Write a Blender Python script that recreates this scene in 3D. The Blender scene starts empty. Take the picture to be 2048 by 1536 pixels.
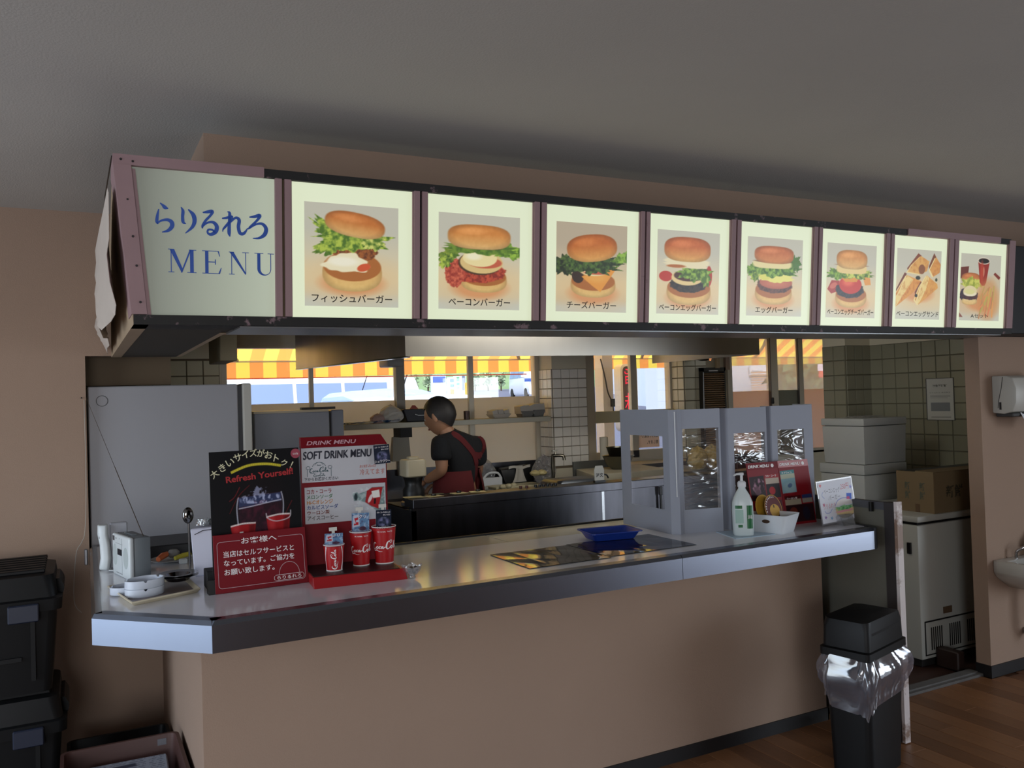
import bpy, bmesh, math, random
import numpy as np
from mathutils import Matrix, Vector
from mathutils.bvhtree import BVHTree
random.seed(7)
SC = bpy.context.scene
COL = SC.collection
# ------------------------------------------------------------------ camera
CAM_YAW, CAM_PITCH, CAM_ROLL, CAM_F, CAM_H = 0.4764995, 0.0165147, -0.0311396, 1695.455, 1.5
def _cam_axes():
    y, p, r = CAM_YAW, CAM_PITCH, CAM_ROLL
    f = Vector((math.sin(y)*math.cos(p), math.cos(y)*math.cos(p), math.sin(p)))
    rt = f.cross(Vector((0, 0, 1))).normalized(); up = rt.cross(f)
    r2 = math.cos(r)*rt + math.sin(r)*up
    u2 = math.cos(r)*up - math.sin(r)*rt
    return r2, u2, f
CR, CU, CF = _cam_axes()
CO = Vector((0, 0, CAM_H))
cam = bpy.data.cameras.new('camera')
cam.sensor_width = 36; cam.lens = CAM_F/2048*36; cam.clip_start = 0.02; cam.clip_end = 500
camo = bpy.data.objects.new('camera', cam); COL.objects.link(camo)
camo.matrix_world = Matrix(((CR.x, CU.x, -CF.x, CO.x), (CR.y, CU.y, -CF.y, CO.y), (CR.z, CU.z, -CF.z, CO.z), (0, 0, 0, 1)))
SC.camera = camo
# ------------------------------------------------------------------ exposure, sky, sun, window light
SC.view_settings.view_transform = 'Standard'
SC.view_settings.look = 'None'
SC.view_settings.exposure = 0.0
SC.view_settings.gamma = 1.0
SC.view_settings.use_curve_mapping = False
W = bpy.data.worlds.new('sky'); SC.world = W; W.use_nodes = True
wn = W.node_tree.nodes; wl = W.node_tree.links
bg = wn['Background']; sky = wn.new('ShaderNodeTexSky'); sky.sky_type = 'NISHITA'
sky.sun_disc = False; sky.sun_elevation = math.radians(52); sky.sun_rotation = math.radians(200)
sky.air_density = 1.0; sky.dust_density = 3.0; sky.ozone_density = 1.5
wl.new(sky.outputs[0], bg.inputs[0]); bg.inputs[1].default_value = 0.5
sun = bpy.data.lights.new('sun', 'SUN'); sun.energy = 6.0; sun.angle = math.radians(3); sun.color = (1, .96, .9)
suno = bpy.data.objects.new('sun', sun); COL.objects.link(suno)
suno.rotation_euler = Vector((0.25, -0.45, -1.0)).to_track_quat('-Z', 'Y').to_euler()
def area(name, loc, target, sx, sy, power, color):
    l = bpy.data.lights.new(name, 'AREA'); l.shape = 'RECTANGLE'; l.size = sx; l.size_y = sy
    l.energy = power; l.color = color
    o = bpy.data.objects.new(name, l); COL.objects.link(o); o.location = loc
    o.rotation_euler = (Vector(target)-Vector(loc)).to_track_quat('-Z', 'Y').to_euler()
    return o
# daylight through the dining room's glass doors: floor-length ones in the left and right walls, plus an added fill light at the back
area('window_light_left', (-3.06, 2.0, 1.12), (0, 2.0, 1.10), 2.6, 2.0, 66, (.76, .87, 1))
area('window_light_right', (6.06, -1.2, 1.10), (3.0, -.4, 1.15), 2.9, 2.0, 84, (.80, .89, 1))
area('window_light_back', (-1.5, -3.06, 1.4), (-.6, 2.6, 1.3), 2.0, 1.4, 62, (.90, .93, 1))

# added fill light that brightens the kitchen, unseen behind the signboard
area('kitchen_tube_light', (2.5, 3.45, 2.16), (2.9, 4.6, 1.2), 1.2, .12, 10, (1, .96, .88))

# ------------------------------------------------------------------ helpers
def at(x, y, ax, c):
    """the place where a sight line through picture point (x, y) meets the plane ax = c"""
    d = CR*((x-1024)/CAM_F) - CU*((y-768)/CAM_F) + CF
    i = 'xyz'.index(ax); t = (c-CO[i])/d[i]
    return CO + d*t
def s2l(c):
    return tuple(((v/12.92) if v <= .04045 else ((v+.055)/1.055)**2.4) for v in c)
MATS = {}
def mat(name, col=(.5, .5, .5), rough=.6, metal=0.0, var=0.0, vscale=6.0, bump=0.0, bscale=60.0, emit=0.0, spec=.5,
        stretch=None, alpha=1.0, trans=0.0, lin=False, sss=0, dirt=None, dscale=4.0, dth=.6):
    if name in MATS: return MATS[name]
    m = bpy.data.materials.new(name); m.use_nodes = True; MATS[name] = m
    nt = m.node_tree; n = nt.nodes; L = nt.links; b = n['Principled BSDF']
    c = tuple(col) if lin else s2l(col)
    b.inputs['Base Color'].default_value = (*c, 1)
    b.inputs['Roughness'].default_value = rough; b.inputs['Metallic'].default_value = metal
    b.inputs['Specular IOR Level'].default_value = spec
    b.inputs['Alpha'].default_value = alpha
    b.inputs['Transmission Weight'].default_value = trans
    tc = n.new('ShaderNodeTexCoord'); mp = n.new('ShaderNodeMapping'); L.new(tc.outputs['Object'], mp.inputs[0])
    if stretch: mp.inputs['Scale'].default_value = stretch
    last = None
    if var > 0:
        no = n.new('ShaderNodeTexNoise'); no.inputs['Scale'].default_value = vscale; no.inputs['Detail'].default_value = 4
        L.new(mp.outputs[0], no.inputs['Vector'])
        mx = n.new('ShaderNodeMix'); mx.data_type = 'RGBA'
        mx.inputs[6].default_value = (*[max(0, v*(1-var)) for v in c], 1); mx.inputs[7].default_value = (*[min(1, v*(1+var)) for v in c], 1)
        L.new(no.outputs[0], mx.inputs[0]); last = mx.outputs[2]
        L.new(last, b.inputs['Base Color'])
    if dirt is not None:
        no = n.new('ShaderNodeTexNoise'); no.inputs['Scale'].default_value = dscale; no.inputs['Detail'].default_value = 6; no.inputs['Roughness'].default_value = .65
        L.new(mp.outputs[0], no.inputs['Vector'])
        rp = n.new('ShaderNodeValToRGB'); rp.color_ramp.elements[0].position = dth; rp.color_ramp.elements[1].position = min(1, dth+.06)
        L.new(no.outputs[0], rp.inputs[0])
        mx = n.new('ShaderNodeMix'); mx.data_type = 'RGBA'; L.new(rp.outputs[0], mx.inputs[0])
        if last: L.new(last, mx.inputs[6])
        else: mx.inputs[6].default_value = (*c, 1)
        mx.inputs[7].default_value = (*s2l(dirt), 1); L.new(mx.outputs[2], b.inputs['Base Color'])
    if bump > 0:
        no = n.new('ShaderNodeTexNoise'); no.inputs['Scale'].default_value = bscale; no.inputs['Detail'].default_value = 3
        L.new(mp.outputs[0], no.inputs['Vector'])
        bp = n.new('ShaderNodeBump'); bp.inputs['Strength'].default_value = bump; bp.inputs['Distance'].default_value = .01
        L.new(no.outputs[0], bp.inputs['Height']); L.new(bp.outputs[0], b.inputs['Normal'])
    if emit > 0:
        b.inputs['Emission Color'].default_value = (*c, 1); b.inputs['Emission Strength'].default_value = emit
    return m
def glassy(name, tint=(.95, .97, .98), gloss=.08, rough=.02, haze=0.0, bump=0.0, bscale=8.0, hazecol=(.8, .8, .82), stretch=None, gmax=.5):
    """thin see-through sheet: mostly clear, some mirror reflection, optionally a little white haze"""
    if name in MATS: return MATS[name]
    m = bpy.data.materials.new(name); m.use_nodes = True; MATS[name] = m
    nt = m.node_tree; n = nt.nodes; L = nt.links; n.remove(n['Principled BSDF']); out = n['Material Output']
    t = n.new('ShaderNodeBsdfTransparent'); t.inputs[0].default_value = (*tint, 1)
    g = n.new('ShaderNodeBsdfGlossy'); g.inputs['Roughness'].default_value = rough; g.inputs[0].default_value = (1, 1, 1, 1)
    f = n.new('ShaderNodeLayerWeight'); f.inputs[0].default_value = .35
    mr = n.new('ShaderNodeMapRange'); mr.inputs[3].default_value = gloss; mr.inputs[4].default_value = gmax
    L.new(f.outputs['Facing'], mr.inputs[0])
    mx = n.new('ShaderNodeMixShader'); L.new(mr.outputs[0], mx.inputs[0]); L.new(t.outputs[0], mx.inputs[1]); L.new(g.outputs[0], mx.inputs[2])
    if bump > 0:
        tc = n.new('ShaderNodeTexCoord'); mp = n.new('ShaderNodeMapping'); L.new(tc.outputs['Object'], mp.inputs[0])
        if stretch: mp.inputs['Scale'].default_value = stretch
        no = n.new('ShaderNodeTexNoise'); no.inputs['Scale'].default_value = bscale; no.inputs['Detail'].default_value = 2; no.inputs['Distortion'].default_value = 1.2
        L.new(mp.outputs[0], no.inputs['Vector'])
        bp = n.new('ShaderNodeBump'); bp.inputs['Strength'].default_value = bump; bp.inputs['Distance'].default_value = .05
        L.new(no.outputs[0], bp.inputs['Height']); L.new(bp.outputs[0], g.inputs['Normal']); L.new(bp.outputs[0], f.inputs['Normal'])
    last = mx.outputs[0]
    if haze > 0:
        d = n.new('ShaderNodeBsdfDiffuse'); d.inputs[0].default_value = (*s2l(hazecol), 1)
        tl = n.new('ShaderNodeBsdfTranslucent'); tl.inputs[0].default_value = (*s2l(hazecol), 1)
        a = n.new('ShaderNodeMixShader'); a.inputs[0].default_value = .6; L.new(d.outputs[0], a.inputs[1]); L.new(tl.outputs[0], a.inputs[2])
        h = n.new('ShaderNodeMixShader'); h.inputs[0].default_value = haze; L.new(last, h.inputs[1]); L.new(a.outputs[0], h.inputs[2]); last = h.outputs[0]
    L.new(last, out.inputs[0])
    return m
def translucent(name, col, fac=.6, var=0):
    if name in MATS: return MATS[name]
    m = bpy.data.materials.new(name); m.use_nodes = True; MATS[name] = m
    nt = m.node_tree; n = nt.nodes; L = nt.links; n.remove(n['Principled BSDF']); out = n['Material Output']
    d = n.new('ShaderNodeBsdfDiffuse'); tl = n.new('ShaderNodeBsdfTranslucent')
    for s in (d, tl): s.inputs[0].default_value = (*s2l(col), 1)
    mx = n.new('ShaderNodeMixShader'); mx.inputs[0].default_value = fac
    L.new(d.outputs[0], mx.inputs[1]); L.new(tl.outputs[0], mx.inputs[2]); L.new(mx.outputs[0], out.inputs[0])
    return m
def printed(name, emit=0.0, rough=.5):
    """flat print: colours come from the sheet's own colour layer"""
    if name in MATS: return MATS[name]
    m = bpy.data.materials.new(name); m.use_nodes = True; MATS[name] = m
    n = m.node_tree.nodes; L = m.node_tree.links; b = n['Principled BSDF']
    a = n.new('ShaderNodeVertexColor'); a.layer_name = 'print'
    b.inputs['Roughness'].default_value = rough
    if emit > 0:
        b.inputs['Base Color'].default_value = (.05, .05, .05, 1)
        L.new(a.outputs[0], b.inputs['Emission Color']); b.inputs['Emission Strength'].default_value = emit
    else: L.new(a.outputs[0], b.inputs['Base Color'])
    return m
def F(o, r, u):
    """frame: origin, right, up -> 4x4; its z axis points out of the printed side"""
    o = Vector(o); r = Vector(r).normalized(); u = Vector(u); n = r.cross(u).normalized(); u = n.cross(r)
    return Matrix(((r.x, u.x, n.x, o.x), (r.y, u.y, n.y, o.y), (r.z, u.z, n.z, o.z), (0, 0, 0, 1)))
def RZ(o, deg):
    return Matrix.Translation(Vector(o)) @ Matrix.Rotation(math.radians(deg), 4, 'Z')
I4 = Matrix.Identity(4)
class MB:
    def __init__(s, M=I4): s.v = []; s.f = []; s.M = M
    def add(s, vs, fs):
        k = len(s.v); s.v += [tuple(s.M @ Vector(v)) for v in vs]; s.f += [tuple(i+k for i in f) for f in fs]; return s
    def box(s, a, b):
        (x0, y0, z0), (x1, y1, z1) = a, b
        if x0 > x1: x0, x1 = x1, x0
        if y0 > y1: y0, y1 = y1, y0
        if z0 > z1: z0, z1 = z1, z0
        return s.add([(x0, y0, z0), (x1, y0, z0), (x1, y1, z0), (x0, y1, z0), (x0, y0, z1), (x1, y0, z1), (x1, y1, z1), (x0, y1, z1)],
                     [(0, 3, 2, 1), (4, 5, 6, 7), (0, 1, 5, 4), (1, 2, 6, 5), (2, 3, 7, 6), (3, 0, 4, 7)])
    def hexa(s, p):  # bottom 4 ccw, top 4 ccw
        return s.add(p, [(0, 3, 2, 1), (4, 5, 6, 7), (0, 1, 5, 4), (1, 2, 6, 5), (2, 3, 7, 6), (3, 0, 4, 7)])
    def prism(s, poly, z0, z1):
        n = len(poly); vs = [(x, y, z0) for x, y in poly]+[(x, y, z1) for x, y in poly]
        fs = [tuple(range(n-1, -1, -1)), tuple(range(n, 2*n))]+[(i, (i+1) % n, n+(i+1) % n, n+i) for i in range(n)]
        return s.add(vs, fs)
    def rings(s, rs, cap0=True, cap1=True, closed=True):
        n = len(rs[0]); vs = [p for r in rs for p in r]; fs = []
        for j in range(len(rs)-1):
            for i in range(n if closed else n-1):
                fs.append((j*n+i, j*n+(i+1) % n, (j+1)*n+(i+1) % n, (j+1)*n+i))
        if cap0: fs.append(tuple(range(n-1, -1, -1)))
        if cap1: fs.append(tuple(range((len(rs)-1)*n, len(rs)*n)))
        return s.add(vs, fs)
    def lathe(s, prof, n=24, c=(0, 0, 0), sx=1, sy=1, cap0=True, cap1=True):
        return s.rings([[(c[0]+r*sx*math.cos(2*math.pi*i/n), c[1]+r*sy*math.sin(2*math.pi*i/n), c[2]+z) for i in range(n)] for r, z in prof], cap0, cap1)
    def cyl(s, a, b, r0, r1=None, n=12):
        a = Vector(a); b = Vector(b); r1 = r0 if r1 is None else r1; d = (b-a).normalized()
        u = d.orthogonal().normalized(); w = d.cross(u)
        return s.rings([[tuple(p+(u*math.cos(2*math.pi*i/n)+w*math.sin(2*math.pi*i/n))*r) for i in range(n)] for p, r in ((a, r0), (b, r1))])
    def tube(s, pts, r, n=8, sm=0):
        P = [Vector(p) for p in pts]
        if sm: P = smooth(P, sm)
        rr = r if isinstance(r, (list, tuple)) else [r]*len(P)
        if len(rr) != len(P): rr = [rr[0]+(rr[-1]-rr[0])*i/(len(P)-1) for i in range(len(P))]
        rs = []; u = None
        for i, p in enumerate(P):
            d = (P[min(i+1, len(P)-1)]-P[max(i-1, 0)]).normalized()
            if u is None: u = d.orthogonal().normalized()
            u = (u-d*u.dot(d)).normalized(); w = d.cross(u)
            rs.append([tuple(p+(u*math.cos(2*math.pi*k/n)+w*math.sin(2*math.pi*k/n))*rr[i]) for k in range(n)])
        return s.rings(rs)
    def ell(s, c, rx, ry, rz, n=16, m=10):
        rs = []
        for j in range(1, m):
            t = math.pi*j/m - math.pi/2
            rs.append([(c[0]+rx*math.cos(t)*math.cos(2*math.pi*i/n), c[1]+ry*math.cos(t)*math.sin(2*math.pi*i/n), c[2]+rz*math.sin(t)) for i in range(n)])
        return s.rings(rs)
    def grid(s, fn, nu, nv, two=False):
        vs = [fn(i/nu, j/nv) for j in range(nv+1) for i in range(nu+1)]
        return s.add(vs, [(j*(nu+1)+i, j*(nu+1)+i+1, (j+1)*(nu+1)+i+1, (j+1)*(nu+1)+i) for j in range(nv) for i in range(nu)])
    def build(s, name, m, parent=None, bevel=0, smooth_=False, seg=1, solid=0, kind=None, label=None):
        me = bpy.data.meshes.new(name); off = Vector((0, 0, 0)) if parent is None else parent.matrix_basis_total
        me.from_pydata([tuple(Vector(v)-off) for v in s.v], [], s.f)
        if bevel or solid:
            bm = bmesh.new(); bm.from_mesh(me)
            bmesh.ops.remove_doubles(bm, verts=bm.verts, dist=1e-6)
            if solid: bmesh.ops.solidify(bm, geom=bm.faces[:], thickness=solid)
            if bevel:
                es = [e for e in bm.edges if len(e.link_faces) == 2 and e.calc_face_angle(0) > .5]
                bmesh.ops.bevel(bm, geom=es, offset=bevel, segments=seg, profile=.5, affect='EDGES', clamp_overlap=True)
            bm.to_mesh(me); bm.free()
        if smooth_:
            me.polygons.foreach_set('use_smooth', [True]*len(me.polygons))
            try: me.set_sharp_from_angle(angle=math.radians(40))
            except Exception: pass
        me.materials.append(m)
        o = bpy.data.objects.new(name, me); COL.objects.link(o)
        if parent is not None: o.parent = parent.o
        if kind: o['kind'] = kind
        if label: o['label'] = label
        return P_(o, off)
class P_:
    """an object plus the world offset of its origin, so parts can be written in world coordinates"""
    def __init__(s, o, off): s.o = o; s.matrix_basis_total = off
def smooth(P, k):
    P = [Vector(p) for p in P]; out = []
    for i in range(len(P)-1):
        p0 = P[max(i-1, 0)]; p1 = P[i]; p2 = P[i+1]; p3 = P[min(i+2, len(P)-1)]
        for j in range(k):
            t = j/k; out.append(.5*((2*p1)+(p2-p0)*t+(2*p0-5*p1+4*p2-p3)*t*t+(3*p1-p0-3*p2+p3)*t**3))
    out.append(P[-1]); return out
def thing(name, label, cat, loc, group=None):
    o = bpy.data.objects.new(name, None); COL.objects.link(o); o.location = loc; o.empty_display_size = .05
    o['label'] = label; o['category'] = cat; o['kind'] = 'thing'
    if group: o['group'] = group
    return P_(o, Vector(loc))
def tag(p, label, cat, group=None, kind='thing'):
    p.o['label'] = label; p.o['category'] = cat; p.o['kind'] = kind
    if group: p.o['group'] = group
    return p
def rebase(p):
    """move a top-level mesh's origin to its base centre"""
    me = p.o.data; co = np.empty(len(me.vertices)*3); me.vertices.foreach_get('co', co); co = co.reshape(-1, 3)
    c = Vector(((co[:, 0].min()+co[:, 0].max())/2, (co[:, 1].min()+co[:, 1].max())/2, co[:, 2].min()))
    co -= np.array(c); me.vertices.foreach_set('co', co.ravel()); p.o.location = c; p.matrix_basis_total = c; me.update()
    return p
def struct(p, label, cat=None):
    p.o['kind'] = 'structure'; p.o['label'] = label; p.o['category'] = cat or p.o.name.split('_')[0]
    return p
def copy_tree(p, delta, label=None):
    """copy of a thing with copies of its parts and sub-parts; meshes shared"""
    def cp(o, par):
        c = o.copy(); COL.objects.link(c); c.parent = par
        for ch in list(o.children): cp(ch, c)
        return c
    r = cp(p.o, None); r.location = Vector(p.o.location)+Vector(delta)
    if label: r['label'] = label
    return P_(r, Vector(r.location))
# ---- flat print: writing
_TX = {}
def text(name, s, M, h=None, w=None, m=None, parent=None, off=0.0, ax='l', mirror=False, sx=1.0, lift=.0006, res=3, shear=0, space=1.0):
    """letters as a flat mesh in frame M (x right, y up); h = height, w = exact width if given; ax l/c/r anchor"""
    key = (s, off, res, shear, space)
    if key not in _TX:
        c = bpy.data.curves.new('t', 'FONT'); c.body = s; c.resolution_u = res; c.offset = off; c.shear = shear; c.space_character = space
        o = bpy.data.objects.new('t', c); COL.objects.link(o)
        dg = bpy.context.evaluated_depsgraph_get(); me = bpy.data.meshes.new_from_object(o.evaluated_get(dg))
        co = np.empty(len(me.vertices)*3); me.vertices.foreach_get('co', co); co = co.reshape(-1, 3)[:, :2].copy()
        fs = [tuple(p.vertices) for p in me.polygons]
        bpy.data.objects.remove(o); bpy.data.curves.remove(c); bpy.data.meshes.remove(me)
        _TX[key] = (co, fs)
    co, fs = _TX[key]; co = co.copy()
    x0, x1, y0, y1 = co[:, 0].min(), co[:, 0].max(), co[:, 1].min(), co[:, 1].max()
    k = (h/(y1-y0)) if h else None; kx = (w/(x1-x0)) if w else (k*sx)
    if k is None: k = kx
    X = (co[:, 0]-x0)*kx; Y = (co[:, 1]-y0)*k; Wd = (x1-x0)*kx
    X -= {'l': 0, 'c': Wd/2, 'r': Wd}[ax]
    if mirror: X = -X
    b = MB(M); b.add([(x, y, lift) for x, y in zip(X, Y)], fs)
    return b.build(name, m, parent)
def strokes(name, S, M, m, parent, sc=1.0, oy=0, ox=0, lift=.0006, warp=None, n=5):
    """brush strokes: S = list of [(x, y, width) ...] with y downward; drawn as smooth ribbons with round ends"""
    b = MB(M if warp is None else I4)
    def put(x, y, z): return (x, y, z) if warp is None else warp(x, y)
    for q, st in enumerate(S):
        P = smooth([Vector((x, y, w)) for x, y, w in st], n); vs = []; fs = []
        for i, p in enumerate(P):
            d = P[min(i+1, len(P)-1)]-P[max(i-1, 0)]; d = Vector((d.x, d.y)); d = d.normalized() if d.length > 0 else Vector((1, 0))
            nn = Vector((-d.y, d.x))*max(p.z, .01)/2
            for sg in (1, -1):
                vs.append(put(ox+(p.x+nn.x*sg)*sc, oy-(p.y+nn.y*sg)*sc, lift))
        fs = [(2*i, 2*i+1, 2*i+3, 2*i+2) for i in range(len(P)-1)]
        b.add(vs, fs)
        for e in (P[0], P[-1]):
            r = e.z/2; vs = [put(ox+(e.x+r*math.cos(a*math.pi/5))*sc, oy-(e.y+r*math.sin(a*math.pi/5))*sc, lift) for a in range(10)]
            if r > .3: b.add(vs, [tuple(range(10))])
    return b.build(name, m, parent)
# ---- flat print: painted pictures
def vnoise(w, h, sc, seed, octv=3):
    rs = np.random.RandomState(seed); out = np.zeros((h, w)); amp = 1; tot = 0
    for o in range(octv):
        g = rs.rand(int(sc*h/max(w, h))+3, int(sc)+3)
        yy = np.linspace(0, g.shape[0]-2.001, h); xx = np.linspace(0, g.shape[1]-2.001, w)
        yi = yy.astype(int); xi = xx.astype(int); fy = (yy-yi)[:, None]; fx = (xx-xi)[None]
        fy = fy*fy*(3-2*fy); fx = fx*fx*(3-2*fx)
        a = g[yi][:, xi]; b = g[yi][:, xi+1]; c = g[yi+1][:, xi]; d = g[yi+1][:, xi+1]
        out += amp*((a*(1-fx)+b*fx)*(1-fy)+(c*(1-fx)+d*fx)*fy); tot += amp; amp *= .5; sc *= 2
    return out/tot
class Cv:
    def __init__(s, w, h, c=(1, 1, 1)):
        s.w, s.h = w, h; s.a = np.ones((h, w, 3))*np.array(c)
        s.X, s.Y = np.meshgrid(np.linspace(0, 1, w), np.linspace(0, 1, h)); s.asp = h/w; s.px = 1.0/w
    def mix(s, m, c):
        c = np.array(c, dtype=float); m = np.clip(m, 0, 1)[..., None]; s.a = s.a*(1-m)+c*m
    def em(s, cx, cy, rx, ry, soft=None, rot=0, wob=0, freq=9, seed=1, p=2.0):
        dx = s.X-cx; dy = (s.Y-cy); c, q = math.cos(rot), math.sin(rot); ry = ry*getattr(s, 'ks', 1.0); rx = rx*(1+.25*(getattr(s, 'ks', 1.0)-1))
        u = dx*c+dy*s.asp*q; v = -dx*q+dy*s.asp*c; ry = ry*s.asp
        r = (np.abs(u/rx)**p+np.abs(v/ry)**p)**(1/p)
        if wob:
            th = np.arctan2(v/ry, u/rx); rs = np.random.RandomState(seed); w = 0
            for k in range(4): w = w+np.sin(th*(freq*(k+1)*.6)+rs.rand()*6.3)/(k+1)
            r = r/(1+wob*w)
        soft = soft if soft is not None else 1.2*s.px/min(rx, ry)
        return np.clip((1-r)/soft+.5, 0, 1), u/rx, v/ry
    def ell(s, cx, cy, rx, ry, c, **k):
        m, u, v = s.em(cx, cy, rx, ry, **k); s.mix(m, c); return m
    def poly(s, P, c, soft=None):
        X = s.X; Y = s.Y; ins = np.zeros(X.shape, bool); dist = np.full(X.shape, 9.)
        n = len(P)
        for i in range(n):
            x0, y0 = P[i]; x1, y1 = P[(i+1) % n]
            cond = ((y0 > Y) != (y1 > Y)); t = (x1-x0)*(Y-y0)/((y1-y0) if y1 != y0 else 1e-9)+x0
            ins ^= cond & (X < t)
            ex, ey = x1-x0, (y1-y0)*s.asp; L2 = ex*ex+ey*ey+1e-12
            tt = np.clip(((X-x0)*ex+(Y-y0)*s.asp*ey)/L2, 0, 1)
            dist = np.minimum(dist, np.hypot(X-x0-tt*ex, (Y-y0)*s.asp-tt*ey))
        sd = np.where(ins, dist, -dist); soft = soft or 1.2*s.px
        m = np.clip(sd/soft+.5, 0, 1); s.mix(m, c); return m
    def noise(s, sc, seed, octv=3): return vnoise(s.w, s.h, sc, seed, octv)
def picture(name, cv, M, w, h, m, parent, lift=.0004, warp=None):
    """sheet of small faces carrying the painted colours; M's origin is its bottom-left corner"""
    H, Wd = cv.h, cv.w; a = np.clip(cv.a, 0, 1); a = np.where(a <= .04045, a/12.92, ((a+.055)/1.055)**2.4)
    me = bpy.data.meshes.new(name)
    xs = np.linspace(0, w, Wd); ys = np.linspace(h, 0, H); X, Y = np.meshgrid(xs, ys)
    Mn = np.array(M); off = parent.matrix_basis_total
    if warp is None:
        P = np.stack([X, Y, np.full_like(X, lift), np.ones_like(X)], -1) @ Mn.T; P = P[..., :3]
    else: P = warp(X/w, Y/h)
    P = P-np.array(off)
    idx = np.arange(H*Wd).reshape(H, Wd)
    fs = np.stack([idx[1:, :-1], idx[1:, 1:], idx[:-1, 1:], idx[:-1, :-1]], -1).reshape(-1, 4)
    me.vertices.add(H*Wd); me.vertices.foreach_set('co', P.reshape(-1).astype(np.float32))
    me.loops.add(len(fs)*4); me.loops.foreach_set('vertex_index', fs.reshape(-1).astype(np.int32))
    me.polygons.add(len(fs)); me.polygons.foreach_set('loop_start', (np.arange(len(fs))*4).astype(np.int32))
    me.update(calc_edges=True)
    ca = me.color_attributes.new('print', 'FLOAT_COLOR', 'POINT')
    ca.data.foreach_set('color', np.concatenate([a, np.ones((H, Wd, 1))], -1).reshape(-1).astype(np.float32))
    me.materials.append(m); o = bpy.data.objects.new(name, me); COL.objects.link(o); o.parent = parent.o
    return P_(o, off)
def tiles(parent, O, U, V, nu, nv, size, m, gap=.0022, th=.006, hs=None, wd=None, skip=None):
    """square wall tiles, each an object; O = corner, U/V = unit directions; proud by th along U x V"""
    O = Vector(O); U = Vector(U); V = Vector(V); N = U.cross(V).normalized(); hs = hs or size; wd = wd or size
    g = gap; b = MB(Matrix(((U.x, V.x, N.x, 0), (U.y, V.y, N.y, 0), (U.z, V.z, N.z, 0), (0, 0, 0, 1))))
    b.add([(g, g, 0), (wd-g, g, 0), (wd-g, hs-g, 0), (g, hs-g, 0), (g+.002, g+.002, th), (wd-g-.002, g+.002, th), (wd-g-.002, hs-g-.002, th), (g+.002, hs-g-.002, th)],
          [(4, 5, 6, 7), (0, 1, 5, 4), (1, 2, 6, 5), (2, 3, 7, 6), (3, 0, 4, 7)])
    first = None
    for j in range(nv):
        for i in range(nu):
            if skip and skip(i, j): continue
            if first is None: first = b.build('tile', m, P_(parent.o, Vector((0, 0, 0)))); o = first.o
            else: o = bpy.data.objects.new('tile', first.o.data); COL.objects.link(o); o.parent = parent.o
            o.location = O+U*(i*wd)+V*(j*hs)-parent.matrix_basis_total
# ------------------------------------------------------------------ materials of the building
WALLP = mat('peach_wallpaper', (.61, .515, .445), .85, var=.05, vscale=3, bump=.15, bscale=220)
CEIL = mat('ceiling_paper', (.72, .71, .69), .9, var=.06, vscale=2, bump=.14, bscale=160)
SKIRT = mat('black_skirting', (.10, .095, .10), .5)
WOOD = [mat('floor_wood_a', (.50, .34, .22), .38, var=.28, vscale=9, stretch=(6, .7, 1)), mat('floor_wood_b', (.45, .30, .19), .4, var=.3, vscale=8, stretch=(6, .7, 1)),
        mat('floor_wood_c', (.54, .37, .24), .36, var=.25, vscale=10, stretch=(6, .7, 1))]
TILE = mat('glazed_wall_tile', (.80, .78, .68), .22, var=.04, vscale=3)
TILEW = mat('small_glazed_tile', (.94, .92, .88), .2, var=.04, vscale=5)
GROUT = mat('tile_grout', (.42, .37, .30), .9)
TILER = mat('shaded_wall_tile', (.54, .53, .45), .25, var=.06, vscale=3); GROUTR = mat('doorway_grout', (.40, .38, .31), .9)  # doorway shadow put into the colour of this darker wall tile copy
CREAM = mat('cream_wall_paint', (.82, .79, .70), .6, var=.05, vscale=3)
STEEL = mat('brushed_steel', (.62, .63, .64), .24, 1.0, var=.06, vscale=12, stretch=(1, 1, 12))
STEELD = mat('stained_steel', (.33, .33, .35), .32, 1.0, var=.35, vscale=5, stretch=(4, 1, .8))
STEELS = mat('satin_steel', (.60, .61, .62), .38, 1.0, var=.05, vscale=30)
ALU = mat('aluminium_frame', (.80, .77, .70), .45, .1)
ALUD = mat('dark_aluminium', (.36, .34, .32), .5, .3)
GLASS = glassy('window_glass', (.96, .98, .98), .04)
BLACK = mat('black_plastic', (.06, .06, .065), .42)
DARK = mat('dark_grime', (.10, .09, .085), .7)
WHITE = mat('white_plastic', (.84, .85, .86), .4)
CONC = mat('worn_concrete', (.36, .35, .34), .9, var=.3, vscale=14)
# ------------------------------------------------------------------ floor
b = MB(); b.box((-3.1, -3.1, -.12), (6.1, 2.86, -.006)); b.box((-3.1, 2.86, -.12), (.34, 4.2, -.006))
fl = b.build('floor', mat('floor_base', (.40, .27, .18), .5, var=.2, vscale=6, stretch=(6, .7, 1)))
struct(fl, 'wood-look board floor of the dining side')
x = 1.1; k = 0
while x < 5.2:
    y = 1.2+((k*37) % 10)*.09-.9
    while y < 2.78:
        y0 = max(y, 1.0); y1 = min(y+.9, 2.80 if x < 4.1 else 2.75)
        if x < 3.05 or True:
            if y1-y0 > .05 and (y1 > 1.25):
                MB().box((x+.0012, y0+.001, -.006), (x+.0988, y1-.001, 0)).build('floor_board', WOOD[(k+int(y*7)) % 3], fl, bevel=.0012)
        y += .9
    x += .1; k += 1
b = MB(); b.box((.34, 2.86, -.12), (7.4, 5.5, -.004))
fk = b.build('floor_kitchen', mat('kitchen_floor', (.23, .14, .11), .5, var=.3, vscale=10)); struct(fk, 'dark reddish-brown kitchen floor', 'floor')
b = MB(); b.box((3.09, 2.80, -.004), (4.12, 2.88, .012)); b.box((3.55, 2.82, .012), (4.1, 2.87, .02))
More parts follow.
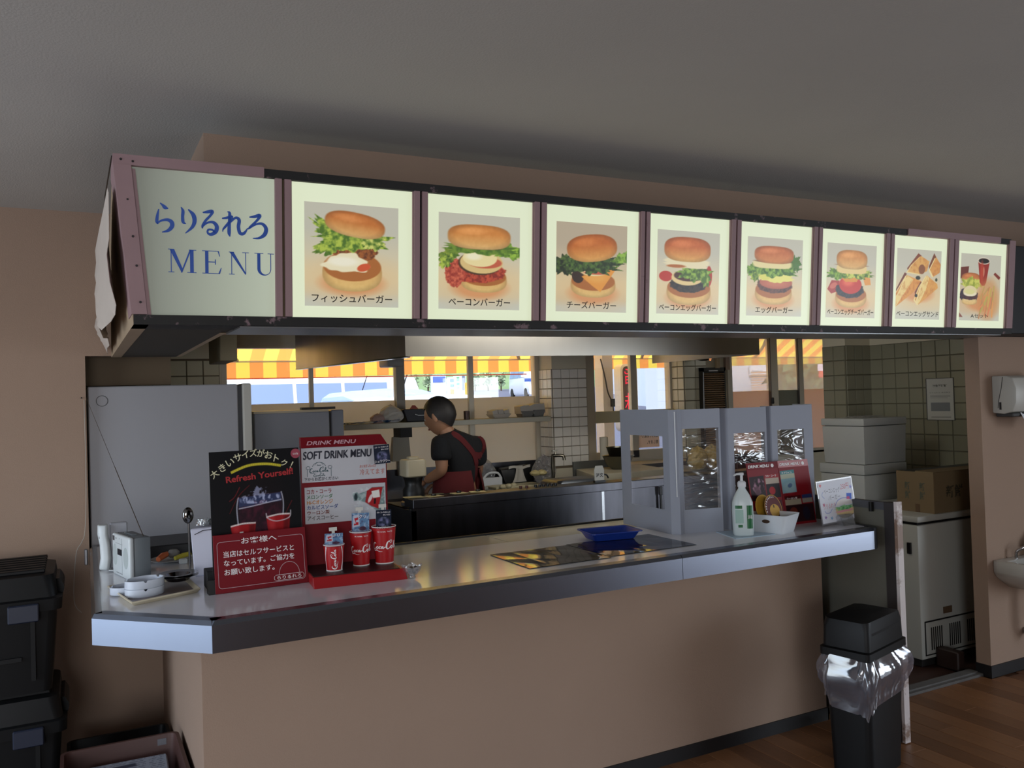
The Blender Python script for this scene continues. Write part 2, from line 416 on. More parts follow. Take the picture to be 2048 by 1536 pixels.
struct(rebase(b.build('trim_threshold', CONC)), 'worn grey threshold strip across the kitchen doorway', 'trim')
# ------------------------------------------------------------------ ceiling and walls
CZ = 2.385
struct(rebase(MB().box((-3.2, -3.2, CZ), (7.4, 4.3, CZ+.1)).build('ceiling', CEIL)), 'mottled off-white papered ceiling')
wl_ = MB(); wl_.box((-3.2, 4.2, 0), (.044, 4.3, CZ)); wl_.box((.044, 4.2, 1.745), (.38, 4.3, CZ)); wl_.box((.044, 4.2, 0), (.45, 4.24, .82))
struct(rebase(wl_.build('wall_left', WALLP)), 'peach papered wall left of the kitchen opening', 'wall')
so = MB(); so.box((.385, 2.86, 1.74), (6.1, 2.94, CZ)); so.box((.385, 2.94, 1.9), (.45, 4.2, CZ))
struct(rebase(so.build('wall_above_sign', WALLP)), 'peach papered bulkhead above the lit signboard', 'wall')
cw = MB(); cw.box((.333, 2.804, 0), (3.0, 2.90, .815)); cw.box((.333, 2.90, 0), (.43, 4.2, .815))
struct(rebase(cw.build('wall_counter', WALLP)), 'peach papered half wall under the serving counter', 'wall')
bb = MB(); bb.box((.327, 2.797, 0), (3.006, 2.804, .055)); bb.box((.326, 2.797, 0), (.333, 4.2, .055)); bb.box((2.9999, 2.797, 0), (3.006, 2.90, .055))
struct(rebase(bb.build('baseboard_counter', SKIRT)), 'black skirting along the foot of the half wall', 'baseboard')
rw = MB(); rw.box((4.12, 2.76, 0), (6.1, 2.84, 1.74))
struct(rebase(rw.build('wall_right', WALLP)), 'peach papered wall right of the doorway behind the washbasin', 'wall')
struct(rebase(MB().box((4.112, 2.753, 0), (6.0, 2.76, .06)).box((4.112, 2.76, 0), (4.12, 2.84, .06)).build('baseboard_right', SKIRT)), 'black skirting at the foot of the right wall', 'baseboard')
tag(rebase(MB().box((4.115, 2.60, 1.742), (5.2, 2.858, 2.185)).build('dark_unlit_board', mat('navy_black_board', (.09, .10, .12), .6), bevel=.004)), 'dark unlit board right of the lit signboard', 'board')
# dining room shell behind the camera, with door openings and one for the back fill light
ws = MB(); ws.box((-3.2, -3.2, 0), (-3.1, .6, CZ)); ws.box((-3.2, 3.4, 0), (-3.1, 4.2, CZ)); ws.box((-3.2, .6, 2.2), (-3.1, 3.4, CZ))
struct(rebase(ws.build('wall_dining_left', WALLP)), 'dining room side wall with wide glass doors', 'wall')
ws = MB(); ws.box((-3.2, -3.2, 0), (6.2, -3.1, .65)); ws.box((-3.2, -3.2, 2.15), (6.2, -3.1, CZ)); ws.box((-3.2, -3.2, .65), (-2.6, -3.1, 2.15)); ws.box((-.4, -3.2, .65), (6.2, -3.1, 2.15))
struct(rebase(ws.build('wall_dining_back', WALLP)), 'dining room back wall with one opening for the added fill light', 'wall')
ws = MB(); ws.box((6.1, .35, 0), (6.2, 2.84, CZ)); ws.box((6.1, -3.1, 0), (6.2, -2.75, CZ)); ws.box((6.1, -2.75, 2.2), (6.2, .35, CZ))
struct(rebase(ws.build('wall_dining_right', WALLP)), 'dining room right wall with glass doors', 'wall')
# ------------------------------------------------------------------ kitchen shell
KY = 5.5; KC = 2.2
struct(rebase(MB().box((.45, 2.94, KC), (7.4, 4.3, KC+.08)).box((0, 4.3, KC), (7.4, 5.6, KC+.08)).build('ceiling_kitchen', CREAM)), 'cream kitchen ceiling', 'ceiling')
kl = MB().box((-.1, 4.3, 0), (0, 5.6, KC)); kl = rebase(kl.build('wall_kitchen_left', CREAM)); struct(kl, 'cream kitchen side wall behind the tall fridge', 'wall')
kr = rebase(MB().box((7.3, 2.84, 0), (7.4, 5.6, KC)).build('wall_kitchen_right', CREAM)); struct(kr, 'cream far right kitchen wall', 'wall')
kb = MB()
kb.box((0, KY, 0), (.81, KY+.1, KC)); kb.box((.81, KY, 0), (3.07, KY+.1, 1.0)); kb.box((.81, KY, 1.885), (3.07, KY+.1, KC))
kb.box((3.07, KY, 0), (3.50, KY+.1, KC)); kb.box((3.50, KY, 0), (4.30, KY+.1, .98)); kb.box((3.50, KY, 1.92), (4.30, KY+.1, KC))
kb.box((4.30, KY, 0), (4.88, KY+.1, KC)); kb.box((4.88, KY, 0), (7.3, KY+.1, .95)); kb.box((4.88, KY, 1.965), (7.3, KY+.1, KC)); kb.box((6.7, KY, .95), (7.3, KY+.1, 1.965))
kb = rebase(kb.build('wall_kitchen_back', CREAM)); struct(kb, 'cream kitchen back wall with the window openings', 'wall')
g = MB().box((0.0, KY-.004, 1.3), (.80, KY, 1.80)).build('grout_bed', GROUT, kb)
tiles(kb, (.80-.096*8, KY-.004, 1.79-.096*4), (1, 0, 0), (0, 0, 1), 8, 4, .096, TILE, skip=lambda i, j: i < 3)
# tiled pier between the window and the glazed door
c1 = rebase(MB().box((3.07, 5.315, 0), (3.36, KY, KC)).build('column_tiled_wide', CREAM)); struct(c1, 'wall pier faced with small white tiles by the tap', 'column')
MB().box((3.068, 5.3135, .98), (3.361, 5.5, 1.70)).build('grout_bed', GROUT, c1)
tz = 1.70
tiles(c1, (3.0705, 5.3135, tz-.0705*10), (1, 0, 0), (0, 0, 1), 4, 10, .0705, TILEW, wd=.0722, gap=.0016)
tiles(c1, (3.068, 5.5, tz-.0705*10), (0, -1, 0), (0, 0, 1), 3, 10, .0705, TILEW, wd=.0615, gap=.0016)
c2 = rebase(MB().box((4.30, 5.35, 0), (4.52, KY, KC)).build('column_tiled_narrow', CREAM)); struct(c2, 'wall pier with dark-shaded tiles beside the louvred panel', 'column')
MB().box((4.298, 5.348, .9), (4.521, 5.5, 1.80)).build('grout_bed', GROUT, c2)
tiles(c2, (4.3, 5.348, 1.80-.0915*9), (1, 0, 0), (0, 0, 1), 2, 9, .0915, TILE, wd=.11)
tiles(c2, (4.298, 5.5, 1.80-.0915*9), (0, -1, 0), (0, 0, 1), 2, 9, .0915, TILE, wd=.076)
# right corner: column and tiled side wall by the doorway
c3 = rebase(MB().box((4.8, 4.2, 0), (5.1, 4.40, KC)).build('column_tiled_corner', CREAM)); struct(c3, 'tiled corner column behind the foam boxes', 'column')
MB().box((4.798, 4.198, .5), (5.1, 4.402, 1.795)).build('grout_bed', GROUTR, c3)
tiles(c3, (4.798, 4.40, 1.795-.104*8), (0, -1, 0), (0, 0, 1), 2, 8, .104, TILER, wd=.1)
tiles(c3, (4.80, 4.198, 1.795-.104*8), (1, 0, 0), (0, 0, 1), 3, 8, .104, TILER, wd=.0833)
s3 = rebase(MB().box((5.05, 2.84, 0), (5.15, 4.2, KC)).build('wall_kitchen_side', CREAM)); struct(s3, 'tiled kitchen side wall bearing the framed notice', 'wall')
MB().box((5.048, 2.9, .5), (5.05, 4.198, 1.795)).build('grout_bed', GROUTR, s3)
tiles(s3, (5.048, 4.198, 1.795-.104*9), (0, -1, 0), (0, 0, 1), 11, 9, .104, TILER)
struct(rebase(MB().box((.0, 4.36, 1.615), (.412, 4.46, KC)).box((0., 4.3, KC-.1), (.2, 4.5, KC)).build('beam_kitchen', mat('brown_beam', (.36, .30, .22), .7))), 'brown hanging panel above the tall fridge', 'beam')
struct(rebase(MB().box((.66, 4.5, 1.735), (.745, 4.9, 2.2)).build('trim_box_cream', mat('grubby_cream', (.50, .46, .36), .7, var=.2, vscale=9), bevel=.004)), 'small boxed-in drop beside the striped awning view', 'trim')
# ------------------------------------------------------------------ windows
FROST = translucent('cream_film_panel', (.84, .83, .79), .5)
FROSTP = translucent('pinkish_film_panel', (.90, .83, .78), .5)
FROSTG = mat('grey_green_panel', (.50, .50, .44), .7)
def bars(parent, lst, m, name):
    for a, c in lst: MB().box(a, c).build(name, m, parent, bevel=.002)
w1 = thing('window_1', 'four-pane sliding window with cream film below and striped awning outside', 'window', (1.94, KY+.04, 1.0)); w1.o['kind'] = 'structure'
xs = [.82, 1.375, 1.965, 2.51, 3.06]
bars(w1, [((.81, KY+.005, 1.0), (.845, KY+.07, 1.885)), ((3.035, KY+.005, 1.0), (3.07, KY+.07, 1.885)), ((.81, KY, 1.865), (3.07, KY+.07, 1.885)), ((.81, KY, .98), (3.07, KY+.08, 1.02))], ALU, 'frame_bar')
bars(w1, [((1.357, KY, 1.02), (1.385, KY+.03, 1.865)), ((1.943, KY-.02, 1.02), (2.0, KY+.04, 1.865)), ((2.492, KY, 1.02), (2.532, KY+.03, 1.865))], ALU, 'mullion')
for i in range(4):
    MB().box((xs[i], KY+.032, 1.51), (xs[i+1], KY+.036, 1.865)).build('pane', GLASS, w1)
    MB().box((xs[i], KY+.03, 1.02), (xs[i+1], KY+.036, 1.51)).build('film_panel', FROST, w1)
MB().box((.86, KY-.012, 1.885), (1.9, KY, 1.90)).build('curtain_rail', ALU, w1)
w2 = thing('door_1', 'glazed kitchen door with a cream crossbar and neon sign outside', 'door', (3.9, KY+.04, .98)); w2.o['kind'] = 'structure'
bars(w2, [((3.36, 5.40, .9), (3.42, 5.5, 1.95)), ((3.44, 5.47, .95), (3.535, 5.56, 1.92))], ALU, 'frame_post')
bars(w2, [((3.42, 5.44, .9), (3.445, 5.52, 1.95))], ALUD, 'frame_gap')
bars(w2, [((3.893, KY, 1.0), (3.952, KY+.04, 1.92)), ((4.275, KY, 1.0), (4.30, KY+.04, 1.92)), ((3.535, KY, 1.90), (4.3, KY+.04, 1.92)), ((3.535, KY, .98), (4.3, KY+.05, 1.06))], ALU, 'mullion')
MB().box((3.50, KY-.02, 1.285), (4.3, KY+.005, 1.375)).build('crossbar', mat('cream_bar', (.80, .78, .66), .5), w2, bevel=.003)
for a, c in ((3.535, 3.893), (3.952, 4.275)):
    MB().box((a, KY+.02, 1.06), (c, KY+.024, 1.90)).build('pane', GLASS, w2)
w3 = thing('window_3', 'hazy right-hand window with pinkish film below', 'window', (5.8, KY+.04, .95)); w3.o['kind'] = 'structure'
HAZE = glassy('hazy_glass', (.97, .98, .98), .04, haze=.34, hazecol=(.93, .93, .93))
bars(w3, [((4.865, KY-.02, .95), (4.915, KY+.06, 1.965)), ((5.36, KY-.01, .95), (5.44, KY+.05, 1.965)), ((5.70, KY, .95), (5.755, KY+.04, 1.965)), ((4.9, KY, 1.945), (6.7, KY+.05, 1.965)), ((4.9, KY, .93), (6.7, KY+.06, .97))], ALU, 'mullion')
bars(w3, [((5.352, KY-.012, .95), (5.36, KY+.02, 1.965)), ((5.69, KY-.002, .95), (5.70, KY+.02, 1.965))], ALUD, 'seal_strip')
for a, c, mm in ((4.915, 5.36, FROSTP), (5.44, 5.70, FROSTG), (5.755, 6.7, FROSTP)):
    MB().box((a, KY+.02, 1.495), (c, KY+.024, 1.945)).build('pane', HAZE, w3)
    MB().box((a, KY+.02, .97), (c, KY+.026, 1.495)).build('film_panel', mm, w3)
MB().lathe([(.012, 0), (.016, .01), (.014, .05), (.009, .055)], 10, c=(5.345, KY-.03, 1.38)).build('latch', BLACK, w3, smooth_=True)
# ------------------------------------------------------------------ lit signboard
PINK = mat('mauve_trim', (.60, .49, .50), .6, var=.08, vscale=8, dirt=(.40, .33, .33), dscale=9, dth=.68)
TAPE = mat('black_peeled_strip', (.085, .085, .08), .65, var=.4, vscale=14, dirt=(.46, .38, .40), dscale=16, dth=.60)
BEIGE = mat('beige_end_board', (.66, .58, .48), .8, var=.1, vscale=5)
DUCT = mat('brown_edge_tape', (.38, .33, .24), .7, var=.2, vscale=9)
sg = thing('menu_signboard', 'long backlit menu signboard with nine panels above the counter', 'signboard', (2.1, 2.74, 1.738))
zb, zt = 1.738, 2.2
MB().box((.16, 2.72, zb+.004), (4.09, 2.858, zt-.004)).build('housing', mat('sign_housing', (.25, .22, .18), .8), sg)
MB().box((.44, 2.60, zb-.004), (4.06, 2.86, zb+.003)).build('bottom_plate', STEELS, sg)
MB().hexa([(.15, 2.58, zb), (.19, 2.58, zb), (.19, 4.2, zb), (.15, 4.2, zb), (.105, 2.54, zt), (.15, 2.54, zt), (.19, 4.2, zt), (.15, 4.2, zt)]).build('end_board', BEIGE, sg)
MB().box((.19, 2.60, zb+.001), (.42, 4.2, zb+.012)).build('soffit_board', mat('brown_soffit', (.22, .20, .16), .8), sg)
MB().hexa([(.42, 2.86, zb+.001), (.44, 2.86, zb+.001), (.44, 4.2, zb+.001), (.42, 4.2, zb+.001), (.42, 2.86, zt), (.44, 2.86, zt), (.44, 4.2, zt), (.42, 4.2, zt)]).build('inner_board', BEIGE, sg)
def yf(z, o=0): return 2.58-.04*(z-zb)/(zt-zb)-o
def face_box(x0, x1, z0, z1, o0, o1, tl=0, bl=0):
    """slab lying on the slightly forward-leaning sign face"""
    return MB().hexa([(x0+bl, yf(z0, o1), z0), (x1, yf(z0, o1), z0), (x1, yf(z0, o0), z0), (x0+bl, yf(z0, o0), z0),
                      (x0+tl, yf(z1, o1), z1), (x1, yf(z1, o1), z1), (x1, yf(z1, o0), z1), (x0+tl, yf(z1, o0), z1)])
face_box(.105, .508, 2.172, zt, -.14, .012).build('top_trim', PINK, sg)
face_box(.508, 3.32, 2.172, zt-.002, -.14, .006).build('top_trim', TAPE, sg)
face_box(3.32, 3.98, 2.172, zt, -.14, .012).build('top_trim', PINK, sg)
face_box(3.98, 4.07, 2.172, zt-.003, -.14, .006).build('top_trim', TAPE, sg)
face_box(.15, 4.10, zb, 1.765, -.14, .008).build('bottom_trim', TAPE, sg)
MB().hexa([(.145, yf(zb, .012), 1.766), (.185, yf(zb, .012), 1.766), (.185, 2.72, 1.766), (.145, 2.72, 1.766), (.105, yf(zt, .012), 2.172), (.150, yf(zt, .012), 2.172), (.150, 2.70, 2.172), (.105, 2.70, 2.172)]).build('end_trim', PINK, sg)
PX = [(.19, .542), (.585, .980), (1.022, 1.420), (1.464, 1.868), (1.905, 2.302), (2.346, 2.748), (2.791, 3.187), (3.232, 3.612), (3.672, 4.055)]
for i in range(8):
    a, c = PX[i][1], PX[i+1][0]; m_ = (a+c)/2
    face_box(a-.002, m_-.004, 1.766, 2.172, -.14, .010).build('divider', PINK, sg)
    face_box(m_-.004, m_+.004, 1.766, 2.172, -.14, .002).build('divider_gap', DUCT if i in (0, 4) else BLACK, sg)
    face_box(m_+.004, c+.002, 1.766, 2.172, -.14, .010).build('divider', PINK, sg)
face_box(4.055, 4.10, 1.766, 2.19, -.14, .010).build('divider', PINK, sg)
def lamp_panel(name, col, s, grad):
    """backlit sheet: brighter where the tubes run close behind it"""
    m = mat(name, col, .35, emit=s); return m
LP0 = mat('panel_backlit_dim', (.70, .74, .65), .35, emit=.50)
LP = mat('panel_backlit', (.88, .92, .78), .35, emit=.80)
def lamp_grad(m, s0, s1, axis_lo, axis_hi):
    nt = m.node_tree; n = nt.nodes; L = nt.links; b_ = n['Principled BSDF']
    tc = n.new('ShaderNodeTexCoord'); sp = n.new('ShaderNodeSeparateXYZ'); L.new(tc.outputs['Object'], sp.inputs[0])
    mr = n.new('ShaderNodeMapRange'); mr.inputs[1].default_value = axis_lo; mr.inputs[2].default_value = axis_hi
    mr.inputs[3].default_value = s0; mr.inputs[4].default_value = s1; L.new(sp.outputs[0], mr.inputs[0]); L.new(mr.outputs[0], b_.inputs['Emission Strength'])
    b_.inputs['Base Color'].default_value = (.25, .26, .24, 1)
lamp_grad(LP0, .15, .74, .17-2.1, .545-2.1)
LP.node_tree.nodes['Principled BSDF'].inputs['Base Color'].default_value = (.3, .3, .28, 1)
PRNE = printed('backlit_print', emit=.74, rough=.3)
BLUEI = mat('blue_sign_ink', (.12, .24, .50), .5, emit=.45)
INK = mat('black_sign_ink', (.05, .05, .05), .5)
def face_frame(x, z): return F((x, yf(z, .0), z), (1, 0, 0), (0, -.04, zt-zb))
panels = []
b = MB().hexa([(.186, yf(1.765, -.004), 1.765), (.545, yf(1.765, -.004), 1.765), (.545, yf(1.765, -.008), 1.765), (.186, yf(1.765, -.008), 1.765),
               (.148, yf(2.172, -.004), 2.172), (.545, yf(2.172, -.004), 2.172), (.545, yf(2.172, -.008), 2.172), (.148, yf(2.172, -.008), 2.172)])
p0 = b.build('menu_panel', LP0, sg, label='dim white panel with blue brush lettering')
# inner mauve bead of the first panel
MB().hexa([(.184, yf(1.765, .004), 1.765), (.196, yf(1.765, .004), 1.765), (.196, yf(1.765, -.004), 1.765), (.184, yf(1.765, -.004), 1.765),
           (.149, yf(2.165, .004), 2.165), (.161, yf(2.165, .004), 2.165), (.161, yf(2.165, -.004), 2.165), (.149, yf(2.165, -.004), 2.165)]).build('panel_bead', PINK, sg)
# brush-written shop name and serif MENU, drawn stroke by stroke (millimetres, y down)
KANA = [
 [(16, -8, 2), (22, -3, 5), (27, 2, 7.5), (33, 4, 3)], [(12, 8, 2), (9, 22, 5), (7, 38, 6), (9, 44, 3)], [(8, 43, 3), (18, 36, 4), (32, 33, 6), (42, 38, 8), (43, 49, 8), (34, 60, 6), (20, 65, 2)],
 [(66, -1, 2), (70, 8, 6), (69, 22, 6), (70, 36, 6), (76, 40, 2)], [(84, 4, 3), (95, 16, 8), (98, 32, 8), (92, 48, 6), (76, 64, 2)],
 [(120, 8, 3), (130, 6, 6), (142, 4, 7), (138, 14, 5), (126, 28, 5), (118, 42, 5), (117, 48, 3)], [(118, 44, 3), (130, 34, 4), (144, 32, 6), (153, 42, 8), (150, 56, 8), (138, 64, 6), (130, 60, 4), (132, 52, 4), (142, 52, 4), (148, 58, 4)],
 [(181, 2, 2), (186, 6, 6), (185, 30, 6), (184, 56, 7), (186, 66, 2)], [(168, 20, 3), (178, 18, 5), (192, 14, 5), (184, 28, 4), (170, 46, 3), (168, 54, 2)], [(170, 48, 3), (190, 26, 4), (202, 16, 5), (210, 22, 7), (208, 40, 7), (212, 56, 7), (222, 56, 6), (232, 42, 2)],
 [(238, 12, 3), (250, 10, 6), (264, 6, 7), (256, 20, 5), (238, 38, 4), (234, 44, 2)], [(236, 42, 3), (254, 30, 4), (270, 28, 6), (280, 40, 8), (276, 56, 8), (262, 66, 5), (246, 68, 2)]]
KANA = [[(x, y, w*1.3) for x, y, w in st] for st in KANA]
strokes('lettering', KANA, face_frame(.0, 1.765), BLUEI, p0, sc=.0011, ox=.207, oy=.305, lift=-.003)
def serif(parent, x, z, h):
    """M E N U in a bracket-serif roman"""
    b = MB(face_frame(0, 1.765)); L0 = -.003
    def q(*P): b.add([(x+px*h, z+py*h, L0) for px, py in P], [tuple(range(len(P)))])
    def r(x0, y0, x1, y1): q((x0, y0), (x1, y0), (x1, y1), (x0, y1))
    def ser(x0, x1, y): r(x0, y, x1, y+.03)
    # M
    r(.10, .03, .135, .97); r(.88, .03, 1.03, .97); q((.05, 1), (.24, 1), (.60, .12), (.53, 0)); q((.50, 0), (.56, 0), (.93, .97), (.87, 1))
    ser(.0, .24, 0); ser(.76, 1.14, 0); ser(.0, .24, .97); ser(.84, 1.14, .97)
    # E
    r(1.50, .03, 1.64, .97); ser(1.38, 2.12, 0); ser(1.38, 2.08, .97); q((2.04, 0), (2.12, 0), (2.19, .27), (2.16, .27)); q((2.02, 1), (2.08, 1), (2.13, .76), (2.10, .76)); r(1.64, .49, 1.93, .53); r(1.91, .40, 1.95, .63)
    # N
    r(2.60, .03, 2.635, .97); r(3.20, .03, 3.235, .97); q((2.52, 1), (2.70, 1), (3.235, .06), (3.20, 0)); ser(2.50, 2.74, 0); ser(2.50, 2.72, .97); ser(3.07, 3.36, .97)
    # U
    r(3.72, .30, 3.86, .97); ser(3.60, 3.99, .97); r(4.30, .30, 4.335, .97); ser(4.18, 4.46, .97)
    n = 12
    for i in range(n):
        a0 = math.pi+math.pi*i/n; a1 = math.pi+math.pi*(i+1)/n
        q((4.0275+.3075*math.cos(a0), .30+.30*math.sin(a0)), (4.0275+.3075*math.cos(a1), .30+.30*math.sin(a1)), (4.08+.22*math.cos(a1), .30+.25*math.sin(a1)), (4.08+.22*math.cos(a0), .30+.25*math.sin(a0)))
    return b.build('lettering', BLUEI, parent)
serif(p0, .243, .122, .066)
# --- painted food pictures
def bunc(cv, cx, cy, rx, ry, base=(.85, .55, .27), lo=(.93, .76, .48), tilt=0, hi=.10, p=2.4, seed=3):
    m, u, v = cv.em(cx, cy, rx, ry, rot=tilt, p=p)
    t = np.clip((v+.3)/1.3, 0, 1)[..., None]; c = np.array(base)*(1-t)+np.array(lo)*t
    c = c+(cv.noise(30, seed)-.5)[..., None]*.06+np.clip(1-((u+.25)**2*3+(v+.45)**2*8), 0, 1)[..., None]*hi
    e = np.clip((np.sqrt(u*u+v*v)-.75)*2, 0, 1)[..., None]; c = c*(1-.30*e)
    cv.mix(m, c)
def leaf(cv, cx, cy, rx, ry, seed, c1=(.72, .80, .30), c2=(.30, .45, .12), wob=.16, rot=0, fr=11):
    m, u, v = cv.em(cx, cy, rx, ry, wob=wob, freq=fr, seed=seed, rot=rot)
    n = cv.noise(26, seed, 4); t = np.clip((n-.34)*3.0, 0, 1)[..., None]
    cv.mix(m, np.array(c2)*(1-t)+np.array(c1)*t)
def patty(cv, cx, cy, rx, ry, seed, c1=(.45, .24, .10), c2=(.22, .12, .07), **k):
    m, u, v = cv.em(cx, cy, rx, ry, wob=.03, freq=14, seed=seed, **k); n = cv.noise(50, seed, 3); t = np.clip((n-.3)*2.5, 0, 1)[..., None]
    cv.mix(m, np.array(c2)*(1-t)+np.array(c1)*t)
def base_pic(cx=.5, cy=.7, warm=(.95, .87, .68), top=(.80, .79, .72)):
    cv = Cv(150, 158, top); cv.ks = 1.0; t = np.clip((cv.Y-.25)/.5, 0, 1)*np.clip(1.15-cv.Y, 0, .5)*2
    cv.mix(t*.9, warm); cv.mix(np.clip((cv.Y-.86)*12, 0, 1)*.8, (.82, .83, .77))
    m, u, v = cv.em(cx, cy, .5, .22, soft=.9); cv.mix(m*.35, (.93, .72, .46)); m, u, v = cv.em(cx, cy+.03, .33, .12, soft=.5); cv.mix(m*.6, (.88, .52, .28)); cv.ks = 1.24; return cv
def bottom_bun(cv, cx, cy, rx, ry, rim=(.93, .78, .48), inner=(.70, .42, .18)):
    bunc(cv, cx, cy+ry*.35, rx, ry, (.90, .70, .42), rim, hi=.04); m = cv.ell(cx, cy-ry*.1, rx*.97, ry*.8, inner)
def pic_fish():
    cv = base_pic(.5, .74); bottom_bun(cv, .5, .62, .30, .145); patty(cv, .52, .45, .235, .085, 5, (.66, .38, .16), (.40, .20, .08))
    cv.ell(.44, .575, .225, .075, (.97, .93, .78), wob=.12, freq=5, seed=4); cv.ell(.62, .61, .07, .03, (.85, .35, .18), rot=-.3); cv.ell(.40, .56, .15, .035, (1, .98, .88), soft=.6)
    leaf(cv, .30, .28, .22, .07, 9, rot=.5); leaf(cv, .30, .40, .19, .065, 12, rot=-.35); leaf(cv, .52, .335, .34, .085, 3); leaf(cv, .72, .36, .12, .06, 6, c1=(.85, .87, .45))
    bunc(cv, .53, .195, .305, .098, (.80, .47, .20), tilt=.14); return cv
def pic_bacon():
    cv = base_pic(.5, .74); bottom_bun(cv, .55, .66, .27, .10); patty(cv, .46, .60, .34, .095, 3, (.80, .32, .20), (.55, .16, .10)); cv.poly([(.1, .5), (.3, .52), (.33, .66), (.22, .78), (.14, .70), (.09, .62)], (.74, .28, .20)); patty(cv, .19, .62, .11, .12, 8, (.86, .42, .30), (.62, .20, .14))
    cv.ell(.5, .51, .25, .10, (.30, .20, .10)); cv.ell(.52, .50, .25, .095, (.90, .78, .52)); cv.ell(.56, .50, .20, .05, (.80, .38, .26)); cv.ell(.50, .455, .20, .075, (.97, .90, .66)); cv.ell(.42, .44, .09, .03, (1, .97, .82), soft=.7)
    leaf(cv, .14, .42, .16, .05, 8, c1=(.55, .62, .22), rot=-.45); leaf(cv, .86, .37, .2, .06, 4, c1=(.62, .78, .26), rot=.1); leaf(cv, .5, .36, .42, .045, 15, c1=(.45, .58, .18)); leaf(cv, .09, .50, .09, .05, 2, c2=(.25, .38, .10), rot=-.7)
    cv.ell(.5, .345, .25, .016, (.14, .10, .04)); bunc(cv, .495, .235, .365, .105, (.86, .55, .25), p=2.8); return cv
def pic_cheese():
    cv = base_pic(.52, .76, top=(.76, .70, .60)); bottom_bun(cv, .52, .66, .30, .11); cv.ell(.3, .60, .08, .06, (.20, .12, .06), rot=.6); cv.poly([(.35, .60), (.86, .48), (.62, .77), (.5, .70)], (.93, .62, .24)); cv.ell(.56, .60, .14, .05, (.95, .68, .32), soft=.8)
    cv.ell(.52, .54, .18, .04, (.95, .90, .68)); cv.ell(.55, .555, .16, .015, (.80, .35, .25)); leaf(cv, .12, .48, .17, .085, 8, c1=(.32, .42, .18), c2=(.10, .16, .07)); leaf(cv, .92, .38, .15, .05, 4, c1=(.60, .76, .28), rot=-.5); leaf(cv, .50, .46, .36, .085, 3, c1=(.34, .47, .19), c2=(.12, .20, .08), fr=17)
    bunc(cv, .50, .275, .335, .125, (.78, .42, .15), (.93, .70, .38), tilt=-.1); return cv
def pic_begg():
    cv = base_pic(.5, .78); cv.ell(.14, .55, .10, .05, (.76, .20, .14)); cv.ell(.83, .53, .05, .10, (.72, .18, .13)); bottom_bun(cv, .51, .69, .335, .125); patty(cv, .50, .635, .28, .085, 3, (.24, .17, .12), (.08, .06, .05)); cv.ell(.48, .56, .24, .075, (.93, .82, .58)); cv.ell(.5, .535, .22, .055, (.30, .15, .10))
    leaf(cv, .60, .50, .24, .075, 3, c1=(.60, .75, .28), c2=(.25, .38, .12)); leaf(cv, .78, .56, .07, .08, 5, c1=(.66, .78, .35)); cv.ell(.47, .385, .335, .05, (.95, .90, .74), wob=.05, seed=2, p=3.5); cv.ell(.30, .425, .14, .016, (.72, .42, .20)); bunc(cv, .48, .22, .35, .12, (.80, .42, .20), (.93, .72, .40), p=2.8); return cv
def pic_egg():
    cv = base_pic(.48, .76); bottom_bun(cv, .48, .67, .315, .115); patty(cv, .50, .60, .30, .085, 4, (.45, .25, .18), (.26, .16, .12)); cv.ell(.52, .565, .28, .07, (.72, .38, .28)); cv.ell(.52, .575, .21, .04, (.80, .46, .34), soft=.8); cv.ell(.53, .505, .29, .05, (.95, .92, .50), wob=.09, seed=8); cv.ell(.32, .49, .1, .04, (.90, .88, .42))
    leaf(cv, .1, .42, .1, .06, 9, c1=(.50, .68, .22)); leaf(cv, .86, .32, .09, .09, 4, c1=(.28, .48, .18), rot=.7); leaf(cv, .47, .405, .42, .07, 3, c1=(.58, .73, .28), c2=(.22, .40, .10)); leaf(cv, .14, .50, .07, .05, 14); cv.ell(.45, .335, .33, .045, (.94, .88, .64), p=3.5); cv.ell(.46, .30, .3, .014, (.30, .12, .06)); bunc(cv, .48, .215, .335, .09, (.80, .45, .24), (.86, .56, .30), p=3); return cv
def pic_bec():
    cv = base_pic(.5, .78); cv.poly([(.1, .5), (.26, .50), (.24, .64), (.1, .68), (.02, .62)], (.68, .20, .16)); cv.ell(.14, .57, .07, .03, (.82, .42, .34), rot=-.4); bottom_bun(cv, .50, .69, .30, .11); patty(cv, .47, .62, .27, .09, 4, (.22, .20, .22), (.08, .08, .10)); cv.ell(.48, .55, .215, .10, (.80, .17, .10)); cv.ell(.43, .52, .10, .04, (.93, .40, .28), soft=.9); cv.ell(.48, .46, .17, .045, (.90, .60, .20), wob=.08)
    cv.poly([(.72, .42), (.88, .45), (.90, .54), (.78, .55)], (.92, .62, .26)); leaf(cv, .22, .41, .20, .06, 3, c1=(.58, .74, .25)); leaf(cv, .62, .40, .28, .055, 8, c1=(.82, .85, .38)); cv.ell(.50, .335, .29, .055, (.94, .83, .56), p=3.5); cv.ell(.5, .285, .285, .012, (.55, .28, .10)); bunc(cv, .50, .21, .295, .105, (.86, .58, .30), p=2.8); return cv
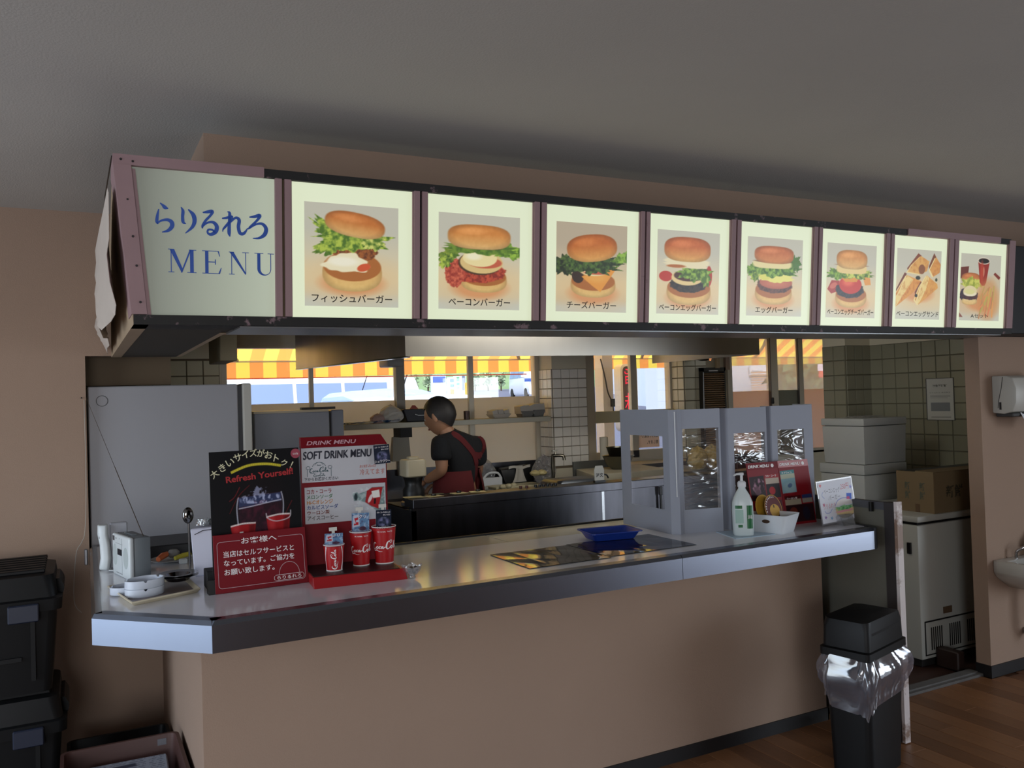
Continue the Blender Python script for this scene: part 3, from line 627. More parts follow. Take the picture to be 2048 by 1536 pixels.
def pic_sand():
    cv = base_pic(.5, .6); n = cv.noise(22, 4)
    def tri(P, c, e=(.97, .88, .62), k=.012):
        cv.poly([(x-.03, y+.012) for x, y in P], e); m = cv.poly(P, c); cv.mix(m*np.clip((n-.45)*3, 0, 1)*.5, (.74, .42, .16))
    S = lambda P: [((x-520)/530, (y-665)/845) for x, y in P]
    cv.poly(S([(770, 710), (810, 740), (690, 860), (655, 930), (640, 900)]), (.52, .26, .14)); tri(S([(800, 740), (905, 800), (880, 920), (800, 960), (650, 940), (700, 850)]), (.90, .68, .36)); cv.ell(.56, .28, .07, .055, (.55, .32, .15), rot=-.7)
    cv.poly(S([(960, 695), (985, 740), (910, 905), (900, 860)]), (.48, .25, .13)); tri(S([(985, 740), (1045, 830), (1035, 930), (960, 985), (915, 900)]), (.88, .62, .30))
    cv.poly(S([(615, 950), (640, 965), (540, 1190), (490, 1255), (500, 1200)]), (.45, .20, .12)); tri(S([(640, 980), (815, 1045), (730, 1180), (510, 1375), (495, 1250)]), (.90, .62, .28)); tri(S([(640, 980), (560, 1190), (495, 1300), (520, 1370), (600, 1230), (720, 1030)]), (.96, .84, .54))
    cv.poly(S([(805, 1050), (830, 1060), (790, 1240), (750, 1240), (740, 1180)]), (.50, .26, .14)); tri(S([(880, 970), (1010, 1070), (1020, 1120), (790, 1330), (745, 1270), (800, 1110)]), (.90, .65, .31)); tri(S([(880, 970), (830, 1060), (775, 1270), (790, 1330), (870, 1160), (910, 1000)]), (.96, .85, .55))
    cv.ell(.48, .405, .05, .022, (.10, .14, .06)); cv.ell(.9, .42, .025, .02, (.15, .22, .08)); cv.ell(.45, .66, .03, .02, (.12, .12, .06)); return cv
def pic_set():
    cv = base_pic(.5, .7, (.88, .76, .60)); cv.poly([(.0, .21), (.2, .19), (.18, .33), (.0, .38)], (.42, .16, .10)); cv.poly([(.78, .33), (.86, .26), (1, .33), (.97, .45), (.75, .45)], (.84, .78, .66)); cv.poly([(.82, .29), (.86, .26), (1, .33), (.96, .37)], (.50, .18, .12))
    bunc(cv, .26, .37, .22, .07, (.78, .45, .22)); leaf(cv, .28, .45, .23, .075, 4, c1=(.85, .85, .40), c2=(.60, .65, .22)); patty(cv, .22, .62, .21, .10, 3, (.26, .20, .24), (.12, .10, .16)); cv.ell(.25, .57, .16, .075, (.92, .86, .66)); bunc(cv, .24, .71, .18, .045, (.92, .80, .55)); patty(cv, .24, .635, .19, .045, 5, (.36, .2, .2), (.14, .1, .16)); cv.ell(.25, .60, .15, .03, (.96, .92, .78)); cv.ell(.24, .57, .12, .03, (.90, .88, .60))
    cv.poly([(.42, .10), (.71, .10), (.64, .42), (.60, .47), (.54, .47), (.48, .42)], (.60, .14, .08)); cv.ell(.565, .095, .145, .042, (.93, .88, .80)); cv.ell(.565, .095, .125, .032, (.10, .05, .04)); cv.ell(.565, .26, .02, .06, (.86, .62, .50)); m = cv.ell(.52, .28, .04, .13, (.74, .24, .14), soft=.9)
    m, u, v = cv.em(.70, .68, .25, .26, soft=.4); cv.mix(m*.6, (.84, .58, .34)); rs = np.random.RandomState(4)
    for k in range(22):
        x = .55+rs.rand()*.3; y = .46+rs.rand()*.22; a = 1.9+(rs.rand()-.5)*1.1; l = .2+rs.rand()*.12; dx, dy = math.cos(a)*l, math.sin(a)*l; w = .016
        c = (.93-.2*rs.rand(), .72-.2*rs.rand(), .36); cv.poly([(x-w, y), (x+w, y+.005), (x+w+dx, y+dy), (x-w+dx, y+dy)], c)
    cv.poly([(.0, .88), (.09, .95), (.0, .95)], (.55, .30, .25)); return cv
tl = thing('ceiling_tube_lamp', 'added unseen fitting for the kitchen fill light, behind the signboard', 'lamp', (2.5, 3.45, 2.17)); MB().box((1.85, 3.40, 2.175), (3.15, 3.50, 2.2)).build('fitting', WHITE, tl)  # made-up fitting to go with the added kitchen fill light
INFO = [(pic_fish, 'フィッシュバーガー', .86, 'panel with a breaded fish burger picture'), (pic_bacon, 'ベーコンバーガー', .76, 'panel with a bacon burger picture'), (pic_cheese, 'チーズバーガー', .70, 'panel with a cheese burger picture'),
        (pic_begg, 'ベーコンエッグバーガー', .92, 'panel with a bacon and egg burger picture'), (pic_egg, 'エッグバーガー', .68, 'panel with an egg burger picture'), (pic_bec, 'ベーコンエッグチーズバーガー', .94, 'panel with a tomato bacon egg cheese burger picture'),
        (pic_sand, 'ベーコンエッグサンド', .95, 'panel with a toasted sandwich picture'), (pic_set, 'Aセット', .44, 'panel with burger, fries and red cup picture')]
for i, (fn, cap, cwid, lab) in enumerate(INFO):
    x0, x1 = PX[i+1]; z0, z1 = 1.766, 2.171
    p = face_box(x0, x1, z0, z1, -.010, -.004).build('menu_panel', LP, sg, label=lab)
    for a, c in ((x0, x0+.005), (x1-.005, x1)): face_box(a, c, z0, z1, -.004, .004).build('panel_bead', PINK, sg)
    iw = .30; ih = .315; cx = (x0+x1)/2-.004; pz = z0+.035
    cv = fn(); Mx = face_frame(cx-iw/2, pz)
    picture('picture', cv, F((cx-iw/2, yf(pz, -.003), pz), (1, 0, 0), (0, -.04, zt-zb)), iw, ih, PRNE, p)
    text('caption', cap, F((cx, yf(pz+.012, -.003), pz+.012), (1, 0, 0), (0, -.04, zt-zb)), h=.026 if i < 7 else .02, w=iw*cwid, m=INK, parent=p, off=.010, ax='c', lift=.001)
# torn white paper hanging off the end board
b = MB(); rs = np.random.RandomState(5)
L_ = [(2.56, 2.10), (2.60, 1.98), (2.58, 1.93), (2.62, 1.86), (2.66, 1.80), (2.83, 1.79), (2.80, 1.765), (3.0, 1.758), (3.1, 1.775), (3.3, 1.755), (3.5, 1.77), (3.62, 1.752), (3.9, 1.76), (4.05, 1.745)]
U_ = [(2.60, 2.12), (2.9, 2.13), (3.1, 2.10), (3.4, 2.08), (3.5, 2.02), (3.7, 1.99), (3.9, 1.95), (4.0, 1.93), (4.1, 1.9), (4.15, 1.87), (4.16, 1.84), (4.17, 1.82), (4.18, 1.80), (4.19, 1.78)]
n = len(L_)
def xo(y, z): return .15-.045*(z-zb)/(zt-zb)*max(0, (4.2-y)/1.62)-.006
vs = []
for j in range(7):
    t = j/6
    for k in range(n):
        y = L_[k][0]*(1-t)+U_[k][0]*t; z = L_[k][1]*(1-t)+U_[k][1]*t
        vs.append((xo(y, z)-.014-.055*math.sin(3.14*min(1, k/(n-1)))*(.6+.4*math.sin(5*t+k)), y, z))
b.add(vs, [(j*n+k, j*n+k+1, (j+1)*n+k+1, (j+1)*n+k) for j in range(6) for k in range(n-1)])
b.build('torn_paper', mat('torn_white_paper', (.78, .74, .70), .9, var=.06, vscale=10), sg, smooth_=True, solid=.0012, label='torn white paper peeling off the end')
for sx_, sz_ in ((.125, 2.187), (.155, 2.184), (.140, 2.08), (.152, 1.98), (.160, 1.90), (.168, 1.80)):
    MB(face_frame(sx_, sz_)).lathe([(.0035, .012), (.0025, .0145)], 8).build('screw', BLACK, sg)
MB().tube([(.104, 2.56, 2.2), (.10, 3.0, 2.19), (.13, 4.18, 2.17)], .002, 6).build('wire', BLACK, sg)
# ------------------------------------------------------------------ serving counter
CT = .90
WTOP = mat('white_laminate_top', (.88, .88, .90), .12, var=.03, vscale=2, spec=.6)
ct = thing('serving_counter', 'long white-topped serving counter with steel edging and angled left end', 'counter', (1.6, 2.9, .815))
MB().prism([(.052, 2.83), (.335, 2.545), (2.985, 2.545), (3.03, 2.585), (3.03, 3.165), (.43, 3.165), (.43, 4.195), (.065, 4.195)], .83, CT).build('worktop', WTOP, ct)
MB().prism([(.07, 2.85), (.345, 2.57), (2.98, 2.57), (2.98, 2.803), (.332, 2.803), (.332, 4.19), (.07, 4.19)], .816, .83).build('underside', mat('counter_underside', (.2, .18, .16), .8), ct)
def edge(name, a, c, m=STEEL, inn=.048, dz=.085, lip=.004, label=None):
    """steel edging: upright face from a to c with a flat band on top"""
    a = Vector(a); c = Vector(c); d = (c-a).normalized(); nrm = Vector((-d.y, d.x))
    b = MB(); v = []
    prof = [(0, CT-dz), (0, CT-.008), (.010, CT+lip), (inn, CT+lip), (inn, CT+lip-.003), (.004, CT-.010), (.004, CT-dz)]
    for p in (a, c):
        v.append([(p.x+nrm.x*o, p.y+nrm.y*o, z) for o, z in prof])
    b.rings(v); return b.build(name, m, ct, label=label)
STEELL = mat('steel_edging', (.50, .52, .57), .26, 1.0, var=.05, vscale=4, stretch=(.6, .6, 14))
STEELW = mat('worn_steel_edging', (.53, .57, .64), .36, .9, var=.04, vscale=6, dirt=(.25, .25, .27), dscale=18, dth=.72)
edge('edge_front', (.326, 2.497), (1.969, 2.497), STEELL)
edge('edge_front', (1.971, 2.497), (2.986, 2.497), STEELL, label='right-hand length of steel edging, shinier')
edge('edge_chamfer', (.031, 2.791), (.326, 2.497), STEELW, label='pale scuffed steel edging on the angled corner')
edge('edge_left', (.045, 4.195), (.031, 2.795), STEEL, inn=.028)
b = MB(); R_ = .05; pts = [(2.986, 2.497)]+[(2.986+R_*math.sin(a*math.pi/10), 2.547-R_*math.cos(a*math.pi/10)) for a in range(1, 6)]+[(3.036, 2.80)]
b.prism(pts+[(3.02, 2.80), (3.02, 2.56), (2.986, 2.51)], CT-.085, CT+.004); b.build('edge_end', mat('dark_end_cap', (.22, .22, .23), .4, .6), ct)
strip = mat('cream_back_shelf', (.80, .77, .68), .10, spec=.8)
bs = thing('back_shelf', 'cream strip shelf along the kitchen side of the serving counter', 'shelf', (1.7, 3.28, .815))
MB().box((.432, 3.172, .86), (1.60, 3.40, .897)).build('shelf_board', strip, bs, bevel=.002)
MB().box((1.602, 3.172, .86), (3.03, 3.40, .897)).build('shelf_board', strip, bs, bevel=.002)
MB().box((.432, 3.400, .84), (3.03, 3.410, .905)).build('edge_trim', BLACK, bs); MB().box((.44, 3.2, 0), (.5, 3.38, .86)).box((2.9, 3.2, 0), (2.96, 3.38, .86)).build('support', DARK, bs)
MB().box((.432, 3.1655, .86), (3.03, 3.1715, .899)).build('seam', BLACK, bs)
# ------------------------------------------------------------------ boards on the counter
RED = mat('signal_red_card', (.60, .08, .10), .35); REDM = mat('maroon_board', (.45, .07, .11), .5, spec=.2); WHT = mat('white_ink', (.92, .90, .90), .5); PRN = printed('card_print', 0, .45); PRN.node_tree.nodes['Principled BSDF'].inputs['Specular IOR Level'].default_value = .2
GREY = mat('grey_plastic', (.40, .42, .44), .5)
def script_cola(scale):
    """flowing two-word soda script, strokes (x, y down, width)"""
    return [[(22, 10, 2), (16, 6, 4), (8, 12, 6), (3, 24, 7), (6, 33, 5), (16, 32, 3), (24, 24, 2)], [(6, 36, 1.5), (14, 41, 3), (24, 38, 3.5), (40, 44, 2), (52, 44, 1)],
            [(30, 22, 3.5), (25, 27, 4.5), (28, 33, 3), (34, 28, 3.5), (31, 21, 2.5)], [(45, 22, 2.5), (39, 24, 4.5), (39, 31, 3.5), (46, 29, 2)], [(54, 22, 2.5), (49, 25, 4.5), (50, 32, 3), (56, 23, 3), (56, 32, 3.5), (60, 29, 2)],
            [(62, 27, 4), (65, 26, 4)],
            [(88, 8, 2), (82, 1, 4), (74, 8, 6), (70, 22, 7), (73, 33, 5), (82, 31, 3), (90, 22, 2)], [(82, 2, 2), (92, -3, 2.5), (97, 4, 2), (90, 9, 2)],
            [(95, 21, 3.5), (90, 27, 4.5), (93, 33, 3), (99, 27, 3.5), (96, 21, 2.5)], [(104, 30, 2), (112, 10, 3.5), (110, 2, 3), (105, 18, 4), (106, 31, 4), (111, 29, 2)], [(121, 22, 2.5), (116, 25, 4.5), (117, 32, 3), (123, 23, 3), (123, 32, 3.5), (128, 28, 2)]]
# standing cola poster, leaning back a little
xa, xb = .392, .690; YP = 2.935
po = thing('cola_poster', 'black standing poster with iced glass and red paper cups, drink offer', 'poster', (.55, YP+.02, CT))
ph = .452; MP = F((xa, YP, CT), (xb-xa, .01, 0), (0, .03, ph))
cv = Cv(170, 250, (.045, .045, .06)); P2 = lambda x, y: ((x-90)/730, (y-245)/(1245-245))
cv.mix(np.clip(1-np.hypot((cv.X-.55)*1.2, (cv.Y-.5)*1.0)*2.2, 0, 1)*.5, (.16, .06, .08))
def arc(cv, P, w, c):
    Q = smooth([Vector((x, y, 0)) for x, y in P], 8)
    for i in range(len(Q)-1):
        a, e = Q[i], Q[i+1]; d = Vector((e.x-a.x, (e.y-a.y)*cv.asp)).normalized(); n = Vector((-d.y, d.x/cv.asp))*(w/2)
        cv.poly([(a.x+n.x, a.y+n.y), (e.x+n.x, e.y+n.y), (e.x-n.x, e.y-n.y), (a.x-n.x, a.y-n.y)], c)
arc(cv, [(.23, .16), (.42, .115), (.62, .11), (.79, .13)], .028, (.83, .77, .22))
# the big glass
cv.poly([(.30, .345), (.78, .325), (.79, .46), (.76, .62), (.34, .62), (.29, .48)], (.16, .08, .12)); cv.poly([(.305, .35), (.775, .33), (.78, .395), (.30, .42)], (.20, .23, .36)); nn = cv.noise(26, 9, 3)
m, u, v = cv.em(.54, .50, .23, .12, p=3); cv.mix(m*np.clip((nn-.4)*3, 0, 1)*.6, (.36, .12, .20))
m, u, v = cv.em(.54, .365, .22, .035, p=3); cv.mix(m*np.clip((cv.noise(30, 3)-.45)*5, 0, 1)*.8, (.75, .78, .90))
m, u, v = cv.em(.54, .315, .08, .035, wob=.2, seed=4); cv.mix(m*np.clip((cv.noise(30, 7)-.35)*5, 0, 1)*.8, (.60, .62, .74))
for P in ([(.30, .345), (.28, .42), (.285, .52), (.30, .60)], [(.78, .325), (.80, .40), (.79, .50), (.76, .58)], [(.30, .43), (.45, .418), (.62, .40), (.78, .385)]): arc(cv, P, .012, (.72, .72, .78))
for P, w in (([(.32, .27), (.26, .34), (.20, .37)], .008), ([(.43, .26), (.30, .34), (.20, .46)], .005), ([(.9, .40), (.84, .47), (.80, .52)], .006)): arc(cv, P, w, (.45, .10, .12))
def pcup(x0, x1, y0, y1, t=.03):
    cv.poly([(x0, y0), (x1, y0-.012), (x1-t, y1), (x0+t, y1)], (.62, .09, .11)); m = cv.poly([(x0+.02, y0), (x0+.09, y0), (x0+.11, y1), (x0+.05, y1)], (.72, .18, .2), soft=.04)
    cv.poly([(x1-.07, y0), (x1-.005, y0-.01), (x1-t, y1), (x1-.09, y1)], (.42, .05, .07), soft=.03); arc(cv, [(x0, y0), ((x0+x1)/2, y0-.014), (x1, y0-.012)], .016, (.93, .88, .86))
pcup(.205, .48, .555, .72); pcup(.60, .87, .51, .72)
arc(cv, [(.60, .48), (.62, .52), (.72, .545), (.86, .525), (.88, .47)], .010, (.80, .78, .80)); cv.poly([(.30, .60), (.34, .598), (.345, .66), (.31, .66)], (.88, .86, .84))
pl = MB(MP).box((0, 0, -.004), (xb-xa, ph, 0)).build('board', BLACK, po, bevel=.001)
picture('picture', cv, MP, xb-xa, ph, PRN, pl, lift=.0006)
strokes('lettering', script_cola(1), MP @ Matrix.Translation((.19, .167, 0)), WHT, pl, sc=.00068, lift=.0012)
Yj = mat('pale_yellow_ink', (.86, .84, .70), .5)
chs = '大きいサイズがおトク！'
for i, ch in enumerate(chs):
    t = i/(len(chs)-1); x = (.075+.82*t)*(xb-xa); y = ph*(.815+.135*math.sin(math.pi*min(1, t*1.06)*.92)); a = math.radians(34-62*t)
    text('lettering', ch, MP @ Matrix.Translation((x, y, 0)) @ Matrix.Rotation(a, 4, 'Z'), h=.0255 if ch not in 'いク！' else .023, m=Yj, parent=pl, off=.010, ax='c', lift=.0012)
text('lettering', 'Refresh Yourself!', MP @ Matrix.Translation((.052, ph*.765, 0)) @ Matrix.Rotation(math.radians(4), 4, 'Z'), h=.022, w=.225, m=mat('red_ink', (.66, .12, .14), .5), parent=pl, off=.025, lift=.0012)
MB(MP).lathe([(.0165, .0012), (.0165, .002)], 24, c=(.287, ph-.02, 0)).build('sticker', mat('pink_sticker', (.62, .25, .32), .5), pl); text('lettering', 'cola', MP @ Matrix.Translation((.287, ph-.024, 0)), h=.008, m=WHT, parent=pl, ax='c', lift=.0028)
MB().hexa([(.45, YP+.045, CT), (.60, YP+.045, CT), (.60, YP+.11, CT), (.45, YP+.11, CT), (.45, YP+.035, CT+.25), (.60, YP+.035, CT+.25), (.60, YP+.04, CT+.25), (.45, YP+.04, CT+.25)]).build('back_strut', BLACK, po)
# red self-service notice in front
rn = thing('self_service_notice', 'dark red self-service notice with white Japanese writing before the cola poster', 'sign', (.535, 2.868, CT))
MR = F((.388, 2.862, CT+.001), (1, .03, 0), (0, .03, .186)); rw_ = .300; rh = .186
pl = MB(MR).box((0, 0, -.003), (rw_, rh, 0)).build('board', REDM, rn, bevel=.001)
def outline(parent, M, x0, y0, x1, y1, r, w, m, gaps=()):
    b = MB(M); P = []
    for cx, cy, a0 in ((x1-r, y1-r, 0), (x0+r, y1-r, 90), (x0+r, y0+r, 180), (x1-r, y0+r, 270)):
        for k in range(6):
            a = math.radians(a0+18*k); P.append((cx+r*math.cos(a), cy+r*math.sin(a), math.cos(a), math.sin(a)))
    for i in range(len(P)):
        p, q = P[i], P[(i+1) % len(P)]
        if any(g0 < (p[0]+q[0])/2 < g1 and (p[1]+q[1])/2 > (y0+y1)/2 for g0, g1 in gaps) and abs(p[0]-q[0]) > .02:
            for g0, g1 in gaps:
                for s0, s1 in ((q[0], g0), (g1, p[0])): b.add([(s0, p[1], .0006), (s1, p[1], .0006), (s1, p[1]+w, .0006), (s0, p[1]+w, .0006)], [(0, 1, 2, 3)])
            continue
        b.add([(p[0], p[1], .0006), (q[0], q[1], .0006), (q[0]+q[2]*w, q[1]+q[3]*w, .0006), (p[0]+p[2]*w, p[1]+p[3]*w, .0006)], [(0, 1, 2, 3)])
    return b.build('border', m, parent)
LINE = mat('pale_line', (.72, .62, .64), .5)
outline(pl, MR, .012, .016, rw_-.010, rh-.024, .010, .0014, LINE, gaps=((.085, .208),))
for s, x, y, h, w in (('お客様へ', .088, .150, .021, .115), ('当店はセルフサービスと', .030, .112, .020, .228), ('なっています。ご協力を', .030, .084, .020, .228), ('お願い致します。', .030, .055, .020, .160)):
    text('lettering', s, MR @ Matrix.Translation((x, y, 0)), h=h, w=w, m=WHT, parent=pl, off=.008)
outline(pl, MR, .188, .019, .286, .036, .008, .0012, WHT); MB(MR).box((.190, .0195, .0004), (.284, .0355, .0008)).build('name_plate', REDM, pl)
text('lettering', 'らりるれろ', MR @ Matrix.Translation((.197, .0215, 0)), h=.0115, w=.08, m=WHT, parent=pl, off=.012, lift=.0012)
b = MB(MR); 
for k in range(14):
    a0 = math.pi*k/14; a1 = math.pi*(k+1)/14
    b.add([(.238+.033*math.cos(a0), .038+.038*math.sin(a0), .0006), (.238+.0345*math.cos(a0), .038+.0395*math.sin(a0), .0006), (.238+.0345*math.cos(a1), .038+.0395*math.sin(a1), .0006), (.238+.033*math.cos(a1), .038+.038*math.sin(a1), .0006)], [(0, 1, 2, 3)])
b.build('arched_line', LINE, pl)
MB(MR).box((-.02, 0, -.04), (0.004, .045, -.003)).box((.10, 0, -.04), (.14, .05, -.003)).build('foot', BLACK, rn)
# drink menu display with cups
ds = thing('drink_menu_stand', 'red tabletop display with soft drink menu and ledge for sample cups', 'display', (.84, 2.86, CT))
MS = F((.676, 2.752, CT), (1, -.10, 0), (0, 0, 1))   # x right, y up, z toward the dining room
sw = .312; sd = .27
MB(MS).add([(0, .0, 0), (sw, 0, 0), (sw, 0, -sd), (0, 0, -sd), (.0, .034, -.022), (sw-.004, .034, -.022), (sw-.02, .030, -sd), (.0, .030, -sd)], [(0, 3, 2, 1), (4, 5, 6, 7), (0, 1, 5, 4), (1, 2, 6, 5), (2, 3, 7, 6), (3, 0, 4, 7)]).build('plinth', RED, ds, bevel=.002)
MB(MS).box((.004, .0335, -sd+.01), (sw-.02, .0355, -.028)).build('ledge_mat', BLACK, ds)
BZ = -.235; bwid = .305
MB(MS).box((0, .03, BZ-.02), (bwid, .455, BZ)).build('back_board', REDM, ds, bevel=.002)
MB(MS).hexa([(0, .448, BZ-.03), (0, .448, BZ+.02), (bwid, .448, BZ+.02), (bwid, .448, BZ-.03), (0, .484, BZ-.03), (0, .484, BZ+.004), (bwid-.02, .484, BZ+.004), (bwid-.02, .484, BZ-.03)]).build('header', REDM, ds)
PAP = mat('white_menu_paper', (.72, .72, .74), .45); NAVY = mat('navy_ink', (.06, .08, .16), .5)
pp = MB(MS).box((.002, .325, BZ), (bwid-.004, .446, BZ+.002)).build('menu_sheet', PAP, ds); MZ = MS @ Matrix.Translation((0, 0, BZ+.002))
pq = MB(MS).box((.010, .180, BZ), (bwid-.008, .308, BZ+.002)).build('menu_sheet', PAP, ds, label='menu sheet with coloured drink list and bottle')
MH = MS @ F((0.018, .456, BZ+.019), (1, 0, 0), (0, .036, -.016)); text('lettering', 'DRINK MENU', MH, h=.015, w=.175, m=mat('faded_pink_ink', (.80, .62, .66), .5), parent=ds, shear=.25, off=.02, lift=.002)
text('lettering', 'SOFT DRINK MENU', MZ @ Matrix.Translation((.0085, .4062, 0)), h=.028, w=.242, m=NAVY, parent=pp, off=.010, shear=.08, lift=.0008)
text('lettering', 'SOFT DRINK MENU', MZ @ Matrix.Translation((.007, .405, 0)), h=.028, w=.242, m=NAVY, parent=pp, off=.010, shear=.08)
text('lettering', '下からお選びください', MZ @ Matrix.Translation((.010, .330, 0)), h=.012, w=.118, m=NAVY, parent=pp, off=.016)
TEAL = mat('teal_ink', (.16, .30, .33), .5)
MZZ = MZ
b = MB(MZ)
def ring(cx, cy, rx, ry, a0, a1, w, n=16):
    for k in range(n):
        t0 = math.radians(a0+(a1-a0)*k/n); t1 = math.radians(a0+(a1-a0)*(k+1)/n)
        b.add([(cx+rx*math.cos(t0), cy+ry*math.sin(t0), .0006), (cx+(rx+w)*math.cos(t0), cy+(ry+w)*math.sin(t0), .0006), (cx+(rx+w)*math.cos(t1), cy+(ry+w)*math.sin(t1), .0006), (cx+rx*math.cos(t1), cy+ry*math.sin(t1), .0006)], [(0, 1, 2, 3)])
ring(.062, .372, .024, .022, 20, 160, .0015); ring(.062, .378, .015, .016, 20, 160, .001); ring(.024, .376, .006, .005, 0, 360, .0015, 10); ring(.100, .376, .006, .005, 0, 360, .0015, 10)
b.add([(.020, .345, .0006), (.0215, .345, .0006), (.0215, .372, .0006), (.020, .372, .0006)], [(0, 1, 2, 3)]); b.add([(.103, .343, .0006), (.1045, .343, .0006), (.1045, .372, .0006), (.103, .372, .0006)], [(0, 1, 2, 3)])
b.build('emblem_outline', TEAL, pp)
text('lettering', 'Enjoy', MZ @ Matrix.Translation((.062, .381, 0)), h=.006, m=TEAL, parent=pp, ax='c', off=.03)
strokes('lettering', script_cola(1), MZ @ Matrix.Translation((.028, .377, 0)), TEAL, pp, sc=.00052, lift=.0006); strokes('lettering', script_cola(1), MZ @ Matrix.Translation((.042, .356, 0)), TEAL, pp, sc=.00032, lift=.0006)
PKO = mat('salmon_ink', (.70, .45, .42), .5)
text('lettering', 'お好みの', MZ @ Matrix.Translation((.205, .366, 0)), h=.011, w=.06, m=PKO, parent=pp, off=.015); text('lettering', '冷えてます', MZ @ Matrix.Translation((.205, .340, 0)), h=.022, w=.092, m=PKO, parent=pp, off=.012)
for i, (s, c, w) in enumerate((('コカ・コーラ', (.52, .14, .16), .086), ('メロンソーダ', (.20, .42, .26), .090), ('Hi-Cオレンジ', (.72, .46, .14), .090), ('カルピスソーダ', (.18, .28, .50), .108), ('ウーロン茶', (.45, .20, .16), .078), ('アイスコーヒー', (.34, .30, .30), .108))):
    y = .287-.0185*i; m_ = mat('drink_ink_%d' % i, c, .5)
    text('lettering', s, MZ @ Matrix.Translation((.017, y-.0025, 0)), h=.0155, w=w, m=m_, parent=pq, off=.018)
cv = Cv(70, 70, (.72, .72, .74)); cv.poly([(.02, .18), (.16, .14), (.20, .20), (.46, .12), (.62, .0), (1, .0), (1, .9), (.7, .78), (.42, .52), (.20, .42), (.06, .44)], (.46, .54, .54)); m, u, v = cv.em(.55, .35, .6, .42); cv.mix(m*np.clip((cv.noise(12, 4)-.5)*5, 0, 1)*.5, (.82, .86, .86)); cv.mix(cv.em(.12, .3, .05, .12)[0], (.15, .2, .22))
cv.poly([(.46, .12), (.62, .02), (.95, .02), (.80, .76), (.58, .64), (.40, .50)], (.62, .12, .14)); cv.ell(.56, .38, .05, .16, (.86, .80, .80), rot=.4); cv.poly([(.60, .14), (.84, .10), (.86, .36), (.64, .38)], (.88, .87, .84)); cv.poly([(.68, .40), (.73, .40), (.72, .58), (.66, .58)], (.08, .06, .08))
cv.mix(cv.poly([(0, 0), (1, 0), (1, 1), (0, 1)], cv.a)*0, (1, 1, 1))
picture('bottle_picture', cv, MZ @ Matrix.Translation((.175, .190, 0)), .118, .105, PRN, pq, lift=.0006)
TP = mat('white_tape', (.78, .77, .74), .7); CLR = glassy('clear_plastic_tab', gloss=.15, haze=.25)
def pop_card(cx, z0, w, h, kind, parent, MZ, lean=0, rot=0):
    Mc = MZ @ Matrix.Translation((cx, z0, .012)) @ Matrix.Rotation(math.radians(rot), 4, 'Z') @ Matrix.Rotation(math.radians(lean), 4, 'X')
    cd = MB(Mc).box((-w/2, 0, -.0008), (w/2, h, 0)).build('promo_card', PAP, parent, label='small promo card with white writing')
    cv = Cv(48, int(48*h/w), (.10, .13, .20) if kind == 'dark' else (.38, .52, .66)); n = cv.noise(7, 5+int(cx*100))
    if kind == 'dark':
        m, u, v = cv.em(.5, .62, .36, .24, soft=.5); cv.mix(m*np.clip((n-.2)*2, 0, 1), (.45, .45, .60)); m, u, v = cv.em(.5, .55, .34, .22, soft=.2); cv.mix(np.clip(m-.7, 0, 1)*np.clip(.8-np.abs(v+.8)*2, 0, 1), (.85, .88, .95))
    else:
        cv.mix(np.clip((n-.5)*5, 0, 1)*.5, (.80, .85, .92)); cv.mix(np.clip((cv.noise(9, 22)-.55)*6, 0, 1)*.6, (.22, .18, .32)); cv.mix(np.clip((cv.Y-.75)*8, 0, 1)*.7, (.70, .66, .74))
        cv.poly([(.08, .12), (.42, .06), (.46, .60), (.04, .66)], (.72, .74, .80)); cv.poly([(.14, .24), (.36, .20), (.37, .30), (.24, .33), (.24, .42), (.38, .42), (.38, .54), (.12, .56), (.12, .48), (.24, .48)], (.70, .12, .16))
        m = cv.em(.62, .72, .2, .1)[0]; cv.mix(m*.8, (.28, .12, .18))
    picture('print', cv, Mc @ Matrix.Translation((-w/2, 0, 0)), w, h, PRN, cd, lift=.0004)
    if kind == 'dark':
        text('lettering', 'シュワワワ～', Mc @ Matrix.Translation((0, h*.06, 0)), h=h*.14, w=w*.95, m=WHT, parent=cd, ax='c', off=.012, lift=.001, shear=.2)
        text('lettering', 'コカ・コーラのおいしさ', Mc @ Matrix.Translation((0, h*.84, 0)), h=h*.08, w=w*.86, m=WHT, parent=cd, ax='c', off=.02, lift=.001); text('lettering', '知ってる?', Mc @ Matrix.Translation((w*.2, h*.71, 0)), h=h*.08, w=w*.45, m=WHT, parent=cd, ax='c', off=.02, lift=.001)
    else: text('lettering', 'クリ', Mc @ Matrix.Translation((w*.12, h*.74, 0)), h=h*.18, w=w*.42, m=WHT, parent=cd, ax='c', off=.015, lift=.001, shear=.2)
pop_card(.287, .378, .058, .068, 'dark', ds, MZ, rot=3)
MB(MZ).box((.262, .440, .004), (.300, .452, .007)).box((.280, .430, .004), (.296, .470, .006)).build('tape', TP, ds)
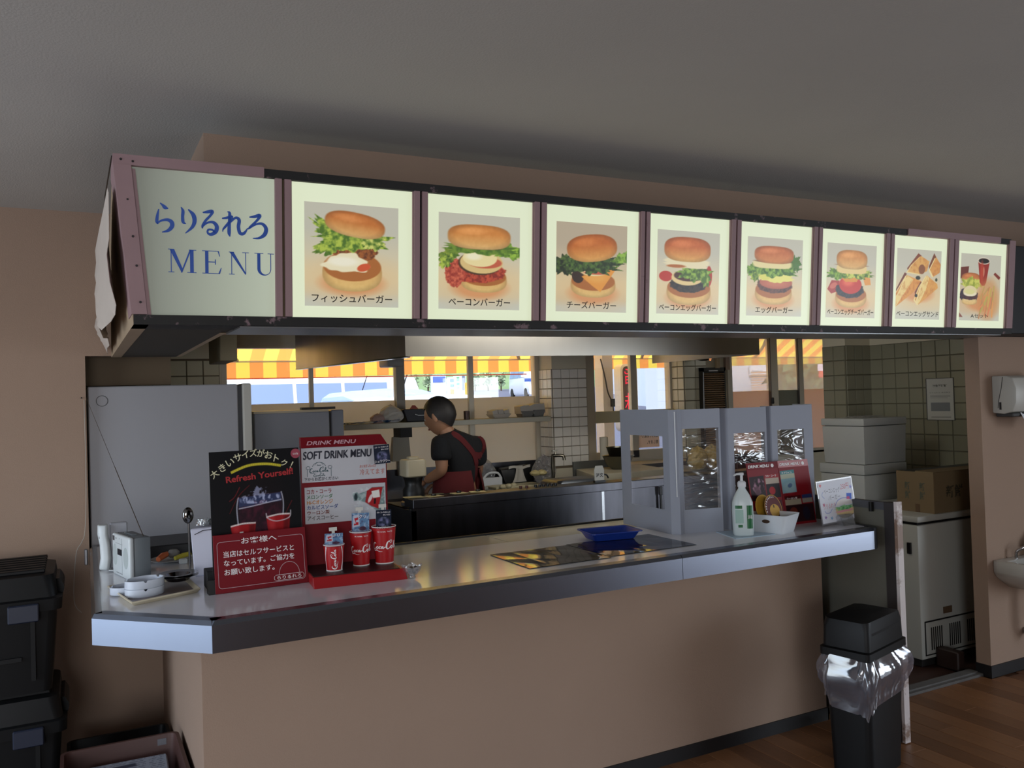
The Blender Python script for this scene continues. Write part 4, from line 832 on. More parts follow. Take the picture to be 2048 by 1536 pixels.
def cup(px, zloc, h, rt, rb, lab, logo, kind, cardw, cardh, seed):
    """paper cup on the ledge; zloc = local x along the stand"""
    base = MS @ Vector((px, .0358, zloc)); t = thing('paper_cup', lab, 'cup', base, 'sample paper cups on the drink stand')
    b = MB(Matrix.Translation(base)); b.lathe([(rb*.94, .004), (rb, 0), (rt, h-.003), (rt*.96, h-.004), (rb*.95, .008)], 32, cap1=True); b.build('cup_wall', mat('cup_red', (.66, .08, .10), .35), t, smooth_=True)
    b = MB(Matrix.Translation(base)); b.tube([(rt*math.cos(a*math.pi/16), rt*math.sin(a*math.pi/16), h) for a in range(33)], .0016, 6); b.build('rim', mat('cup_white', (.90, .87, .86), .5), t, smooth_=True)
    MB(Matrix.Translation(base)).lathe([(rb+.0005, .0), (rb+.001, .004)], 32, cap0=False, cap1=False).build('foot_band', mat('cup_white', (.90, .87, .86), .5), t)
    a0 = math.atan2(-base.y, -base.x)+.08
    def wp(u, v):  # u = arc distance, v = height
        r = rb+(rt-rb)*v/h+.0008; a = a0+u/r; return (base.x+r*math.cos(a), base.y+r*math.sin(a), base.z+v)
    if logo == 'h':
        S = [[(x-64, y-20, w) for x, y, w in st] for st in script_cola(1)]; S = [[p for p in st] for st in S]
        strokes('lettering', S, None, WHT, t, sc=rt*2.5/128, oy=h*.50, warp=lambda u, v: wp(u, v))
        b2 = []; 
    else:
        S = [[(y-20, -(x-64), w) for x, y, w in st] for st in script_cola(1)]
        strokes('lettering', S, None, WHT, t, sc=h*.80/132, oy=h*.47, warp=lambda u, v: wp(u-.003, v))
        strokes('white_band', [[(0, -h*430, 5), (6, 0, 3), (0, h*430, 9)]], None, WHT, t, sc=.001, oy=h*.5, warp=lambda u, v: wp(u+rt*.75, v)); strokes('white_band', [[(0, -h*430, 5), (-4, 0, 3), (0, h*430, 2)]], None, WHT, t, sc=.001, oy=h*.5, warp=lambda u, v: wp(u-rt*.95, v))
    if logo == 'h':
        b = MB(); 
        for k, ch in enumerate('ORIGINAL TASTE'):
            if ch == ' ': continue
            u = (k-6.5)*rt*.095; o = wp(u, h*.87); a = a0+u/rt
            text('lettering', ch, F(o, (-math.sin(a), math.cos(a), 0), (0, 0, 1)), h=rt*.10, m=WHT, parent=t, ax='c', lift=.0004, res=1, off=.02)
    # card standing in the cup with a white tab
    Mc = F(base+Vector((0, 0, h*.86)), (1, -.035, 0), (0, .06, 1))
    MB(Mc).box((-.004, .01, -.006), (.006, cardh+.022, -.0045)).box((-.013, cardh+.012, -.0062), (.014, cardh+.024, -.0046)).build('card_tab', TP, t)
    pop_card(0, 0, cardw, cardh, kind, t, Mc @ Matrix.Translation((0, .004, -.012)), rot=-2)
cup(.085, -.085-.02, .087, .0345, .0265, 'smallest red paper cup with sideways white script, left on stand', 'v', 'blue', .062, .045, 1)
cup(.186, -.150, .117, .0375, .0275, 'middle red paper cup with white script and blue card inside', 'h', 'blue', .062, .075, 2)
cup(.268, -.150, .128, .0420, .0310, 'tallest red paper cup with white script and dark card inside', 'h', 'dark', .056, .070, 3)
# small glass bowl of sweets
gb = thing('glass_bowl', 'small fluted glass bowl of dark sweets beside the cup stand', 'bowl', (1.005, 2.73, CT))
CG = glassy('clear_glass_bowl', (.90, .92, .93), .25, .03, haze=.10, bump=.4, bscale=40)
b = MB(Matrix.Translation((1.005, 2.73, CT))); n = 30
prof = [(.011, .0), (.013, .003), (.009, .008), (.018, .014), (.028, .026), (.034, .042)]
b.rings([[(r*(1+(.10*math.cos(5*2*math.pi*i/n) if r > .02 else 0))*math.cos(2*math.pi*i/n), r*(1+(.10*math.cos(5*2*math.pi*i/n) if r > .02 else 0))*math.sin(2*math.pi*i/n), z+(.004*math.cos(5*2*math.pi*i/n) if z > .03 else 0)) for i in range(n)] for r, z in prof], True, False)
b.build('bowl', CG, gb, smooth_=True, solid=.0015)
rs = np.random.RandomState(2)
for k in range(9):
    a = k*2.4; r = .004+.0105*(k % 3)/1.6
    tag(rebase(MB().ell((1.005+r*math.cos(a), 2.73+r*math.sin(a), CT+.022+.0065*(k//3)), .0062, .0058, .0046, 8, 6).build('sweet', mat('dark_sweet', (.16, .12, .10), .35), smooth_=True)), 'dark sweet %s of the heap in the glass bowl, %s one' % (['at the bottom', 'halfway up', 'on top'][k//3], ['inner', 'middle', 'outer'][k % 3]), 'sweet', 'dark sweets in the glass bowl')
# laminated placemats
def placemat(x0, x1, y0, y1, lab, seed, sp=0):
    t = thing('placemat', lab, 'placemat', ((x0+x1)/2, (y0+y1)/2, CT), 'laminated menus lying on the counter')
    cv = Cv(110, 96, (.13, .10, .09)); n = cv.noise(7, seed, 3); cv.mix(np.clip((n-.55)*4, 0, 1)*.5, (.30, .22, .16)); rs = np.random.RandomState(seed)
    for k in range(7):
        x, y = rs.rand()*.9+.05, rs.rand()*.8+.1; cv.ell(x, y, .05+.04*rs.rand(), .03+.02*rs.rand(), [(.34, .20, .12), (.25, .14, .12), (.22, .22, .14)][k % 3], soft=.5, rot=rs.rand())
    cv.ell(.80, .50, .075, .055, (.45, .44, .43)); cv.ell(.80, .50, .060, .042, (.15, .12, .11)); cv.ell(.30, .86, .07, .05, (.38, .37, .36)); cv.ell(.30, .86, .05, .035, (.28, .26, .25)); cv.ell(.55, .62, .05, .03, (.30, .14, .14))
    sh = MB(); sh.grid(lambda u, v: (x0+(x1-x0)*u, y0+(y1-y0)*v, CT+.0006+.0012*abs(math.sin(9*u+seed))*abs(math.sin(5*v+u*3))), 16, 12); sheet = sh.build('sheet', mat('dark_laminate_edge', (.18, .15, .13), .1, spec=.3), t, solid=-.0004)
    def wp(U, V): return np.stack([x0+(x1-x0)*U, y0+(y1-y0)*V, CT+.0022+.0012*np.abs(np.sin(9*U+seed))*np.abs(np.sin(5*V+U*3))], -1)
    m = printed('gloss_laminate', 0, .06); m.node_tree.nodes['Principled BSDF'].inputs['Specular IOR Level'].default_value = .35
    picture('print', cv, I4, 1, 1, m, sheet, warp=wp)
placemat(1.402, 1.745, 2.625, 2.945, 'left glossy dark laminated menu lying flat on the counter', 4)
placemat(1.750, 2.160, 2.645, 2.960, 'right glossy dark laminated menu under the blue tray', 9)
# blue tray
bt = thing('cash_tray', 'small blue rectangular plastic change tray on the laminated menu', 'tray', (1.97, 2.97, CT+.003))
BLU = mat('royal_blue_plastic', (.10, .20, .52), .32); Mt = RZ((1.972, 2.975, CT+.004), -9)
def rr(w, d, r, z, n=4):
    out = []
    for cx, cy, a0 in ((w-r, d-r, 0), (-w+r, d-r, 90), (-w+r, -d+r, 180), (w-r, -d+r, 270)):
        for k in range(n+1): a = math.radians(a0+90*k/n); out.append((cx+r*math.cos(a), cy+r*math.sin(a), z))
    return out
b = MB(Mt); b.rings([rr(.088, .058, .012, 0), rr(.108, .078, .016, .033), rr(.116, .086, .018, .035), rr(.116, .086, .018, .031), rr(.106, .076, .014, .031), rr(.085, .055, .011, .003)], True, True)
b.build('tray_body', BLU, bt, smooth_=True)
b = MB(Mt)
for i in range(9): b.box((-.06, -.045+.011*i, .003), (.06, -.042+.011*i, .005))
b.build('coin_ribs', BLU, bt)
# ------------------------------------------------------------------ folding partition of card and film
pt = thing('cardboard_partition', 'white folding card partition with crinkled clear film windows', 'partition', (2.55, 2.95, CT))
CARD = mat('grey_white_card', (.60, .62, .67), .7); FILM = glassy('crinkled_film', (.93, .93, .94), .10, .10, haze=.04, bump=1.0, bscale=4.5, stretch=(1.0, 1, 3.2), gmax=.55); FILMC = glassy('flat_film', (.97, .97, .98), .05, .05)
FCARD = [((2.256, 3.285), (2.240, 2.905)), ((2.300, 2.888), (2.470, 2.850)), ((2.505, 2.850), (2.730, 2.842)), ((2.762, 2.842), (2.950, 2.812))]
def framed(a, c, z1, wx0, wx1, wz0, wz1, film, nm='panel'):
    a = Vector((*a, CT)); c = Vector((*c, CT)); w = (c-a).length; M = F(a, c-a, (0, 0, 1)); H = z1-CT
    b = MB(M); t = .003
    b.box((0, 0, -t), (wx0, H, 0)).box((wx1, 0, -t), (w, H, 0)).box((wx0, 0, -t), (wx1, wz0, 0)).box((wx0, wz1, -t), (wx1, H, 0))
    p = b.build(nm, CARD, pt); q = MB(M); q.grid(lambda u, v: (wx0-.006+(wx1-wx0+.012)*u, wz0-.006+(wz1-wz0+.012)*v, -t-.001+(0 if film is FILMC else .0035*math.sin(17*v+5*u)*math.sin(7*u+11*v))), 14, 20); q.build('film', film, p, smooth_=True)
    return M, w, H
framed(FCARD[0][0], FCARD[0][1], 1.43, .075, .335, .10, .415, FILMC)
framed((2.296, 2.888), (2.476, 2.850), 1.428, .004, .176, .10, .445, FILM)
framed((2.520, 2.850), (2.735, 2.842), 1.426, .030, .205, .09, .415, FILM)
framed((2.765, 2.842), (2.985, 2.812), 1.428, .030, .175, .10, .42, FILM)
for a, c, z1 in (((2.240, 2.905), (2.268, 2.878), 1.428), ((2.268, 2.878), (2.298, 2.889), 1.43), ((2.476, 2.850), (2.497, 2.90), 1.428), ((2.497, 2.90), (2.520, 2.850), 1.426), ((2.735, 2.842), (2.750, 2.89), 1.428), ((2.750, 2.89), (2.765, 2.842), 1.428), ((2.985, 2.812), (3.02, 2.96), 1.43)):
    a = Vector((*a, CT)); c = Vector((*c, CT)); MB(F(a, c-a, (0, 0, 1))).box((0, 0, -.003), ((c-a).length, z1-CT, 0)).build('fold', CARD, pt)
MB().box((2.252, 2.8775, CT+.16), (2.256, 2.8795, 1.42)).build('hinge_rod', WHITE, pt)
# ------------------------------------------------------------------ right end of the counter
mt = tag(rebase(MB().prism([(2.37, 2.655), (2.57, 2.640), (2.60, 2.80), (2.42, 2.835)], CT, CT+.0025).build('counter_mat', mat('pale_blue_sheet', (.66, .74, .80), .3))), 'thin pale blue sheet under the sanitiser bottle', 'mat')
sb = thing('sanitiser_bottle', 'translucent pump bottle with green labels by the partition', 'bottle', (2.455, 2.705, CT+.003))
Mb = RZ((2.455, 2.705, CT+.003), -34); b = MB(Mb)
prof = [(.0, .038, .030), (.004, .041, .033), (.10, .042, .034), (.135, .041, .033), (.165, .030, .026), (.185, .018, .017), (.192, .014, .014), (.20, .014, .014)]
b.rings([[(p[0], p[1], z) for p in rr(w, d, min(w, d)*.7, z, 4)] for z, w, d in prof]); b.build('body', mat('milky_bottle', (.80, .84, .84), .3, spec=.4), sb, smooth_=True)
GRN = mat('green_label', (.08, .38, .20), .4); GRL = mat('pale_green_label', (.60, .72, .68), .5)
def wrapl(name, x0, x1, z0, z1, m, par):
    b = MB(Mb)
    for x in np.linspace(x0, x1, 7)[:-1]:
        dx = (x1-x0)/6
        f = lambda q: -.0345+ (0.0 if abs(q) < .018 else .034-.0345+(.0345-.0005)*0+ (abs(q)-.018)**2*22)
        b.add([(x, f(x), z0), (x+dx, f(x+dx), z0), (x+dx, f(x+dx), z1), (x, f(x), z1)], [(0, 1, 2, 3)])
    return b.build(name, m, par)
lb = wrapl('label_front', .012, .036, .03, .125, GRN, sb); wrapl('label_band', -.034, -.006, .112, .125, GRN, sb); wrapl('label_text_area', -.034, -.002, .052, .108, GRL, sb); wrapl('label_band', -.024, -.006, .035, .046, GRN, sb)
text('lettering', '消毒', Mb @ F((.024, -.0352, .07), (1, 0, 0), (0, 0, 1)), h=.016, w=.018, m=WHT, parent=sb, ax='c', lift=.0014)
b = MB(Mb); b.lathe([(.0165, .198), (.0175, .2), (.0175, .216), (.013, .222), (.006, .224), (.0055, .246), (.009, .247), (.010, .256), (.006, .258)], 20); b.tube([(0, 0, .252), (-.02, -.012, .253), (-.034, -.024, .248)], [.006, .0045, .0035], 8); b.build('pump', WHITE, sb, smooth_=True)
MB(Mb).tube([(0, 0, .19), (0, 0, .012)], .002, 6).build('dip_tube', WHITE, sb)
# white basket with folded paper fans
bk = thing('white_basket', 'small white plastic basket with oval handle holes beside the pump bottle', 'basket', (2.63, 2.70, CT))
Mk = RZ((2.622, 2.706, CT), 22); Bm = mat('white_basket_plastic', (.84, .86, .88), .35)
b = MB(Mk); b.rings([rr(.058, .070, .014, .0), rr(.075, .092, .018, .078), rr(.071, .088, .016, .078), rr(.055, .067, .012, .004)]); b.build('basket_body', Bm, bk, smooth_=True)
b = MB(Mk @ F((-.067, .0, .052), (0, -1, 0), (-.17, 0, 1))); b.lathe([(.001, .004), (.017, .004), (.017, .0046)], 20, sy=.48); b.build('handle_hole', mat('hole_brown', (.25, .16, .08), .8), bk)
FY = mat('mustard_card', (.78, .60, .20), .5); FR = mat('maroon_card', (.36, .08, .08), .5)
for k, (ang, dx, m_, la) in enumerate(((28, -.012, FY, 'mustard and maroon round paper fan standing in the basket'), (36, .014, FY, 'second paper fan behind, only its orange edge showing'))):
    t = thing('paper_fan', la, 'fan', (2.61, 2.71+.02*k, CT+.012))
    Mf = F((2.655+dx*0-.022*k, 2.712+.028*k, CT+.012), (1, .2, 0), (-.55-.05*k, .15, 1)) @ Matrix.Translation((0, .082, 0)) @ Matrix.Scale(1.15, 4)
    b = MB(Mf); b.lathe([(.052, 0), (.052, .0012)], 30); p = b.build('fan_leaf', FR if k == 0 else FY, t)
    if k == 0:
        MB(Mf).lathe([(.0495, .0014), (.052, .0014)], 30, cap0=False, cap1=False).build('rim_ring', FY, p)
        b = MB(Mf); b.lathe([(.0005, .0016), (.030, .0016)], 24, c=(.006, -.008, 0), sy=.8, cap0=False, cap1=False); b.build('yellow_disc', FY, p)
        text('lettering', 'R', Mf @ Matrix.Translation((.006, .002, .0012)), h=.012, m=INK, parent=p, ax='c', off=.04)
        for i, ch in enumerate('RARIRURERO'):
            a = math.radians(190-13*i); text('lettering', ch, Mf @ Matrix.Translation((.040*math.cos(a), .040*math.sin(a), 0)) @ Matrix.Rotation(a-math.pi/2, 4, 'Z'), h=.007, m=WHT, parent=p, ax='c', off=.04, lift=.0020, res=1)
    MB(Mf).box((-.004, -.070, -.001), (.004, -.045, .0005)).build('stick', FY, t)
# red drink menu board
dm = thing('drink_menu_board', 'red upright drink menu board with two matching halves, behind the white basket', 'board', (2.83, 2.80, CT))
for k, (xl, yl, w) in enumerate(((2.606, 2.795, .165), (2.781, 2.787, .165))):
    Md = F((xl, yl, CT), (1, -.05, 0), (-.12, .30, 1)); Hh = .285
    Md = F((xl, yl, CT), (1, -.05, 0), (0, .05, 1)) @ Matrix(((1, -.10, 0, 0), (0, 1, 0, 0), (0, 0, 1, 0), (0, 0, 0, 1)))
    p = MB(Md).box((0, 0, -.003), (w+.008, Hh, 0)).build('board_half', RED if k else REDM, dm)
    cv = Cv(80, 138, (.50, .07, .11))
    if k == 0:
        cv.poly([(.03, .12), (.50, .11), (.50, .52), (.03, .53)], (.15, .05, .08)); n = cv.noise(14, 4, 3); m = cv.em(.3, .28, .22, .13)[0]; cv.mix(m*np.clip((n-.5)*5, 0, 1), (.62, .45, .52)); m = cv.em(.25, .36, .1, .08)[0]; cv.mix(m*.7, (.45, .30, .35))
        cv.poly([(.54, .10), (.98, .10), (.98, .16), (.54, .16)], (.62, .14, .16)); cv.poly([(.54, .16), (.98, .16), (.98, .26), (.54, .26)], (.72, .66, .60)); cv.poly([(.54, .26), (.98, .26), (.98, .50), (.54, .50)], (.12, .06, .09)); cv.ell(.72, .38, .10, .07, (.66, .12, .14)); cv.poly([(.1, .56), (.98, .55), (.98, .98), (.1, .98)], (.32, .12, .14)); cv.poly([(.15, .58), (.6, .58), (.6, .72), (.15, .72)], (.60, .40, .30))
    else:
        cv.poly([(.03, .06), (.50, .05), (.50, .44), (.03, .45)], (.50, .64, .68)); cv.poly([(.03, .06), (.50, .05), (.50, .11), (.03, .12)], (.26, .52, .54)); cv.poly([(.03, .12), (.50, .11), (.50, .19), (.03, .20)], (.70, .72, .64)); cv.ell(.30, .32, .08, .035, (.10, .22, .42), rot=-.5); cv.mix(cv.em(.28, .36, .2, .09, soft=.6)[0]*.4, (.78, .86, .88))
        cv.poly([(.06, .50), (.60, .50), (.60, .56), (.06, .56)], (.28, .06, .08)); cv.poly([(.64, .50), (.98, .49), (.98, .56), (.64, .56)], (.16, .20, .38)); cv.poly([(.06, .56), (.60, .56), (.60, .66), (.06, .66)], (.62, .58, .50)); cv.poly([(.64, .56), (.98, .56), (.98, .64), (.64, .64)], (.55, .52, .48)); cv.poly([(.06, .66), (.98, .66), (.98, .96), (.06, .96)], (.16, .06, .08)); cv.ell(.3, .8, .14, .1, (.40, .16, .12)); cv.ell(.72, .82, .12, .12, (.12, .10, .16))
    picture('print', cv, Md, w+.006, Hh-.030, PRN, p, lift=.0004)
    text('lettering', 'DRINK MENU', Md @ Matrix.Translation((.008, Hh-.023, 0)), h=.013, w=.118, m=WHT, parent=p, off=.03, shear=.2)
    MB(Md).lathe([(.0005, .0008), (.008, .0008)], 20, c=(.142, Hh-.017, 0), cap0=False, cap1=False).build('badge', WHT, p)
    text('lettering', 'コカ・コーラ' if k == 0 else 'スプライト', Md @ Matrix.Translation((.095 if k == 0 else .012, Hh-.066 if k == 0 else Hh-.058, 0)), h=.009, w=.06, m=WHT, parent=p, off=.02, lift=.0012)
    text('lettering', 'ウーロン茶' if k else 'ファンタ', Md @ Matrix.Translation((.022, .112, 0)), h=.009, w=.06, m=WHT, parent=p, off=.02, lift=.0012)
# hand-drawn price card in a stand
hc = thing('handmade_price_card', 'laminated hand-drawn burger price card at the counter end', 'card', (2.97, 2.67, CT))
Mh = F((2.870, 2.662, CT+.012), (1, -.01, 0), (0, .07, 1)) @ Matrix(((1, -.09, 0, 0), (.05, 1, 0, 0), (0, 0, 1, 0), (0, 0, 0, 1))); hw, hh = .205, .178
MB(Mh).box((-.006, -.006, -.002), (hw+.006, hh+.006, -.0008)).build('laminate', glassy('laminate_edge', (.9, .93, .95), .2, haze=.5), hc)
p = MB(Mh).box((0, 0, -.0008), (hw, hh, 0)).build('paper', mat('drawing_paper', (.88, .89, .93), .35), hc)
cv = Cv(110, 96, (.88, .89, .93)); n = cv.noise(24, 5, 2)
m, u, v = cv.em(.70, .72, .28, .23, p=2.4)
cv.mix(m*(v > -.2), (.90, .80, .62)); m2, u2, v2 = cv.em(.70, .60, .27, .12); cv.mix(m2*np.clip((v2 < .2)*1., 0, 1)*.8, (.93, .90, .88)); leaf(cv, .68, .70, .26, .055, 4, c1=(.62, .85, .62), c2=(.35, .66, .42)); cv.ell(.68, .78, .26, .03, (.92, .66, .70)); cv.ell(.70, .845, .25, .045, (.92, .82, .62))
arc(cv, [(.42, .62), (.52, .50), (.70, .46), (.90, .52), (.96, .64)], .010, (.45, .50, .80)); arc(cv, [(.47, .86), (.58, .92), (.75, .94), (.92, .88)], .010, (.25, .12, .12))
cv.poly([(.80, .36), (.95, .38), (.93, .52), (.78, .50)], (.28, .42, .80)); cv.poly([(.80, .44), (.88, .45), (.88, .52), (.78, .50)], (.78, .35, .55))
for x, y, c in ((.07, .08, (.85, .3, .3)), (.10, .55, (.75, .3, .45)), (.10, .86, (.50, .35, .65)), (.27, .90, (.35, .60, .80)), (.95, .22, (.45, .45, .80))):
    for k in range(5):
        a = k*1.2566; arc(cv, [(x, y), (x+.035*math.cos(a), y+.035*math.sin(a)/cv.asp)], .010, c)
arc(cv, [(.10, .70), (.14, .76), (.24, .76), (.32, .68)], .008, (.42, .50, .80)); arc(cv, [(.14, .40), (.08, .32), (.12, .24)], .006, (.45, .55, .80))
picture('drawing', cv, Mh, hw, hh, PRN, p, lift=.0003)
text('lettering', 'ベーコンエッグ', Mh @ Matrix.Translation((.030, .125, 0)), h=.022, w=.098, m=NAVY, parent=p, off=-.012, shear=.2); text('lettering', 'バーガー', Mh @ Matrix.Translation((.052, .096, 0)), h=.021, w=.072, m=NAVY, parent=p, off=-.012, shear=.2)
RI = mat('red_marker', (.80, .22, .24), .5); text('lettering', '250円', Mh @ Matrix.Translation((.132, .132, 0)), h=.026, w=.052, m=RI, parent=p, off=-.01, shear=.15); text('lettering', 'らりるれろ', Mh @ Matrix.Translation((.016, .062, 0)), h=.020, w=.072, m=RI, parent=p, off=-.012, shear=.2)
MB().hexa([(2.955, 2.628, CT), (3.022, 2.622, CT), (3.022, 2.70, CT), (2.955, 2.70, CT), (2.942, 2.640, CT+.048), (3.015, 2.634, CT+.048), (3.015, 2.640, CT+.048), (2.942, 2.646, CT+.048)]).build('card_holder', glassy('acrylic_stand', (.92, .95, .97), .35, .05, haze=.25), hc)
# ------------------------------------------------------------------ left end of the counter
TR = mat('cream_tray_rim', (.82, .78, .68), .4)
ty = thing('serving_tray', 'cream-rimmed shallow tray holding the ashtrays at the counter left end', 'tray', (.215, 3.05, CT))
P4 = [(.142, 2.843), (.350, 2.930), (.335, 3.18), (.085, 3.16)]
c4 = Vector((.225, 3.03)); b = MB(Matrix.Translation((0, 0, CT)))
def q4(s, z): return [(c4.x+(x-c4.x)*s, c4.y+(y-c4.y)*s, z) for x, y in P4]
b.rings([q4(.93, 0), q4(1.02, .012), q4(1.0, .015), q4(.97, .0145), q4(.90, .004)], True, True); b.build('tray_rim', TR, ty, bevel=.0015, smooth_=True)
b = MB(Matrix.Translation((0, 0, CT+.0045))); b.add(q4(.895, 0), [(0, 1, 2, 3)]); b.build('tray_base', mat('tray_brown_base', (.50, .45, .44), .3), ty)
def ashtray(x, y, z, rx, ry, rot, lab, h=.026):
    t = thing('ashtray', lab, 'ashtray', (x, y, z), 'white ashtrays on the cream tray'); M = RZ((x, y, z), rot); b = MB(M); n = 90
    def rg(k, zz, cut=False):
        out = []
        for i in range(n):
            a = 2*math.pi*i/n; dz = 0
            if cut and min(abs((math.degrees(a)-g+180) % 360-180) for g in (20, 140, 250)) < 5: dz = -.006
            out.append((rx*k*math.cos(a), ry*k*math.sin(a), zz+dz))
        return out
    b.rings([rg(.97, 0), rg(1, .002), rg(1, h, True), rg(.93, h, True), rg(.91, .006)]); b.build('ashtray_body', mat('white_melamine', (.80, .83, .88), .3), t, smooth_=True); return t
ashtray(.188, 2.985, CT+.0045, .062, .048, 25, 'lower white oval ashtray of the stacked pair on the tray')
ashtray(.188, 2.985, CT+.031, .062, .048, 25, 'upper white notched oval ashtray stacked on another')
ashtray(.137, 3.055, CT+.0045, .050, .042, 20, 'single white ashtray at the left of the tray', h=.024)
DM = mat('dark_polished_metal', (.42, .42, .44), .18, 1.0)
for k in range(2):
    t = thing('metal_ashtray', ['lower dark metal ashtray of the pair behind the white ones', 'upper shiny metal ashtray of the pair behind the white ones'][k], 'ashtray', (.300, 3.10, CT+.0155+.006*k), 'metal ashtrays stacked behind the tray')
    b = MB(Matrix.Translation((.300, 3.10, CT+.0155+.006*k))); b.lathe([(.030, 0), (.034, .001), (.046, .014), (.066, .018), (.066, .0195), (.040, .017), (.032, .004)], 40, cap1=True); b.build('dish', DM, t, smooth_=True)
# radio with aerial
rd = thing('radio', 'small white table radio with round speakers and long aerial', 'radio', (.165, 3.40, CT))
Ra = Vector((.158, 3.270, CT)); Rb = Vector((.112, 3.470, CT)); Md_ = F(Rb, Ra-Rb, (0, 0, 1)); rwid = (Ra-Rb).length; rht = .150; rdp = .075
RW = mat('radio_white', (.82, .85, .86), .35); RG = mat('radio_grey', (.45, .48, .50), .45)
MB(Md_).box((0, 0, -.018), (rwid, rht, 0)).build('front_case', RW, rd, bevel=.007, seg=3, smooth_=True); MB(Md_).box((.002, .002, -rdp), (rwid-.002, rht-.002, -.018)).build('rear_case', RG, rd, bevel=.006, seg=2, smooth_=True)
for cx in (.035, rwid-.040): MB(Md_).lathe([(.0005, .0006), (.028, .0006), (.0285, 0)], 28, c=(cx, .075, 0), sy=1.35, cap0=False, cap1=False).build('speaker_grille', mat('grille_grey', (.70, .74, .74), .6), rd)
MB(Md_).box((.068, .078, 0), (.118, .100, .0012)).build('display', mat('display_dark', (.20, .20, .22), .2), rd); MB(Md_).box((.012, .125, 0), (.032, .142, .001)).build('badge', mat('badge_grey', (.28, .27, .28), .4), rd)
MB(Md_).box((.045, .134, 0), (.056, .137, .001)).box((.09, .136, 0), (.095, .138, .001)).box((.045, .118, 0), (.13, .1188, .0008)).box((.12, .01, 0), (.1208, .14, .0006)).box((.05, .012, 0), (.12, .0135, .0008)).build('trim_lines', RG, rd)
b = MB(Md_); [b.box((.05+.02*i, rht, -.045), (.062+.02*i, rht+.003, -.03)) for i in range(5)]; b.build('button', RG, rd)
ae = at(172, 795, 'y', 4.10); b0 = Md_ @ Vector((rwid-.02, rht, -.055)); MB().tube([b0, b0+(ae-b0)*.45], .0016, 6).tube([b0+(ae-b0)*.45, ae], .0009, 6).build('aerial', mat('aerial_steel', (.55, .52, .48), .3, 1.0), rd)
# cordless phone / slim white appliance behind
pv = thing('wall_phone_base', 'curved white telephone base with slotted grey back, left of radio', 'telephone', (.11, 3.56, CT))
b = MB(); pr = [(.0, 0), (.006, .04), (.004, .09), (-.003, .13), (-.002, .165)]
b.rings([[(.085+o+x, 3.56+y, CT+z) for x, y in ((-.016, 0), (.010, -.012), (.020, .0), (.020, .05), (-.016, .05))] for (o, z) in [(p[0], p[1]*1.02) for p in pr]]); b.build('handset', RW, pv, bevel=.004, smooth_=True)
MB().box((.108, 3.575, CT), (.170, 3.60, CT+.172)).build('cradle', mat('pale_grey_case', (.62, .63, .66), .5), pv, bevel=.004)
b = MB(); [b.box((.124+.0058*i, 3.5735, CT+.10), (.127+.0058*i, 3.575, CT+.135)) for i in range(7)]; b.build('vent_slots', BLACK, pv)
MB().box((.070, 3.558, CT+.12), (.076, 3.560, CT+.14)).build('screen', BLACK, pv); b = MB(); b.grid(lambda u, v: (.10+.055*u, 3.50+.05*v-.02*u, CT+.001+.008*(1-u)*(1-v)), 4, 4); b.build('foot', RW, pv, solid=.003)
# white dispenser box, ladle, dish
dp = thing('napkin_dispenser', 'white upright dispenser box behind the red notice', 'dispenser', (.43, 3.22, CT))
MB().hexa([(.365, 3.215, CT), (.50, 3.175, CT), (.53, 3.27, CT), (.395, 3.31, CT), (.355, 3.215, CT+.17), (.50, 3.175, CT+.175), (.53, 3.27, CT+.175), (.390, 3.31, CT+.17)]).build('box', mat('pale_lilac_white', (.76, .76, .82), .5), dp, bevel=.004)
MB().tube([(.368, 3.205, CT+.150), (.395, 3.200, CT+.163), (.44, 3.186, CT+.166), (.50, 3.170, CT+.168)], .0014, 6).build('seam_line', BLACK, dp)
tag(rebase(MB().box((.42, 3.19, CT+.176), (.48, 3.24, CT+.20)).build('black_pouch', BLACK, bevel=.008, seg=2, smooth_=True)), 'small black pouch on top of the white dispenser', 'pouch')
tag(rebase(MB().lathe([(.02, 0), (.026, .004), (.024, .026)], 20, c=(.405, 3.26, CT+.172)).build('clear_cup', CG, solid=.001, smooth_=True)), 'small clear cup on the white dispenser', 'cup')
ld = thing('ladle', 'round steel ladle head standing up behind the dispenser', 'ladle', (.365, 3.33, CT))
MB().tube([(.365, 3.34, CT+.001), (.364, 3.338, CT+.175)], .004, 8).build('handle', STEEL, ld); b = MB(F((.362, 3.335, CT+.205), (1, .1, 0), (-.1, .0, 1))); b.ell((0, 0, 0), .020, .030, .010, 18, 10); b.build('bowl', mat('mirror_steel', (.5, .5, .5), .08, 1.0), ld, smooth_=True)
tag(rebase(MB().box((.374, 2.955, CT), (.406, 3.03, CT+.060)).build('black_box', mat('matte_black_box', (.07, .07, .08), .7), bevel=.002)), 'little matte black box left of the red notice', 'box')
pt2 = thing('plate_of_scraps', 'white plate with orange and yellow wrappers under the tall fridge', 'plate', (.33, 3.60, CT))
MB(Matrix.Translation((.33, 3.60, CT))).lathe([(.03, 0), (.045, .002), (.085, .012), (.087, .011), (.045, .004), (.01, .003)], 30).build('plate', mat('china_white', (.75, .76, .76), .25), pt2, smooth_=True)
tag(rebase(MB().tube([(.275, 3.57, CT+.017), (.295, 3.60, CT+.024), (.312, 3.62, CT+.026)], [.010, .013, .011], 8).build('orange_wrapper', mat('orange_wrap', (.75, .38, .20), .5), smooth_=True)), 'orange wrapper on the plate', 'wrapper')
tag(rebase(MB().tube([(.335, 3.56, CT+.016), (.365, 3.58, CT+.020), (.395, 3.59, CT+.024)], [.008, .010, .009], 8).build('yellow_wrapper', mat('yellow_wrap', (.66, .62, .18), .5), smooth_=True)), 'yellow wrapper on the plate', 'wrapper')
